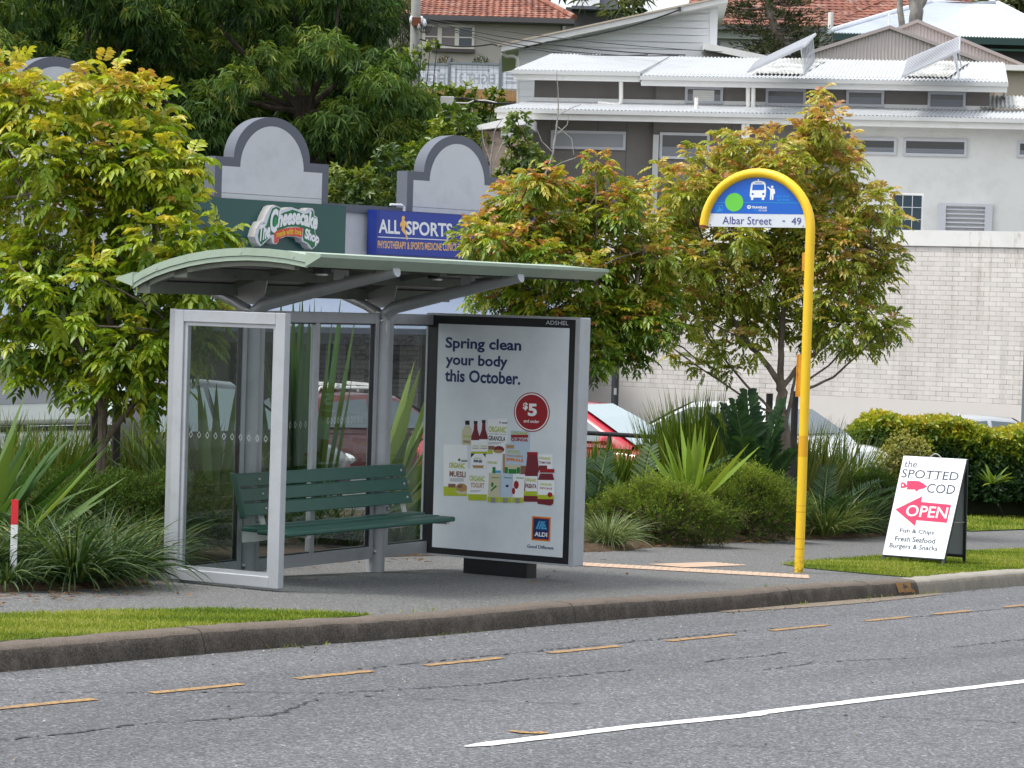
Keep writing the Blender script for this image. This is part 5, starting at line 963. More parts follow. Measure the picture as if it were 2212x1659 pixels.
# ---- tiled house right
PT = Plane((0, 102), (1, -.03)); zb = 7.; th_, OT = PT.thing('house', 'house with a wide terracotta tiled roof behind the dark pine', 'house', zb, None, 11., 4.)
q = lambda x, y, yl=0.: PT(x, y, yl); ze_ = q(1660, 56, -.6)[1]; zr = q(1800, -60, 7)[1]; mb = MB(OT); tiles(mb, (q(1500, 0, 7)[0], 7, zr), (q(2040, 0, 7)[0], 7, zr), (q(1480, 56, -.6)[0], -.6, ze_), (q(1780, 56, -.6)[0], -.6, ze_), 20, .24); tiles(mb, (q(1900, 0, 7)[0], 7, zr), (q(2100, 0, 7)[0], 7, zr), (q(1782, 40, -.3)[0], -.3, ze_+.1), (q(2100, 40, -.3)[0], -.3, ze_+.1), 20, .24); mb.build('roof', 'terracotta', th_)
a, b, c, d = rect(PT, 1546, 62, 1800, 140); mb = MB(OT); mb.box(a, 0, zb-2, c, 6, d+.1); mb.build('wall', ink('wall_grey_white', (.42, .42, .41)), th_, smooth=False); mb = MB(OT); mb.box(a-1, -.75, ze_-.18, q(1785, 56)[0], -.6, ze_-.02); mb.build('gutter', 'trim_slate', th_, smooth=False); mb = MB(OT); mb.box(a-1, -.3, ze_-.45, q(1785, 56)[0], -.1, ze_-.18); mb.build('eave_board', ink('eave_sage', (.42, .46, .42)), th_, smooth=False)
for x0, y0, x1, y1 in ((1629, 82, 1645, 92), (1651, 85, 1664, 93), (1547, 90, 1555, 112)): e_ = rect(PT, x0, y0, x1, y1, -.02); mb = MB(OT); mb.box(e_[0], -.03, e_[1], e_[2], .0, e_[3]); mb.build('window', 'window_dark', th_, smooth=False)
mb = MB(OT); mb.cyl((q(1794, 68, -1)[0], -1, q(1794, 68, -1)[1]), (q(1795, 26, -1)[0], -1, q(1795, 26, -1)[1]), .10, 10); mb.build('flue', 'pvc_white', th_)
# ---- iron roofed house
PI = Plane((0, 94), (1, -.03)); zb = 5.; ih, OI = PI.thing('house', 'house with a big pale corrugated iron roof behind the gum trunks', 'house', zb, None, 14., 4.)
q = lambda x, y, yl=0.: PI(x, y, yl); ze_ = q(2030, 77, -.6)[1]; zr = q(2090, 8, 6)[1]; mb = MB(OI); corr_trap(mb, (q(2010, 8, 6)[0], 6, zr), (q(2155, 8, 6)[0], 6, zr), (q(1790, 76, -.6)[0], -.6, ze_), (q(2300, 76, -.6)[0], -.6, ze_), .10, .02); mb.build('roof', 'iron_roof', ih)
mb = MB(OI); mb.tube([(q(1790, 76, -.6)[0], -.6, ze_+.05), (q(2010, 8, 6)[0], 6, zr+.05), (q(2155, 8, 6)[0], 6, zr+.05), (q(2300, 76, -.6)[0], -.6, ze_+.05)], .09, 8); mb.build('ridge_cap', 'iron_roof', ih); mb = MB(OI); mb.box(q(1796, 80)[0], -.6, ze_-.24, q(2300, 80)[0], -.5, ze_-.02); mb.build('fascia', 'dark_green_trim', ih, smooth=False)
mb = MB(OI); mb.box(q(1800, 80)[0], 0, zb-3, q(2300, 80)[0], 5, ze_-.1); mb.build('wall', 'dark_wall', ih, smooth=False); mb = MB(OI); mb.box(q(2100, 80)[0], -.45, ze_-.42, q(2300, 80)[0], -.35, ze_-.36); mb.build('rail', ink('rail_green', (.02, .10, .07)), ih, smooth=False)
mb = MB(OI); k0 = q(1920, 55, 1); mb.cyl((k0[0], 1, k0[1]-.8), (k0[0], 1, k0[1]+.5), .025, 6); k1 = q(1975, 31, 1); k2 = q(1917, 34, 1); mb.cyl((k2[0], 1, k2[1]), (k1[0], 1, k1[1]), .02, 6)
for i in range(6): x = k2[0]+(k1[0]-k2[0])*i/5; z = k2[1]+(k1[1]-k2[1])*i/5; mb.cyl((x, .75, z), (x, 1.25, z), .01, 4)
mb.build('antenna', 'pvc_white', ih)
# ---- beige twin gables
PG = Plane((0, 82), (1, -.03)); zb = 3.; gh, OGH = PG.thing('house', 'beige metal clad house with two overlapping low gables behind the solar collectors', 'house', zb, None, 13., 4.)
q = lambda x, y, yl=0.: PG(x, y, yl)
def gable(xa, ya, xp, yp, xb, yb2, yl):
    A_, P2, B_ = q(xa, ya, yl), q(xp, yp, yl), q(xb, yb2, yl); zl = min(A_[1], B_[1])-1.2; n = int((B_[0]-A_[0])/.10*4); vs = []
    for i in range(n+1):
        x = A_[0]+(B_[0]-A_[0])*i/n; z = A_[1]+(P2[1]-A_[1])*(x-A_[0])/(P2[0]-A_[0]) if x < P2[0] else P2[1]+(B_[1]-P2[1])*(x-P2[0])/(B_[0]-P2[0]); y = yl+(.014 if i % 4 in (0, 1) else -.014); vs += [(x, y, zl), (x, y, z-.02)]
    mb = MB(OGH); mb.add(vs, [(2*i, 2*i+2, 2*i+3, 2*i+1) for i in range(n)]); o = mb.build('gable_wall', 'beige_metal', gh, smooth=False)
    mb = MB(OGH); 
    for (u_, v_) in ((A_, P2), (P2, B_)): mb.hexa([(u_[0], yl-.12, u_[1]-.05), (v_[0], yl-.12, v_[1]-.05), (v_[0], yl+3, v_[1]-.05), (u_[0], yl+3, u_[1]-.05)], [(u_[0], yl-.12, u_[1]+.05), (v_[0], yl-.12, v_[1]+.05), (v_[0], yl+3, v_[1]+.05), (u_[0], yl+3, u_[1]+.05)])
    mb.build('gable_roof', 'beige_trim', gh, smooth=False)
gable(1752, 113, 1921, 59, 2125, 134, 0.); gable(1900, 78, 1981, 46, 2235, 152, 2.2)
a, b, c, d = rect(PG, 2150, 155, 2260, 230, .6); mb = MB(OGH); mb.box(a, .6, zb-2, c, 2, d); mb.build('wall', ink('wall_tan', (.44, .37, .30)), gh, smooth=False); mb = MB(OGH); mb.box(a, .2, d, c, .6, d+.16); mb.build('gutter', 'fascia_white', gh, smooth=False)
# ---- small brick outhouse left of the units
PO = Plane((0, 61), (1, -.1)); zb = 0.; oh, OO = PO.thing('shed', 'small tan brick shed with a white sloping roof edge beside the grey building', 'shed', zb, None, -.3, 1.)
q = lambda x, y, yl=0.: PO(x, y, yl); a, b, c, d = rect(PO, 1040, 283, 1130, 420); mb = MB(OO); mb.box(a, 0, zb, c, 2, d); mb.build('wall', 'tan_brick', oh, smooth=False); s0, s1 = q(1030, 271, -.3), q(1135, 246, -.3); mb = MB(OO); mb.hexa([(s0[0], -.3, s0[1]-.10), (s1[0], -.3, s1[1]-.22), (s1[0], 2.4, s1[1]-.22), (s0[0], 2.4, s0[1]-.10)], [(s0[0], -.3, s0[1]), (s1[0], -.3, s1[1]), (s1[0], 2.4, s1[1]), (s0[0], 2.4, s0[1])]); mb.build('roof', 'fascia_white', oh, smooth=False)
a, b, c, d = rect(PO, 1082, 276, 1120, 297, -.05); mb = MB(OO); mb.box(a, -.06, b, c, 0, d); mb.build('gable_panel', 'weatherboard', oh, smooth=False)
# ------------------------------------------------------------------ vehicles
def paint(n, c): 
    if n not in M: pm(n, c, .28, .03, 1, spec=.6, coat=.8, dirt=tuple(.6*q+.04 for q in c), damt=.15)
    return n
paint('car_red', (.42, .010, .025)); paint('car_white', (.70, .71, .72)); paint('car_silver', (.40, .42, .45)); paint('car_maroon', (.11, .016, .016)); paint('car_grey', (.075, .078, .088)); paint('ute_white', (.60, .65, .60))
pm('car_glass', (.10, .125, .14), .04, .1, 1, spec=1.); pm('car_screen', (.34, .42, .44), .05, .12, 1.4, spec=1.); pm('tyre', (.02, .02, .02), .8, .2, 8); pm('rim', (.45, .45, .46), .35, .1, 6, metal=.7); pm('lamp_red', (.60, .02, .01), .15, .1, 9, spec=.8, coat=.6); pm('lamp_clear', (.65, .67, .68), .1, .05, 4, spec=.8, coat=.6); pm('car_trim', (.018, .018, .02), .5, .2, 5)
def car(label, cat, px, Y, py_top, fwd, col, L=4.3, H=1.46, hatch=True, dark='car_glass', screen='car_glass', rack=False, name='parked_car'):
    P = at(px, 900, Y); z0 = gz(P[0], P[1]); ztop = at(px, py_top, Y)[2]; z0 = min(z0, ztop-H+.02) if abs(ztop-z0-H) < .5 else ztop-H
    t = thing(name, label, cat, (P[0], P[1], z0), math.atan2(fwd[1], fwd[0]), 'cars parked behind the garden bed'); k = L/4.3; h = H/1.46
    st_ = [(-2.15, .38, .72, .60), (-2.08, .26, .90, .76), (-1.85, .20, .97, .83), (-1.2, .18, .985, .87), (0, .18, .96, .885), (.95, .18, .93, .875), (1.55, .19, .84, .84), (1.95, .24, .74, .74), (2.14, .34, .62, .58)]
    mb = MB(); vs = []; 
    for x, a, b, w in st_: x *= k; a *= h; b *= h; vs += [(x, -w*.82, a), (x, -w, a+.10), (x, -w*1.02, (a+b)/2), (x, -w*.96, b-.05), (x, -w*.86, b), (x, w*.86, b), (x, w*.96, b-.05), (x, w*1.02, (a+b)/2), (x, w, a+.10), (x, w*.82, a)]
    n = 10; fs = [(i*n+j, i*n+(j+1) % n, (i+1)*n+(j+1) % n, (i+1)*n+j) for i in range(len(st_)-1) for j in range(n)]+[tuple(range(n-1, -1, -1)), tuple((len(st_)-1)*n+j for j in range(n))]
    mb.add(vs, fs); body = mb.build('body', col, t, angle=50); sd = body.modifiers.new('sub', 'SUBSURF'); sd.levels = sd.render_levels = 1
    g0 = -2.0 if hatch else -1.55
    G = [(g0, .95, .78), (g0+.16, 1.10, .75), (g0+.62, 1.36, .64), (g0+1.0, 1.44, .60), (-.35, 1.46, .60), (.12, 1.43, .60), (.45, 1.25, .68), (1.02, .93, .79)]
    mb = MB(); vs = []
    for x, z, w in G: z *= h; x *= k; vs += [(x, -.82, .90*h), (x, -w-.03, z-.05), (x, -w+.06, z), (x, w-.06, z), (x, w+.03, z-.05), (x, .82, .90*h)]
    n = 6; fs = [(i*n+j, i*n+j+1, (i+1)*n+j+1, (i+1)*n+j) for i in range(len(G)-1) for j in range(n-1)]; mb.add(vs, fs); cab = mb.build('cabin', col, t, angle=45)
    for s in (-1, 1):
        mb = MB(); f = lambda x, z: (x*k, s*((.84-.24*max(0, (z-.95))/.5)+.012), z*h); a = [(g0+.55, .99), (g0+.85, 1.33), (-.42, 1.385), (-.42, .98)]; b = [(-.34, .98), (-.34, 1.385), (.10, 1.36), (.42, 1.20), (.80, .98)]
        for q in (a, b): mb.add([f(*p) for p in (q if s > 0 else q[::-1])], [tuple(range(len(q)))])
        mb.build('side_window', dark, cab, smooth=False)
    sc_ = lambda x, z, w, s: (x*k, s*w, z*h)
    mb = MB(); mb.quad(sc_(.16+.02, 1.425, .50, -1), sc_(1.02+.015, .965, .68, -1), sc_(1.02+.015, .965, .68, 1), sc_(.16+.02, 1.425, .50, 1)); mb.add([sc_(.17, 1.43, .52, -1), sc_(.475, 1.275, .60, -1), sc_(1.045, .955, .70, -1), sc_(1.045, .955, .70, 1), sc_(.475, 1.275, .60, 1), sc_(.17, 1.43, .52, 1)], [(0, 1, 4, 5), (1, 2, 3, 4)]); mb.build('windscreen', screen, cab, smooth=False)
    mb = MB(); mb.add([sc_(g0+.13, 1.07, .66, -1), sc_(g0+.13, 1.07, .66, 1), sc_(g0+.60, 1.365, .54, 1), sc_(g0+.60, 1.365, .54, -1)], [(0, 1, 2, 3)]); mb.v = [(x-.02, y, z+.012) for x, y, z in mb.v]; mb.build('rear_window', dark, cab, smooth=False)
    for x in (-1.32, 1.32):
        for s in (-1, 1):
            mb = MB(); mb.cyl((x*k, s*.66, .31), (x*k, s*.87, .31), .315, 22); w = mb.build('wheel', 'tyre', t); mb = MB(); mb.cyl((x*k, s*.86, .31), (x*k, s*.885, .31), .20, 16); mb.build('rim', 'rim', w)
    for s in (-1, 1):
        mb = MB(); mb.box(-2.10*k, s*.46, .68*h, -1.90*k, s*.72, .77*h); mb.build('tail_lamp', 'lamp_red', t, bevel=.03); mb = MB(); mb.ball((1.98*k, s*.56, .64*h), (.10, .17, .07), 10, 7); mb.build('headlight', 'lamp_clear', t)
        mb = MB(); mb.ball((.72*k, s*.95, 1.0*h), (.07, .10, .065), 8, 6); mb.build('mirror', col, t)
    mb = MB(); mb.box(-2.2*k, -.70, .30*h, -2.05*k, .70, .42*h); mb.box(2.02*k, -.6, .28*h, 2.19*k, .6, .40*h); mb.build('bumper_strip', 'car_trim', t, smooth=False, bevel=.02)
    if rack:
        for s in (-1, 1): mb = MB(); mb.tube([(-1.2, s*.55, 1.46*h), (-1.15, s*.55, 1.54*h), (.0, s*.55, 1.54*h), (.06, s*.55, 1.45*h)], .022, 8); mb.build('roof_rail', 'fascia_white', t)
        mb = MB(); mb.box(-.9, -.6, 1.56*h, -.84, .6, 1.60*h); mb.box(-.2, -.6, 1.56*h, -.14, .6, 1.60*h); mb.build('roof_bar', 'fascia_white', t, smooth=False)
    return t
car('bright red hatchback showing its pale windscreen, left of the leaning fern fronds', 'car', 1262, 37.2, 870, (.90, -.44), 'car_red', H=1.44, screen='car_screen')
car('white sedan with a red tail lamp left of the golden hedge', 'car', 1568, 38.2, 866, (-.76, .65), 'car_white', hatch=False, L=4.5)
car('silver car whose roof just shows above the hedge top', 'car', 2130, 47, 875, (.9, .42), 'car_silver', hatch=True)
car('dark red wagon with roof bars seen through the shelter glass', 'car', 800, 44, 850, (.86, .5), 'car_maroon', H=1.55, rack=True)
car('silver grey four wheel drive with a red tail lamp behind the left tree', 'car', 395, 30.5, 818, (.55, .83), 'car_grey', H=1.62, L=4.6, dark='car_screen')
# white utility with a canopy, far left
P_ = at(-95, 900, 26.8); z0 = gz(P_[0], P_[1])-.15; ut = thing('utility_truck', 'white utility with a smoky lift-up canopy window and black handle at the far left', 'utility', (P_[0], P_[1], z0), math.atan2(.80, .60), 'cars parked behind the garden bed')
q = lambda x, z: (x, z)
mb = MB(); mb.hexa([(-2.2, -.85, .45), (1.25, -.85, .45), (1.25, .85, .45), (-2.2, .85, .45)], [(-2.2, -.86, .92), (1.25, -.86, .92), (1.25, .86, .92), (-2.2, .86, .92)]); mb.hexa([(-3.9, -.82, .4), (-2.25, -.85, .4), (-2.25, .85, .4), (-3.9, .82, .4)], [(-3.9, -.76, .93), (-2.25, -.84, .98), (-2.25, .84, .98), (-3.9, .76, .93)]); mb.build('tray', 'ute_white', ut, bevel=.05)
mb = MB(); mb.hexa([(-2.2, -.86, .955), (1.2, -.86, .955), (1.2, .86, .955), (-2.2, .86, .955)], [(-2.2, -.70, 1.72), (1.2, -.70, 1.72), (1.2, .70, 1.72), (-2.2, .70, 1.72)]); cp = mb.build('canopy', 'ute_white', ut, bevel=.06)
mb = MB(); mb.add([(-2.05, -.871+.0, 1.13), (.62, -.851, 1.17), (.78, -.838, 1.24), (1.08, -.835, 1.25), (1.06, -.735, 1.60), (-2.05, -.745, 1.58)], [tuple(range(6))]); mb.v = [(x, -(.86-.16*(z-.955)/.765)-.008, z) for x, y, z in mb.v]; mb.build('side_window', pm('smoky_glass', (.20, .205, .225), .08, .35, 1.6, spec=1.), cp, smooth=False)  # dark glass whose cloud reflection is put into the grey colour
mb = MB(); mb.box(-2.21, -.866, .915, 1.21, -.80, .950); mb.build('seal', 'car_trim', cp, smooth=False)
mb = MB(); mb.tube([(.70, -.87, 1.165), (.72, -.885, 1.175), (1.0, -.885, 1.185), (1.04, -.87, 1.18)], .026, 8); mb.build('handle', 'car_trim', cp)
mb = MB(); txt(mb, 'ALPHA', -.62, -.25, 1.045, 1.085, -.852, shear=.2, bold=.02); mb.build('lettering', 'decal_white', cp, smooth=False)
mb = MB(); mb.hexa([(-3.95, -.78, .93), (-2.3, -.80, .96), (-2.3, .80, .96), (-3.95, .78, .93)], [(-3.2, -.64, 1.66), (-2.4, -.66, 1.66), (-2.4, .66, 1.66), (-3.2, .64, 1.66)]); cb2 = mb.build('cabin', 'ute_white', ut, bevel=.06)
mb = MB(); mb.quad((-3.6, -.785, 1.04), (-2.5, -.795, 1.02), (-2.5, -.685, 1.56), (-3.12, -.675, 1.56)); mb.build('side_window', 'car_glass', cb2, smooth=False)
for x in (.2, -3.1):
    for s in (-1, 1): mb = MB(); mb.cyl((x, s*.64, .36), (x, s*.86, .36), .36, 20); w = mb.build('wheel', 'tyre', ut); mb = MB(); mb.cyl((x, s*.855, .36), (x, s*.875, .36), .22, 14); mb.build('rim', 'rim', w)
for s in (-1, 1): mb = MB(); mb.box(1.22, s*.74-.08, .62, 1.27, s*.74+.08, .88); mb.build('tail_lamp', 'lamp_red', ut, smooth=False)
# ------------------------------------------------------------------ poles, rails, stakes, wires
pm('dark_post', (.020, .021, .026), .5, .25, 4); pm('dark_timber', (.055, .048, .045), .85, .3, 12, bump=.3); pm('pole_timber', (.34, .335, .32), .9, .22, 3, dirt=(.17, .17, .155), damt=.7, bump=.3); pm('wire_black', (.015, .015, .016), .6)
def pole(name, label, cat, px, py, Y, r0, r1, ztop, mat, group=None, zbase=None):
    P = at(px, py, Y); zb_ = gz(P[0], P[1]) if zbase is None else zbase; t = thing(name, label, cat, (P[0], P[1], zb_), 0, group); mb = MB(); mb.tube([(0, 0, -.05), (0, 0, ztop-zb_)], [r0, r1], 16); o = mb.build('shaft', mat, t); return t, o, zb_
lp, _, zl_ = pole('street_light_pole', 'galvanised street light pole at the right edge behind the hedge', 'light pole', 2236, 600, 42, .135, .115, 6.5, 'galvanised')
mb = MB(); mb.box(-.13, -.13, 0, .13, .13, .03); mb.build('base_plate', 'galvanised', lp, smooth=False)
mb = MB(); mb.tube([(0, 0, 6.5-zl_), (-.1, -.3, 6.8-zl_), (-.4, -1.2, 7.0-zl_)], .05, 10); ar = mb.build('arm', 'galvanised', lp); mb = MB(); mb.ball((-.5, -1.4, 7.0-zl_), (.12, .3, .06), 10, 6); mb.build('lamp_head', 'galvanised', ar)
bp, _, _ = pole('steel_post', 'square black steel post behind the red car roof', 'post', 1330, 800, 42, .055, .055, -.35, 'dark_post'); mb = MB(); mb.box(-.02, -.062, 1.45, .02, -.056, 1.55); mb.build('tag', 'steel', bp, smooth=False)
for i, (px, py, Y, h, lab) in enumerate(((250, 960, 22.6, .62, 'dark timber tree stake right of the left tree trunk'), (203, 960, 22.9, .55, 'dark timber tree stake behind the left tree trunk'), (1661, 900, 31.3, .98, 'dark timber stake left of the right tree trunk'), (1716, 900, 31.6, 1.02, 'dark timber stake between the right tree trunk and the yellow pole'))):
    P = at(px, py, Y); zb_ = W(*[P[:2]@U, P[:2]@V])[2]; zt_ = at(px, {0: 859, 1: 870, 2: 850, 3: 845}[i], Y)[2]; t = thing('tree_stake', lab, 'stake', (P[0], P[1], zb_), .4, 'tree stakes'); mb = MB(); mb.box(-.028, -.028, -.02, .028, .028, zt_-zb_); mb.build('shaft', 'dark_timber', t, smooth=False)
P0_, P1_ = at(1180, 930, 34), at(1452, 946, 34.5); rl = thing('rail_fence', 'low black tube rail in front of the red car', 'rail', (P0_[0], P0_[1], gz(P0_[0], P0_[1])), 0); k = np.array([-P0_[0], -P0_[1], -gz(P0_[0], P0_[1])]); mb = MB(k); mb.cyl(P0_, P1_, .028, 10); mb.build('top_rail', 'dark_post', rl)
for s in (0.02, .5, .98): p = P0_+(P1_-P0_)*s; mb = MB(k); mb.cyl((p[0], p[1], gz(p[0], p[1])), p, .026, 10); mb.build('post', 'dark_post', rl)
# utility pole with cables
up_, sh_, zb_ = pole('utility_pole', 'weathered timber power pole with insulators and cables beside the tiled house', 'power pole', 897, 60, 76, .145, .12, 9.5, 'pole_timber', None, 3.)
Pq = at(897, 60, 76); k = -np.array([Pq[0], Pq[1], 3.]); f = lambda x, y, dy=0.: at(x, y, 76+dy)
mb = MB(k); a = f(893, 56, -.2); b = f(912, 57, -.2); mb.bar(a, b, .10, .09); mb.bar(f(892, 51, -.25), f(918, 50, .4), .09, .09); mb.build('crossarm', 'pole_timber', sh_, smooth=False)
mb = MB(k); 
for x, y in ((911, 44), (889, 43), (905, 55), (917, 50)): mb.ball(f(x, y, -.3), (.06, .06, .10), 8, 6); mb.ball(f(x, y-4, -.3), (.045, .045, .07), 8, 6)
mb.build('insulator', 'iron_roof', sh_)
mb = MB(k); mb.box(*(f(900, 48, -.25)+k*0-np.array([.12, .1, .1])), *(f(900, 48, -.25)+np.array([.12, .05, .12]))); mb.build('fuse_box', 'rust', sh_, smooth=False)
mb = MB(k)
for i in range(5): x0 = 905+i*4; mb.tube([f(x0, 50+i, -.3), f(x0+2, 66+i*2, -.35), f(x0+8, 72-i, -.3), f(x0+12, 56, -.3)], .012, 5)
mb.build('loop_cable', 'wire_black', sh_)
mb = MB(k); mb.cyl(f(893, 95, -.2), f(896, 130, -.2), .012, 6); mb.build('earth_wire', 'wire_black', sh_)
def wire(label, pts, sag, r, grp='overhead cables'):
    P = [np.array(p) for p in pts]; o = P[0]; t = thing('overhead_cable', label, 'cable', o, 0, grp); mb = MB(-o); out = []
    for a, b in zip(P[:-1], P[1:]):
        for i in range(10): s = i/10; out.append(a+(b-a)*s-np.array([0, 0, 4*sag*s*(1-s)]))
    out.append(P[-1]); mb.tube(out, r, 5); mb.build('strand', 'wire_black', t); return t
wire('thin overhead cable crossing above the cream window, uppermost', [f(910, 38), at(1560, 112, 66)], .12, .010); wire('overhead cable from the power pole, second from the top', [f(916, 43), at(1480, 119, 66)], .18, .016); wire('overhead cable from the power pole, third from the top', [f(916, 45), at(1465, 120, 66)], .28, .014); wire('overhead cable from the power pole, lowest of the bundle', [f(916, 46), at(1400, 118, 66)], .30, .012)
wire('thick service cable running up to the white skillion wall', [f(908, 85), at(1063, 95, 74), at(1180, 91, 73.3), at(1466, 22, 73.2)], .12, .022)
cbx = wire('low grey cable with a white junction box in front of the timber fence', [at(920, 204, 70), at(1000, 212, 70), at(1130, 224, 70)], .05, .03, None); k = -at(920, 204, 70); mb = MB(k); c = at(966, 219, 69.9); mb.box(*(c-np.array([.17, .08, .12])), *(c+np.array([.17, .08, .12]))); mb.build('junction_box', 'pvc_white', cbx, smooth=False, bevel=.02); mb = MB(k); mb.tube([at(985, 222, 69.9), at(1010, 223, 69.9), at(1024, 217, 70), at(1050, 217, 70), at(1080, 224, 70), at(1130, 228, 70)], .02, 6); mb.build('loop_cable', 'pvc_white', cbx)
# mesh fence with mirrored banners, timber fence
PF2 = Plane((0, 85), (1, -.02)); zf_ = 4.9; tf, OT2 = PF2.thing('temporary_fence', 'wire mesh site fence hung with white banners whose lettering shows reversed', 'fence', zf_, None, -1.5, 0.)
ink('banner_white', (.82, .83, .90)); ink('banner_grey', (.47, .48, .54))
for x0, x1, s in ((880, 967, 'EIGH'), (973, 1077, 'EIGHT 3'), (1083, 1130, 'E')):
    a, b, c, d = rect(PF2, x0, 140, x1, 192); mb = MB(OT2); mb.box(a, 0, b, c, .012, d); pn = mb.build('banner', 'banner_white', tf, smooth=False)
    mb = MB(OT2); tx0, tx1 = {880: (905, 962), 973: (992, 1070), 1083: (1092, 1135)}[x0]; e_ = rect(PF2, tx0, 159, tx1, 180); v, fc = text2d(s, .03); lo, hi = v.min(0), v.max(0); mb.add([(e_[2]-(e_[2]-e_[0])*((q_-lo)/(hi-lo))[0], -.004, e_[1]+(e_[3]-e_[1])*((q_-lo)/(hi-lo))[1]) for q_ in v], fc)
    e2_ = rect(PF2, tx0-9, 149, tx1-12, 155); mb.box(e2_[0], -.004, e2_[3]-.05, e2_[2], -.003, e2_[3]); mb.box(e2_[0], -.004, e_[1]-.1, e2_[0]+.06, -.003, e2_[3]); mb.box(e2_[2]-.06, -.004, e_[3]+.05, e2_[2], -.003, e2_[3]); mb.build('lettering', 'banner_grey', pn, smooth=False)
    mb = MB(OT2)
    for x in np.arange(a, c, .16): mb.box(x-.0035, -.025, b-.1, x+.0035, -.018, d)
    for z in np.arange(b, d, .16): mb.box(a, -.025, z-.003, c, -.019, z+.003)
    mb.build('wire_mesh', 'galvanised', tf, smooth=False); mb = MB(OT2); mb.box(a-.05, -.05, d, c+.05, 0, d+.06); mb.box(a-.08, -.05, b-.4, a-.01, 0, d+.18); mb.build('frame', 'galvanised', tf, smooth=False)
PF3 = Plane((0, 82), (1, 0)); wf, OT3 = PF3.thing('timber_fence', 'orange timber paling fence below the banners', 'fence', 3.6, None, -.5, 0.); a, b, c, d = rect(PF3, 900, 192, 1122, 240); pm('pine_paling', (.42, .24, .10), .85, .2, 6, dirt=(.2, .12, .06), damt=.5)
mb = MB(OT3); n = int((c-a)/.11)
for i in range(n): mb.box(a+i*.11, 0, b, a+i*.11+.102, .02, d-random.random()*.04)
mb.build('palings', 'pine_paling', wf, smooth=False); mb = MB(OT3); mb.box(a, -.05, (b+d)/2, c, 0, (b+d)/2+.09); mb.build('rail', 'pine_paling', wf, smooth=False)
# ------------------------------------------------------------------ vegetation
leafmat('leaf_glossy', .36, .34, .55); leafmat('leaf_matte', .6, .30, .3); leafmat('leaf_dark', .48, .28, .25); leafmat('strap_leaf', .5, .25, .3); leafmat('fine_leaf', .7, .32, .2)
def bark(name, a, b, c):
    m, nt, out = nodes(name); n = noise(nt, 7, 8, .75, coords(nt, (1, 1, .35))); finish(nt, out, ramp(nt, n, [(.3, a), (.5, b), (.72, c)]), .9, 0, .15, noise(nt, 26, 6, .7, coords(nt, (1, 1, .4))), .7, .012); M[name] = m
bark('bark_grey', (.055, .045, .036), (.15, .125, .10), (.27, .24, .20)); bark('bark_brown', (.018, .015, .012), (.05, .04, .03), (.10, .08, .06)); bark('bark_pale', (.14, .13, .12), (.28, .26, .24), (.42, .40, .37))
def limb_mesh(mb, pts, r0, r1, n=8):
    P = [np.array(p, float) for p in pts]; out = []
    for a, b in zip(P[:-1], P[1:]):
        for i in range(4): s = i/4; out.append(a+(b-a)*s+rng.normal(0, r0*.18, 3)*(1 if 0 < s else 0))
    out.append(P[-1]); mb.tube(out, list(np.linspace(r0, r1, len(out))), n)
def street_tree(label, Y, blobs, limbs, cols, flush, size, per, seed, base_t=.22, hotk=.22, dep=1.0, nl=7):
    """limbs: (picture points, r0, r1); blobs: (x, y, r[, dY]); cols: palette old->young; flush: young-growth share"""
    global rng
    rng = np.random.default_rng(seed); B = []; 
    for b in blobs:
        x, y, r = b[:3]; dY = b[3] if len(b) > 3 else rng.normal(0, .28)*dep; c = at(x, y, Y+dY); rr = r/FPX*(Y+dY); B.append((c, rr*.93))
        for _ in range(3): o = rand_dir(1)[0]; B.append((c+o*rr*.72, rr*rng.uniform(.38, .56)))
    base = at(*limbs[0][0][0], Y); base[2] = gz(base[0], base[1])+.05
    t = thing('street_tree', label, 'tree', base, 0, 'street trees in the garden bed'); mb = MB(-base)
    for i, (pts, r0, r1) in enumerate(limbs):
        P = [at(x, y, Y+dy) for x, y, dy in [(q+(0,))[:3] for q in pts]]
        if i == 0: P[0] = base-np.array([0, 0, .05])
        limb_mesh(mb, P, r0, r1)
    tips = np.array([at(*l[0][-1][:2], Y) for l in limbs[1:]])
    for c, r in B[::4]:
        j = np.argmin(np.linalg.norm(tips-c, axis=1)); limb_mesh(mb, [tips[j], (tips[j]+c)/2+rng.normal(0, .05, 3), c], .012, .005, 5)
    mb.build('trunk', 'bark_grey', t)
    P, O, bi = crown(B, per); keep = rng.random(len(P)) < .93; P, O = P[keep], O[keep]
    A = unit(O*.9+np.array([0, 0, .30])+rng.normal(0, .42, O.shape)); ls = size*rng.uniform(.8, 1.2, len(P)); b_, d_, n_, ix = pinnate(P, A, 4, ls[:, None])
    zt = (P[:, 2]-P[:, 2].min())/(np.ptp(P[:, 2])+1e-6); cl = np.array([rng.normal(0, .16) for _ in B])[bi[keep]]
    young = np.clip((A[:, 2]*.5+zt*.35+cl+rng.normal(0, .22, len(P)))-(.62-flush), 0, 1)
    tt = np.clip(base_t+.46*young+rng.normal(0, .10, len(P))+.16*zt, 0, 1); hot = rng.random(len(P)) < flush*hotk*np.clip(young*3, 0, 1.6); tt = np.where(hot, rng.uniform(.74, 1., len(P)), tt)  # height term puts light from above into leaf colour, besides young growth
    col = palette(tt[ix], cols)*rng.uniform(.82, 1.18, (len(ix), 1)); L = ls[ix]*rng.uniform(.75, 1.15, len(ix))
    leaves('crown', b_-base, d_, n_, L, L*.42, col, 'leaf_glossy', t, droop=.22, fold=.22); return t
GREEN = [(.030, .080, .012), (.070, .155, .015), (.155, .245, .020), (.29, .33, .03), (.45, .38, .05), (.50, .28, .07), (.42, .15, .07)]
LIME = [(.030, .080, .010), (.075, .160, .014), (.18, .28, .018), (.31, .385, .028), (.43, .43, .04), (.50, .40, .05), (.46, .27, .08)]
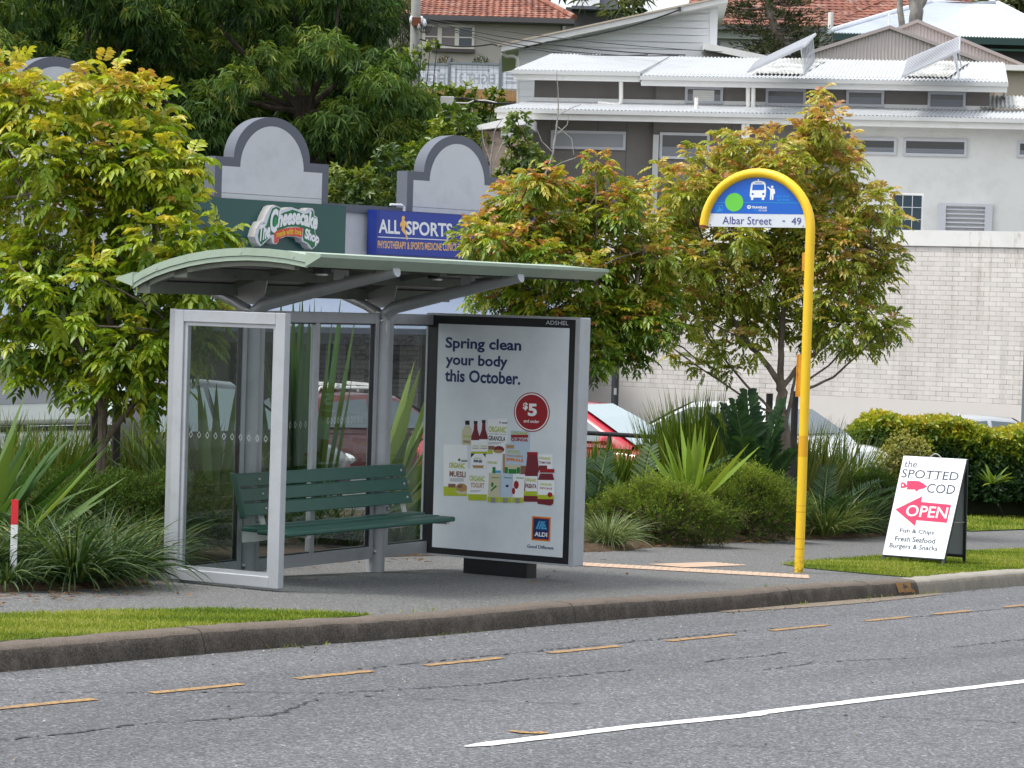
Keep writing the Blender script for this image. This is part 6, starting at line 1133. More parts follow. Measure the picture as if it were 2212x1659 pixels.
OLIVE = [(.038, .090, .015), (.090, .165, .018), (.19, .265, .028), (.31, .35, .042), (.44, .41, .07), (.49, .33, .10), (.44, .20, .09)]
left_blobs = [(15, 175, 62), (-30, 250, 70), (60, 235, 60), (120, 245, 60), (235, 200, 74), (180, 240, 60), (310, 235, 60), (340, 285, 40), (-10, 340, 80, .5), (90, 330, 60), (190, 330, 80), (290, 330, 70), (370, 370, 55), (405, 350, 26), (240, 420, 85), (130, 420, 50), (340, 440, 50), (30, 470, 70), (400, 450, 40), (440, 500, 40), (480, 515, 24), (130, 530, 80), (240, 530, 90), (350, 520, 70), (20, 600, 85), (130, 640, 90), (250, 640, 95), (360, 620, 80), (430, 590, 60), (450, 660, 55), (400, 720, 70), (60, 720, 75), (180, 740, 85), (290, 750, 80), (330, 810, 50), (250, 810, 50), (160, 810, 36), (50, 760, 36), (200, 845, 26), (345, 850, 24), (265, 850, 28), (45, 815, 16), (205, 600, 40, -1.0), (90, 620, 36, -1.0), (150, 700, 40, -1.), (320, 880, 12)]
street_tree('bright yellow green street tree left of the shelter, touching its canopy', 22.0, left_blobs,
            [([(218, 1000), (222, 930), (228, 840)], .042, .032), ([(228, 860), (240, 700), (215, 560), (185, 440), (180, 330)], .036, .014), ([(226, 900), (180, 760), (90, 660), (40, 560)], .03, .010), ([(232, 860), (300, 720), (330, 560), (330, 420)], .032, .010), ([(222, 960), (262, 905), (300, 860), (340, 800), (390, 720)], .028, .010), ([(222, 930), (208, 830), (150, 700), (60, 420)], .026, .009), ([(240, 700), (260, 520), (240, 300)], .02, .008)],
            LIME, .36, .078, 92, 11, .30, .12)
mid_blobs = [(1292, 352, 26), (1290, 395, 34), (1285, 440, 44), (1150, 385, 34), (1195, 400, 34), (1110, 425, 40), (1160, 450, 60), (1230, 470, 60), (1340, 440, 46), (1370, 410, 26), (1075, 490, 50), (1030, 500, 34), (1005, 520, 24), (1120, 530, 60), (1210, 550, 75), (1310, 530, 70), (1390, 500, 56), (1420, 560, 40), (1030, 560, 34), (1080, 600, 55), (1170, 630, 70), (1270, 640, 80), (1370, 630, 75), (1425, 640, 40), (1030, 640, 24), (1110, 660, 40), (1330, 710, 66), (1400, 700, 50), (1250, 700, 50), (1300, 765, 32), (1370, 760, 34), (1290, 800, 14), (1180, 560, 40, -.8), (1080, 520, 36, -.8), (1270, 590, 40, -.7)]
street_tree('orange tipped street tree in the middle, behind the advertising cabinet', 29.5, mid_blobs,
            [([(1240, 1090), (1242, 960), (1245, 860)], .06, .045), ([(1245, 870), (1270, 740), (1290, 600), (1288, 420)], .035, .01), ([(1244, 880), (1190, 740), (1150, 600), (1130, 470)], .035, .01), ([(1246, 860), (1320, 760), (1370, 650), (1390, 540)], .03, .01), ([(1244, 900), (1120, 760), (1060, 620)], .024, .008), ([(1250, 850), (1285, 790), (1310, 755)], .016, .008)],
            GREEN, .48, .066, 126, 23, .25, .32)
right_blobs = [(1772, 205, 18), (1765, 240, 28), (1790, 262, 34), (1745, 275, 26), (1775, 300, 40), (1820, 310, 30), (1740, 310, 30), (1560, 310, 26), (1590, 310, 22), (1500, 335, 26), (1470, 400, 44), (1430, 380, 28), (1530, 370, 44), (1600, 350, 48), (1660, 320, 44), (1700, 340, 44), (1680, 390, 56), (1750, 370, 50), (1815, 360, 44), (1840, 330, 22), (1600, 420, 66), (1500, 450, 62), (1430, 460, 34), (1700, 460, 72), (1790, 450, 66), (1860, 440, 46), (1905, 430, 30), (1930, 470, 24), (1450, 530, 52), (1530, 530, 62), (1620, 520, 66), (1720, 550, 70), (1810, 540, 66), (1880, 510, 50), (1920, 550, 30), (1480, 600, 55), (1570, 610, 62), (1660, 610, 66), (1760, 630, 62), (1840, 610, 55), (1895, 600, 34), (1500, 670, 44), (1450, 640, 36), (1580, 690, 50), (1660, 690, 50), (1740, 700, 40), (1810, 690, 44), (1870, 680, 36), (1540, 735, 28), (1620, 740, 28), (1480, 720, 26), (1520, 790, 20), (1460, 770, 14), (1555, 760, 14), (1900, 700, 34), (1935, 700, 22), (1860, 735, 26), (1825, 740, 18), (1780, 745, 16), (1905, 745, 18), (1575, 800, 10), (1600, 500, 40, -.8), (1510, 560, 36, -.8)]
street_tree('tall olive and gold street tree right of the middle, behind the bus stop sign', 31.0, right_blobs,
            [([(1698, 1010), (1694, 930), (1688, 860), (1684, 820)], .072, .05), ([(1686, 830), (1650, 780), (1600, 720), (1560, 640), (1520, 520)], .036, .010), ([(1686, 820), (1690, 720), (1700, 560), (1740, 380), (1772, 230)], .038, .008), ([(1688, 840), (1725, 790), (1790, 740), (1850, 640), (1880, 540)], .030, .009), ([(1692, 930), (1705, 880), (1712, 840), (1722, 800), (1745, 700)], .026, .008), ([(1694, 900), (1640, 880), (1595, 850), (1520, 800), (1430, 735)], .016, .007), ([(1680, 900), (1610, 830), (1545, 750), (1500, 680)], .016, .007), ([(1722, 850), (1800, 815), (1860, 760), (1905, 715)], .016, .006), ([(1720, 840), (1790, 790), (1835, 740), (1860, 690)], .013, .006), ([(1690, 700), (1620, 560), (1600, 420)], .02, .007)],
            OLIVE, .50, .066, 104, 37, .36, .16)
# ---- mango trees on the hillside
rng = np.random.default_rng(3)
def mango(label, region, base_px, Y, seed, deep=(.010, .026, .007)):
    global rng
    rng = np.random.default_rng(seed); B = []; T = []
    for (x, y, r, dY) in region: c = at(x, y, Y+dY); B.append((c, np.array([1, 1, .85])*r/FPX*(Y+dY)))
    base = at(*base_px, Y); base[2] = -.5; t = thing('mango_tree', label, 'tree', base, 0, 'mango trees behind the shops'); mb = MB(-base); limb_mesh(mb, [base, base+np.array([.2, 0, 3.2]), base+np.array([0, 0, 5.0])], .38, .24, 10); tip = base+np.array([0, 0, 4.6])
    for c, r in B[::4]: limb_mesh(mb, [tip, (tip+c)/2+rng.normal(0, .3, 3), c+np.array([0, .5, 0])], .08, .02, 6)
    mb.build('trunk', 'bark_brown', t)
    P, O, bi = crown(B, 21, shell=.55); A = unit(O*.9+np.array([0, 0, .25])+rng.normal(0, .3, O.shape)); L0 = .225*rng.uniform(.75, 1.2, len(P)); b_, d_, n_, ix = whorls(P, A, 10, L0[:, None], 0, 1.25, .25); d_ = unit(d_+np.array([0, 0, -.6]))
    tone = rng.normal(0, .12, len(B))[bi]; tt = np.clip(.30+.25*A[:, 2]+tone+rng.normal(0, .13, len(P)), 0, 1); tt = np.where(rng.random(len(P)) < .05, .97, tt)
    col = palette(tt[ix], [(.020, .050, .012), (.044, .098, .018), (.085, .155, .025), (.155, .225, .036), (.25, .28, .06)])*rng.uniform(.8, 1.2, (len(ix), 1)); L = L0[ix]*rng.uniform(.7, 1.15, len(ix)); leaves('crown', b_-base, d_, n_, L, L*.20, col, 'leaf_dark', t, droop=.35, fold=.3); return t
def fill(x0, x1, y0, y1, step, edge, holes, rr):
    out = []
    for y in np.arange(y0, y1, step):
        for x in np.arange(x0, x1, step):
            px, py = x+rng.uniform(-.4, .4)*step, y+rng.uniform(-.4, .4)*step
            if px > edge(py): continue
            dp = rng.normal(0, 1.1)
            for hx, hy, hr in holes:
                if (px-hx)**2+(py-hy)**2 < hr*hr: dp += 3.2
            out.append((px, py, rng.uniform(*rr), dp))
    return out
edge = lambda y: np.interp(y, [-80, 0, 60, 130, 200, 260, 330, 430, 520], [800, 812, 850, 868, 905, 930, 940, 930, 880])
holes = [(330, 190, 80), (520, 330, 70), (640, 210, 60), (430, 60, 70), (760, 330, 50), (120, 60, 60)]
regA = fill(-80, 470, -70, 440, 78, lambda y: 470, holes, (50, 82)); regB = fill(430, 960, -70, 480, 74, edge, holes, (42, 76))
mango('huge dark mango tree filling the upper left, behind the left parapet', regA, (200, 500), 63, 5); mango('huge mango tree left of the power pole, above the two arched parapets', regB, (650, 500), 64, 6)
regC = fill(-120, 860, -90, 500, 120, lambda y: 800, [], (85, 115)); mango('shadowy mango tree deep behind the other two', regC, (420, 500), 69, 8)  # extra tree layer added so the gaps in the front crowns go dark
# ---- leafy bushes
def bush(name, label, blobs, Y, per, size, ratio, cols, mat='leaf_glossy', seed=1, group=None, cat='shrub', nl=5, base=None, droop=.2, spread=1.1, zbase=None, up=.5):
    global rng
    rng = np.random.default_rng(seed); B = []
    for b in blobs: c = at(b[0], b[1], Y+(b[3] if len(b) > 3 else 0)); B.append((c, b[2]/FPX*Y))
    c0 = np.mean([c for c, r in B], 0); o = np.array([c0[0], c0[1], (gz(c0[0], c0[1]) if zbase is None else zbase)]); t = thing(name, label, cat, o, 0, group)
    mb = MB(-o)
    for c, r in B[:14]: limb_mesh(mb, [o, (o+c)/2+rng.normal(0, .06, 3), c], .03, .008, 5)
    mb.build('stems', 'bark_brown', t); P, O, bi = crown(B, per, shell=.5); A = unit(O+np.array([0, 0, up])+rng.normal(0, .35, O.shape)); L0 = size*rng.uniform(.75, 1.25, len(P)); b_, d_, n_, ix = whorls(P, A, nl, L0[:, None], 0, spread, .4)
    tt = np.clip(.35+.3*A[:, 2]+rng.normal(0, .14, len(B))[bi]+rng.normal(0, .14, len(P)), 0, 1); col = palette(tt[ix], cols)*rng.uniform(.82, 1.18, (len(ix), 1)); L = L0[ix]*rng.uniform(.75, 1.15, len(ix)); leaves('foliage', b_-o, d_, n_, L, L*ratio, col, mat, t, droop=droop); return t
MIDG = [(.016, .042, .010), (.04, .085, .014), (.085, .14, .02), (.16, .21, .03), (.24, .27, .05)]; FRESH = [(.03, .07, .010), (.08, .14, .014), (.17, .23, .02), (.28, .31, .03)]; DULL = [(.03, .045, .02), (.07, .09, .035), (.13, .15, .06), (.21, .21, .10)]
bush('shrub', 'fresh green bush below the junction box, right of the mango', [(1010, 270, 30), (960, 290, 40), (1000, 310, 36), (940, 330, 40), (990, 350, 34), (1030, 340, 26), (900, 350, 40), (860, 380, 36), (920, 390, 34), (830, 420, 34), (980, 250, 24), (1040, 300, 20)], 61, 26, .16, .45, FRESH, seed=2, zbase=-1)
bush('shrub', 'glossy green bush spilling over between the two arched parapets', [(760, 400, 36), (720, 390, 32), (800, 390, 34), (770, 430, 30), (840, 345, 34), (880, 400, 30), (740, 440, 26), (820, 430, 30), (700, 430, 28)], 58, 30, .15, .42, MIDG, seed=3, zbase=-2)
bush('vine', 'yellow green creeper hanging over the timber fence', [(935, 205, 22), (960, 200, 22), (985, 205, 22), (1010, 200, 20), (1040, 207, 18), (1070, 205, 14), (1090, 212, 14), (950, 235, 28), (990, 240, 26), (1030, 240, 26), (1075, 238, 20), (1110, 240, 14)], 79, 22, .17, .5, FRESH, seed=4, zbase=2, cat='creeper')
bush('shrub', 'dark green bush with a pale top in front of the grey building corner', [(1120, 265, 26), (1105, 290, 26), (1130, 310, 28), (1140, 340, 30), (1110, 350, 26), (1160, 350, 24), (1095, 370, 22), (1190, 360, 18), (1080, 385, 20)], 58, 34, .13, .5, MIDG, seed=5, zbase=-2)
bush('shrub', 'pale feathery tree behind the power pole', [(872, 20, 22), (866, 60, 22), (872, 95, 22), (860, 130, 22), (880, 140, 16), (850, 10, 22)], 80, 26, .24, .12, DULL, 'leaf_matte', 6, zbase=3, droop=.7, up=-.5, cat='tree')
bush('shrub', 'bush of small leaves at the foot of the power pole', [(885, 120, 16), (910, 105, 12), (930, 95, 10), (885, 150, 18), (905, 140, 14), (945, 92, 8)], 75, 40, .13, .5, FRESH, seed=7, zbase=3)
for x, lab, dk in ((963, 'clipped round shrub below the cream window, left of the pair', [(.03, .028, .012), (.06, .05, .02), (.10, .08, .035)]), (1039, 'clipped round dark green shrub, right of the pair below the cream window', [(.012, .025, .010), (.03, .05, .016), (.06, .08, .03)])): bush('clipped_shrub', lab, [(x, 143, 22)], 89.5, 420, .035, .6, dk, 'leaf_matte', 8, 'clipped round shrubs', zbase=5.5)
bush('palm_tree', 'shaggy palm between the dark house and the white skillion roof', [(1318, 22, 9), (1345, 8, 10), (1370, -2, 10), (1395, -12, 10), (1255, -8, 8)], 99, 10, .5, .07, DULL, 'leaf_matte', 9, None, 'palm', 7, droop=.5, zbase=6)
bush('shrub', 'low bush under the pine beside the white house wing', [(1650, 105, 12), (1625, 108, 10), (1680, 104, 12), (1720, 112, 12), (1745, 100, 14), (1760, 85, 12)], 88, 40, .12, .4, MIDG, seed=10, zbase=5)
for i, (x, y, r, lab) in enumerate(((1300, -30, 70, 'dark treetop behind the dark house'), (1560, -40, 60, 'treetop behind the white skillion roof'), (1990, -20, 80, 'treetop beyond the gum trunks'), (2190, -10, 60, 'olive treetop at the upper right corner'), (1130, -60, 60, 'treetop above the beige house'))):
    bush('far_tree', lab, [(x+rng.uniform(-1, 1)*r, y+rng.uniform(-.5, .5)*r, r*.6) for _ in range(7)], 128, 3.0, .55, .35, DULL if i % 2 else MIDG, 'leaf_matte', 20+i, 'trees behind the houses', 'tree', zbase=14)
# pine with level whorled branches
rng = np.random.default_rng(12); pb = at(1692, 120, 87); pb[2] = 4.; pt = thing('pine_tree', 'dark pine with a bare grey trunk in front of the right tiled roof', 'tree', pb); mb = MB(-pb); tr0, tr1 = at(1690, 118, 87), at(1646, -40, 87); limb_mesh(mb, [pb, tr0, (tr0+tr1)/2, tr1], .16, .10, 10); bp_, bd_, bn_ = [], [], []
for k in range(15):
    s = k/14; c = tr0+(tr1-tr0)*s
    for j in range(6):
        a = rng.uniform(0, 6.28); ln = rng.uniform(.9, 1.9); e = c+np.array([math.cos(a)*ln, math.sin(a)*ln, rng.uniform(-.15, .15)]); mb.tube([c, (c+e)/2-np.array([0, 0, .1]), e], [.028, .02, .01], 5)
        for q in range(9): f = .35+.65*q/8; p = c+(e-c)*f; m_ = 5; bp_.append(np.repeat([p], m_, 0)+rng.normal(0, .05, (m_, 3))); bd_.append(unit(rng.normal(0, .6, (m_, 3))+np.array([math.cos(a), math.sin(a), .6]))); bn_.append(rand_dir(m_))
mb.build('trunk', 'bark_grey', pt); P = np.concatenate(bp_); n = len(P); leaves('needles', P-pb, np.concatenate(bd_), np.concatenate(bn_), rng.uniform(.12, .24, n), rng.uniform(.03, .05, n), palette(rng.random(n), [(.012, .022, .010), (.035, .05, .02), (.07, .08, .035)]), 'leaf_matte', pt, .05, .1)
for px, w, lab in ((1948, .11, 'slender grey gum trunk in front of the iron roof'), (1981, .235, 'thick grey forked gum trunk in front of the iron roof')):
    b = at(px, 120, 91); b[2] = 5.; t = thing('gum_tree', lab, 'tree', b, 0, 'gum trunks'); mb = MB(-b); limb_mesh(mb, [b, at(px+1, 60, 91), at(px-4, 10, 91), at(px-14 if w > .2 else px, -60, 91)], w*1.05, w*.8, 12)
    if w > .2: limb_mesh(mb, [at(px, 30, 91), at(px+24, -20, 91), at(px+40, -70, 91)], w*.6, w*.4, 10)
    mb.build('trunk', 'bark_pale', t)
# bare twiggy shrub in front of the grey wall
rng = np.random.default_rng(14)
for lab, stems in (('leafless twiggy sapling in front of the frosted window', [[(1160, 430), (1195, 330), (1205, 250), (1206, 205), (1203, 155)], [(1205, 250), (1230, 235), (1255, 225)], [(1204, 290), (1225, 270), (1228, 250)], [(1195, 330), (1170, 305), (1160, 280)], [(1200, 270), (1235, 300), (1240, 335)], [(1180, 370), (1215, 350), (1245, 340)]]), ('thin bare sapling beside the brick shed', [[(1052, 420), (1060, 350), (1068, 285), (1085, 255)], [(1060, 350), (1045, 310), (1040, 275)], [(1058, 380), (1075, 330), (1090, 300)]])):
    b = at(*stems[0][0], 57); b[2] = -2.6; t = thing('sapling', lab, 'sapling', b, 0, 'bare saplings'); mb = MB(-b); limb_mesh(mb, [b, at(*stems[0][0], 57)], .03, .026, 6)
    for i, s_ in enumerate(stems): limb_mesh(mb, [at(x, y, 57) for x, y in s_], .026 if i == 0 else .013, .007, 6)
    mb.build('stems', 'bark_pale', t)
def rosette(name, label, base, n, L, Wd, th0, th1, cols, seed, cat='plant', group=None, K=5, fold=.35, az=None, mat='strap_leaf', r=.06, part='leaf_blades', tip=1., wmax=.35, roll=.55):
    global rng
    rng = np.random.default_rng(seed); base = np.array(base, float); t = thing(name, label, cat, base, 0, group); a = rng.uniform(0, 2*math.pi, n) if az is None else rng.normal(az[0], az[1], n); L_ = rng.uniform(.65, 1.1, n)*L; q = rng.random(n)
    B_ = np.stack([np.cos(a)*r*rng.random(n), np.sin(a)*r*rng.random(n), np.zeros(n)], 1); t0 = th0[0]+(th0[1]-th0[0])*q; t1 = th1[0]+(th1[1]-th1[0])*rng.random(n)*(.4+.6*q); col = palette(np.clip(rng.normal(.5, .22, n), 0, 1), cols)*rng.uniform(.85, 1.15, (n, 1))
    blades(part, B_, a, L_, Wd*rng.uniform(.75, 1.15, n), t0, t1, col, mat, t, K, fold, None, tip, wmax, roll); return t
SPEAR = [(.05, .10, .018), (.10, .175, .03), (.17, .25, .05), (.26, .31, .08)]; SPEARD = [(.026, .068, .016), (.05, .115, .025), (.09, .16, .038)]; TUS = [(.020, .045, .014), (.045, .085, .02), (.085, .13, .03), (.16, .19, .05), (.27, .26, .10)]; TUSD = [(.010, .028, .010), (.026, .058, .016), (.055, .10, .026), (.13, .17, .045)]; BAND = [(.04, .085, .012), (.085, .15, .016), (.15, .22, .022), (.21, .25, .04)]
def gp(x, Y):              # ground point in the bed under a picture column
    P = at(x, 900, Y); return np.array([P[0], P[1], gz(P[0], P[1])+.05])
# left bed
for i, (x, Y, n, L, th1, lab) in enumerate(((70, 17.35, 330, .54, 2.3, 'front, below the red topped post'), (165, 17.05, 380, .60, 2.3, 'largest, nearest the path edge'), (255, 17.5, 330, .56, 2.3, 'between the largest one and the end panel'), (325, 18.4, 260, .50, 2.1, 'against the shelter end panel'), (-25, 16.95, 300, .52, 2.3, 'cut by the left edge of the picture'), (110, 18.1, 280, .62, 2.0, 'behind the first row, under the feathery mound'), (225, 18.4, 280, .60, 2.0, 'second row, in the middle of the bed'), (290, 19.0, 280, .58, 2.0, 'behind the first row near the end panel'), (385, 20.3, 240, .55, 1.9, 'seen through the end panel glass'))):
    rosette('grass_tussock', 'dark arching grass tussock in the left bed, '+lab, gp(x, Y), n, L, .013, (.1, .8), (.9, th1), TUSD if i % 3 else TUS, 40+i, 'grass tussock', 'arching tussocks in the left bed', 6, 0, r=.15)
rosette('grass_tussock', 'small dark grass tuft hiding the foot of the red topped marker post', gp(22, 16.62), 170, .33, .011, (.1, .8), (.9, 2.2), TUSD, 59, 'grass tussock', None, 5, 0, r=.12)
rosette('spear_lily', 'broad bright strap leaved lily at the far left edge', gp(-40, 18.6), 20, 1.2, .115, (.12, .8), (.15, .7), SPEARD+[(.20, .28, .06)], 50, 'lily', 'spear lilies', 7, .3, az=(.2, 1.0)); rosette('spear_lily', 'single long fronded lily behind the red topped marker post', gp(-5, 17.9), 6, 1.0, .10, (.55, .95), (.05, .3), SPEARD+[(.20, .28, .06)], 51, 'lily', 'spear lilies', 7, .3, az=(.25, .35))
for i, (x, Y) in enumerate(((-10, 22.6), (60, 23.2), (120, 22.6), (180, 23.4), (300, 23.3), (345, 22.9), (400, 23.4), (460, 23.2))): rosette('mat_rush', ('tall rush clump at the car park edge, %s' % ('at the picture edge', 'under the lettering', 'under its door seam', 'left of the left tree trunk', 'between the trunk and the tree stake', 'by the red tail lamp', 'behind the end panel glass', 'beside the shelter post')[i]), gp(x, Y), 210, .92, .024, (.0, .45), (.1, .75), TUS[1:] if i % 2 else BAND[:3]+[(.25, .23, .09)], 60+i, 'rush', 'tall rush clumps along the car park', 5, .2, r=.16, mat='strap_leaf')
def mound(label, x, y, Y, rx, ry, rz, n, cols, seed, brown=.25):
    global rng
    rng = np.random.default_rng(seed); c = at(x, y, Y); o = np.array([c[0], c[1], gz(c[0], c[1])+.03]); t = thing('feathery_shrub', label, 'shrub', o, 0, 'low feathery shrubs'); mb = MB(-o)
    for _ in range(26): d = rand_dir(1)[0]; d[2] = abs(d[2]); mb.tube([o, o+(c-o)*.6+d*np.array([rx, ry, rz])*.45, c+d*np.array([rx, ry, rz])*.85], [.012, .008, .004], 4)
    mb.build('stems', 'bark_brown', t)
    m = n//9; d = rand_dir(m); d[:, 2] = np.where(d[:, 2] < -.75, -d[:, 2], d[:, 2]); lump = 1+.20*np.sin(d[:, 0]*5+seed)*np.cos(d[:, 1]*6)+.12*np.sin(d[:, 2]*9+d[:, 0]*7)+rng.normal(0, .05, m); P = c+d*np.array([rx, ry, rz])*(lump*(.80+.22*rng.random(m)))[:, None]; P[:, 2] = np.maximum(P[:, 2], o[2]+.02)
    A = unit(d*.9+np.array([0, 0, .4])+rng.normal(0, .5, d.shape)); k = 9; s = np.tile(np.linspace(0, 1, k), m)[:, None]; Pr, Ar = np.repeat(P, k, 0), np.repeat(A, k, 0); side = unit(np.cross(Ar, rand_dir(m*k))); ln = np.repeat(rng.uniform(.05, .12, m), k)
    bs = Pr+Ar*(ln[:, None]*s); dr = unit(Ar*.8+side*.9); zt = (P[:, 2]-o[2])/(c[2]+rz-o[2]); tt = np.clip(.15+.55*zt+rng.normal(0, .13, m), 0, 1); col = palette(np.repeat(tt, k), cols); br = np.repeat(rng.random(m) < brown*(1.2-zt), k); col = np.where(br[:, None], np.array([.085, .062, .035])*rng.uniform(.6, 1.4, (m*k, 1)), col*rng.uniform(.85, 1.15, (m*k, 1)))
    leaves('foliage', bs-o, dr, rand_dir(m*k), rng.uniform(.014, .030, m*k), np.full(m*k, .0085), col, 'fine_leaf', t, .0, .1); return t
FEA = [(.022, .042, .010), (.05, .085, .014), (.10, .155, .018), (.18, .24, .026), (.24, .29, .04)]; FEAD = [(.010, .026, .007), (.022, .050, .009), (.050, .092, .012), (.095, .15, .018)]
mound('dark green feathery mound under the left tree', 270, 1105, 19.6, .60, .42, .19, 26000, FEAD, 70, .08); mound('dark feathery mound at the left, behind the marker post', 120, 1085, 20.2, .5, .4, .16, 17000, FEAD, 71, .1); mound('feathery mound beside the end panel, lowest of the left three', 380, 1120, 19.9, .36, .35, .26, 14000, FEAD, 75, .1)
# behind the shelter
rosette('spear_lily', 'tallest upright spear lily standing behind the left shelter glass', gp(655, 23.6), 36, 1.90, .085, (.0, .20), (.0, .12), SPEARD, 80, 'lily', 'spear lilies', 7, .28, r=.22, wmax=.55); rosette('spear_lily', 'spear lily leaning right behind the grey shelter post', gp(790, 23.3), 24, 1.45, .10, (.2, .8), (.0, .2), SPEAR, 81, 'lily', 'spear lilies', 7, .28, az=(-.1, .5), r=.15, wmax=.55); rosette('spear_lily', 'spear lily behind the shelter end panel', gp(470, 22.2), 24, 1.35, .085, (.2, .85), (.0, .25), SPEAR[:3], 82, 'lily', 'spear lilies', 7, .28, az=(2.4, .7), r=.15, wmax=.5)
rosette('spear_lily', 'spear lily behind the narrow glass beside the advertising cabinet', gp(885, 24.2), 12, 1.2, .09, (.2, .9), (.0, .3), SPEARD, 83, 'lily', 'spear lilies', 6, .28, az=(.6, 1.), wmax=.5)
for i, (x, Y) in enumerate(((560, 22.0), (690, 22.4), (760, 22.6), (870, 23.0))): rosette('grass_tussock', 'grass tussock low behind the shelter glass, %s' % ('beside the left post', 'under the mullion', 'under the bench middle', 'right of the right post')[i], gp(x, Y), 160, .6, .012, (.1, .8), (.7, 1.7), TUSD, 90+i, 'grass tussock', 'tussocks behind the shelter', 5, 0, r=.12)
# right bed
rosette('grass_tussock', 'pale fine grass tuft at the path edge beside the advertising cabinet', gp(1322, 25.2), 520, .40, .007, (.05, .85), (.9, 1.8), [(.06, .10, .04), (.12, .17, .07), (.20, .25, .11), (.28, .31, .16)], 100, 'grass tussock', None, 5, 0, r=.16)
mound('olive feathery mound at the path edge, left of the sprinkler stake', 1425, 1122, 26.5, .62, .42, .29, 42000, FEA, 72); mound('bright feathery mound behind the sprinkler stake', 1608, 1100, 28.3, .56, .5, .36, 42000, FEA, 73, .15); mound('feathery mound left of the A-frame board', 1893, 1100, 31.3, .36, .36, .36, 20000, FEAD, 74, .1)
rosette('spear_lily', 'light green lily with a red base between two feathery mounds', gp(1500, 27.6)+np.array([0, 0, .30]), 24, .80, .085, (.05, .8), (.0, .35), [(.12, .21, .02), (.19, .29, .03), (.28, .36, .05)], 101, 'lily', 'spear lilies', 6, .3, wmax=.4)
def cycad(label, base, fr, n, lw, ll, cols, seed, pairs=16):
    global rng
    rng = np.random.default_rng(seed); base = np.array(base, float); t = thing('cycad', label, 'cycad', base, 0, 'cycads'); mb = MB()
    for (az, th0, th1, L) in fr:
        K = 14; p = np.zeros(3); hd = np.array([math.cos(az), math.sin(az), 0]); pts = [p]; dirs = []
        for k in range(K): th = th0+th1*k/K; d = hd*math.sin(th)+np.array([0, 0, math.cos(th)]); p = p+d*L/K; pts.append(p); dirs.append(d)
        mb = MB(); mb.tube(pts, list(np.linspace(.012, .004, K+1)), 5); P, D, Nn, LL = [], [], [], []
        for j in range(pairs):
            s = .16+.84*j/(pairs-1); x = s*K; i = min(K-1, int(x)); q = pts[i]+(pts[i+1]-pts[i])*(x-i); d = dirs[i]; sd = unit(np.cross(d, np.array([0, 0, 1.])) if abs(d[2]) < .98 else np.array([-hd[1], hd[0], 0])); nn = np.cross(sd, d)
            for sg in (-1, 1): P.append(q); D.append(unit(d*.75+sd*sg*.9+nn*.28+rng.normal(0, .06, 3))); Nn.append(nn); LL.append(ll*(.45+.75*math.sin(math.pi*(.12+.82*s)))*rng.uniform(.92, 1.08))
        m = len(P); col = palette(np.clip(rng.normal(.5, .2, m), 0, 1), cols); o = mb.build('frond', 'bark_green', t); leaves('leaflets', np.array(P), np.array(D), np.array(Nn), np.array(LL), np.full(m, lw), col, 'strap_leaf', o, .12, .15)
    return t
pm('bark_green', (.07, .10, .03), .6, .15, 6); CYC = [(.010, .034, .012), (.022, .06, .018), (.04, .09, .026)]
cycad('tall dark cycad with upright broad leaflet fronds left of the right tree trunk', gp(1632, 29.4), [(2.6, .18, .25, 1.30), (1.9, .05, .25, 1.42), (3.3, .25, .3, 1.25), (.4, .12, .25, 1.35), (.0, .35, .35, 1.05), (4.4, .3, .5, 1.1), (5.4, .35, .5, 1.0), (3.9, .1, .3, 1.35), (1.0, .25, .3, 1.2)], 9, .085, .235, CYC, 110, 22)
cycad('arching cycad with its longest frond crossing in front of the red car', gp(1385, 27.6), [(.15, .75, .25, 1.15), (3.0, .8, .5, .95), (2.4, .5, .6, .95), (4.2, .7, .6, .85), (5.3, .8, .5, .8), (1.3, .3, .5, .95), (3.6, .4, .8, .9)], 7, .038, .17, [(.018, .042, .014), (.038, .075, .02), (.07, .11, .035)], 111, 17)
cycad('dark cycad fanning beside the advertising cabinet', gp(1290, 27.4), [(.4, .6, .5, .75), (2.0, .3, .4, .85), (4.9, .7, .5, .7), (5.7, .8, .4, .75), (3.2, .6, .5, .7), (1.2, .2, .4, .8)], 6, .022, .17, CYC, 112, 22)
cycad('low cycad with feathery dark fronds behind the yellow pole', gp(1785, 30.2), [(.1, .75, .6, .95), (.5, .6, .7, .9), (5.9, .8, .6, .9), (3.3, .7, .6, .85), (2.4, .5, .7, .85), (4.9, .7, .7, .8), (1.4, .4, .6, .85), (5.3, .9, .5, .85)], 8, .017, .18, CYC, 113, 26)
rosette('grass_tussock', 'arching grass tussock behind the foot of the yellow pole', gp(1790, 29.6), 300, .62, .014, (.15, .9), (.7, 1.6), TUS, 102, 'grass tussock', None, 6, 0, r=.2); rosette('grass_tussock', 'arching tussock right of the yellow pole', gp(1860, 30.4), 240, .68, .013, (.2, .9), (.7, 1.5), TUSD, 103, 'grass tussock', None, 6, 0, r=.16)
for i, (x, Y, L, lab) in enumerate(((1290, 30.6, .84, 'behind the cycad by the advertising cabinet'), (1340, 31.0, .78, 'just below the red car rail'), (1395, 31.0, .76, 'right end of the red car rail'), (1455, 31.0, 1.22, 'left of the tallest rush clump'), (1503, 31.0, 1.42, 'tallest, before the white car roof'), (1552, 30.9, 1.40, 'beside the tall cycad'))): rosette('mat_rush', 'bright upright rush clump in the right bed, '+lab, gp(x, Y), 330, L, .030, (.0, .26), (.05, .32), BAND, 120+i, 'rush', 'bright rush clumps in the right bed', 4, .2, r=.24)
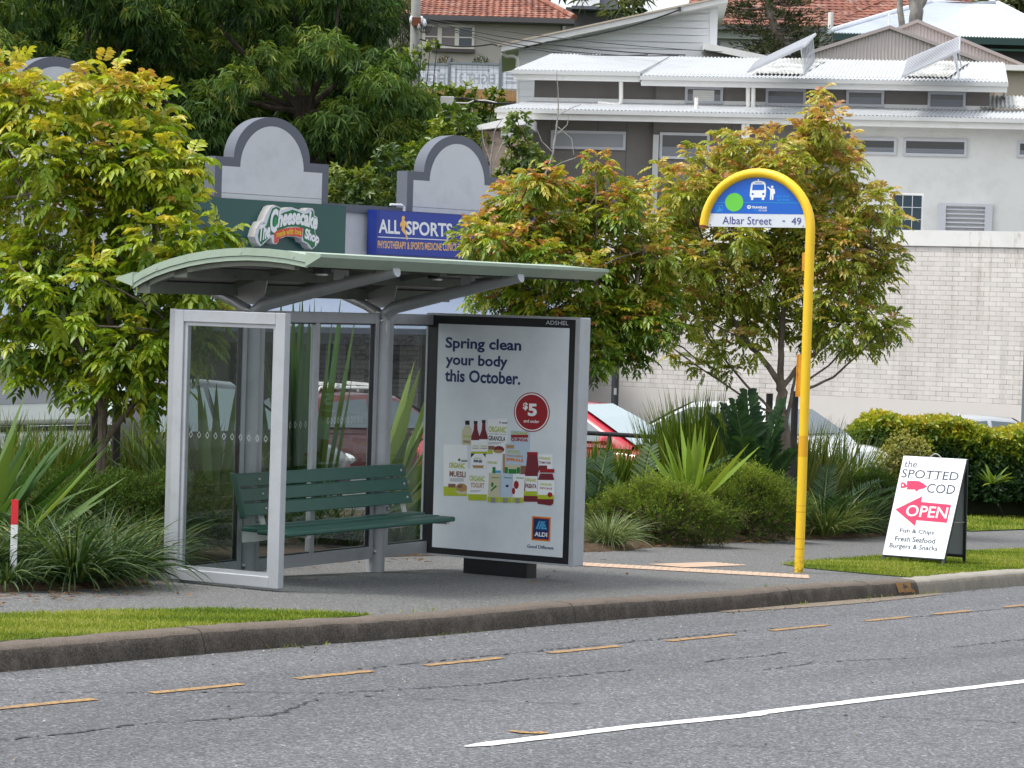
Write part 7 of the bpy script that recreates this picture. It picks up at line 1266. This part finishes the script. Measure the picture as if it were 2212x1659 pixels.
for i, (x, Y, L, lab) in enumerate(((1728, 32.2, 1.2, 'between the right tree trunk and the yellow pole'), (1660, 31.9, .7, 'under the right tree'), (1775, 32.6, 1.2, 'just right of the yellow pole'), (1822, 33.4, 1.15, 'left of the golden hedge'))): rosette('mat_rush', 'dull rush clump '+lab, gp(x, Y), 240, L, .022, (.0, .40), (.1, .7), TUS, 130+i, 'rush', 'dull rush clumps', 5, .1, r=.16)
rosette('cordyline', 'green strap leaved cordyline with red brown inner leaves left of the board', gp(1858, 33.0)+np.array([0, 0, .15]), 16, .75, .05, (.0, .45), (.0, .25), [(.10, .18, .02), (.19, .26, .03)], 104, 'cordyline', None, 5, .3); 
co = bpy.data.objects['cordyline']; 
rng = np.random.default_rng(105); n = 7; a = rng.uniform(0, 6.28, n); blades('red_blades', np.zeros((n, 3)), a, rng.uniform(.4, .6, n), np.full(n, .05), rng.uniform(.05, .5, n), np.full(n, .1), np.tile([(.12, .025, .015)], (n, 1)), 'strap_leaf', co, 5, .3)
bush('flowering_shrub', 'pale yellow flowering shrub behind the A-frame board', [(1950, 965, 34), (1915, 985, 26), (1985, 975, 30), (1900, 1010, 24), (1940, 1000, 30), (1880, 1045, 18), (1925, 1035, 20)], 34.2, 620, .022, .9, [(.20, .22, .06), (.33, .33, .10), (.46, .44, .16)], 'fine_leaf', 15, nl=7, up=.9)
# golden topped hedge
rng = np.random.default_rng(16); h0, h1 = gp(1825, 39.2), gp(2420, 39.6); hd = h1-h0; Lh = np.linalg.norm(hd[:2]); hd = hd/Lh; hn = np.array([-hd[1], hd[0], 0]); o = (h0+h1)/2; hg = thing('hedge', 'clipped hedge with golden top shoots and dark green sides behind the board', 'hedge', o); n = 9500; s = rng.uniform(-.15, Lh, n); top = rng.random(n) < .42; Hh = 1.24+.06*np.sin(s*2.1)+.05*np.sin(s*5.3); D_ = .62
y = np.where(top, rng.uniform(-D_, D_, n), -D_*(1+.10*np.sin(s*3)+.08*np.sin(s*7.7))+np.abs(rng.normal(0, .16, n))); zz = np.where(top, Hh-np.abs(rng.normal(0, .06, n))-.25*(np.abs(y)/D_)**4, rng.uniform(.12, 1., n)**.8*Hh)
endc = np.clip((.55-s)/.7, 0, 1); zz = zz*(1-.42*endc**2); y = y*(1-.5*endc); P = h0+hd*s[:, None]+hn*y[:, None]+np.array([0, 0, 1.])*zz[:, None]; A = unit(np.where(top[:, None], np.array([0, 0, 1.]), -hn+np.array([0, 0, .55]))+rng.normal(0, .4, (n, 3))); b_, d_, n_, ix = whorls(P, A, 6, np.full((n, 1), .075), 0, .95, .5)
hf = zz/Hh; tt = np.clip((hf-.62)*1.5+np.where(top, .12, 0)+rng.normal(.08, .14, n)+np.clip((s-4)/6, 0, .3)*(hf > .8), 0, 1); col = palette(tt[ix], [(.022, .058, .014), (.05, .11, .018), (.15, .22, .018), (.29, .325, .022), (.43, .38, .03), (.46, .28, .04)])*rng.uniform(.8, 1.2, (len(ix), 1)); L = rng.uniform(.06, .10, len(ix)); leaves('foliage', b_-o, d_, n_, L, L*.42, col, 'leaf_glossy', hg, .12, .2)
mb = MB(-o)
for k in range(90): q = h0+hd*rng.uniform(0, Lh)+hn*rng.uniform(-.35, .3); limb_mesh(mb, [q, q+np.array([rng.normal(0, .1), -.1, .5]), q+np.array([rng.normal(0, .2), -.22, rng.uniform(.8, 1.1)])], .018, .006, 5)
mb.build('stems', 'bark_brown', hg)
mb = MB(-o); mb.hexa(*[[h0+hd*a+hn*b_+np.array([0, 0, c]) for a, b_ in ((.35, -.36), (Lh, -.36), (Lh, .4), (.35, .4))] for c in (.02, 1.12)]); mb.build('twig_core', pm('twig_core', (.018, .022, .012), .95, .4, 14, spec=.1), hg, smooth=False)  # dark box inside the hedge stands in for shade between its leaves
rosette('shrub_sprig', 'light green leafy sprig growing out of the hedge front right of the board', gp(2150, 38.2)+np.array([0, 0, .45]), 30, .3, .05, (.2, 1.3), (.2, .8), FRESH, 106, 'shrub', None, 4, .2)
ked = sheet('edging', [(32.4, 14.50), (60, 14.60), (60, 14.75), (32.4, 14.65)], 'kerb_new', .06); ked.name = 'garden_edging'; sheet('hedge_bed', [(30, 14.62), (60, 14.75), (60, 18.5), (30, 18.5)], 'mulch', .03)
# ---- grass verges and litter
def in_poly(P, poly):
    r = np.zeros(len(P), bool); q = np.array(poly); n = len(q)
    for i in range(n):
        a, b = q[i], q[(i+1) % n]; c = ((a[1] > P[:, 1]) != (b[1] > P[:, 1])) & (P[:, 0] < (b[0]-a[0])*(P[:, 1]-a[1])/(b[1]-a[1]+1e-12)+a[0]); r ^= c
    return r
def lawn(label, poly, u0, u1, n, L, Wd, cols, seed):
    global rng
    rng = np.random.default_rng(seed); q = np.array(poly); v0, v1 = q[:, 1].min(), q[:, 1].max(); P = np.stack([rng.uniform(u0, u1, n), rng.uniform(v0, v1, n)], 1); P = P[in_poly(P+rng.normal(0, .018, P.shape), poly)]; m = len(P); xy = P[:, :1]*U+P[:, 1:]*V; B_ = np.concatenate([xy, (-1.25-SL*P[:, :1]+.006)], 1)
    pt = np.clip(.5+.28*np.sin(P[:, 0]*2.3+1.1*np.sin(P[:, 1]*5))+.18*np.sin(P[:, 0]*7.1+P[:, 1]*9)+rng.normal(0, .22, m), 0, 1); col = palette(pt, cols); o = blades('grass_verge', B_, rng.uniform(0, 6.28, m), L*rng.uniform(.6, 1.4, m), np.full(m, Wd), rng.uniform(.1, .8, m), rng.uniform(0, .7, m), col, 'fine_leaf', None, 2, 0, 'stuff'); tag(o, label, 'grass'); return o
GR = [(.070, .120, .012), (.14, .195, .018), (.21, .26, .028), (.29, .29, .075)]
lawn('mown grass strip along the kerb in the lower left', VL, 9.8, 13.6, 34000, .022, .0050, GR, 1); lawn('mown grass strip under the A-frame board', VR, 21.4, 33, 70000, .026, .0065, GR, 2); lawn('mown grass strip between the path and the hedge', VF, 31.8, 46, 30000, .05, .011, GR, 3)
rng = np.random.default_rng(44); lit = []
for _ in range(420):
    k = rng.integers(0, 5); 
    if k == 0: u, v = rng.uniform(10, 14.4), 10.80+rng.normal(0, .09)
    elif k == 1: u, v = rng.uniform(14.6, 18.5), 11.6+rng.normal(0, .10)
    elif k == 2: u, v = rng.uniform(21.0, 26), 11.95+rng.normal(0, .12)
    elif k == 3: u, v = rng.uniform(10.8, 13.4), rng.uniform(10.2, 10.8)
    else: u, v = rng.uniform(12, 30), (9.7+rng.random()*2 if rng.random() < .2 else 12.1+rng.normal(0, .1))
    lit.append(W(u, v, .012 if v < 10.9 or v > 12 else .02))
lit = np.array(lit); n = len(lit); a = rng.uniform(0, 6.28, n); o = leaves('leaf_litter', lit, np.stack([np.cos(a), np.sin(a), rng.normal(.05, .1, n)], 1), np.tile([0, 0, 1.], (n, 1))+rng.normal(0, .2, (n, 3)), rng.uniform(.03, .10, n), rng.uniform(.012, .03, n), palette(rng.random(n), [(.05, .03, .018), (.13, .08, .045), (.22, .13, .06), (.10, .035, .02)]), 'leaf_matte', None, .0, .2, 'stuff'); tag(o, 'dry brown leaves scattered along the bed edge', 'leaf litter')

# grit, twigs and weeds along the gutter and on the road
rng = np.random.default_rng(46); n = 900; u = rng.uniform(6, 30, n); v = np.where(rng.random(n) < .6, 8.62-np.abs(rng.normal(0, .10, n)), rng.uniform(4.2, 8.5, n)); P = np.array([W(a, b, -.112) for a, b in zip(u, v)]); a = rng.uniform(0, 6.28, n); sz_ = rng.uniform(.006, .022, n)
o = leaves('gutter_grit', P, np.stack([np.cos(a), np.sin(a), rng.uniform(0, .5, n)], 1), np.tile([0, 0, 1.], (n, 1))+rng.normal(0, .3, (n, 3)), sz_, sz_*rng.uniform(.3, .8, n), palette(rng.random(n), [(.03, .028, .025), (.12, .10, .08), (.26, .22, .17), (.5, .5, .5)]), 'leaf_matte', None, 0, .3, 'stuff'); tag(o, 'fine grit and leaf scraps lying along the gutter', 'grit')
n = 260; u = rng.choice([9.3, 12.6, 14.1, 18.9, 20.3, 21.4], n)+rng.normal(0, .22, n); B_ = np.array([W(x, 8.65-abs(rng.normal(0, .015)), -.114) if i % 2 else W(x, 8.83+abs(rng.normal(0, .02)), .004) for i, x in enumerate(u)]); o = blades('gutter_weeds', B_, rng.uniform(0, 6.28, n), rng.uniform(.015, .05, n), np.full(n, .005), rng.uniform(.2, 1.1, n), rng.uniform(.1, .8, n), palette(rng.random(n), GR), 'fine_leaf', None, 3, 0, 'stuff'); tag(o, 'tiny weeds sprouting at the kerb joints', 'weeds')
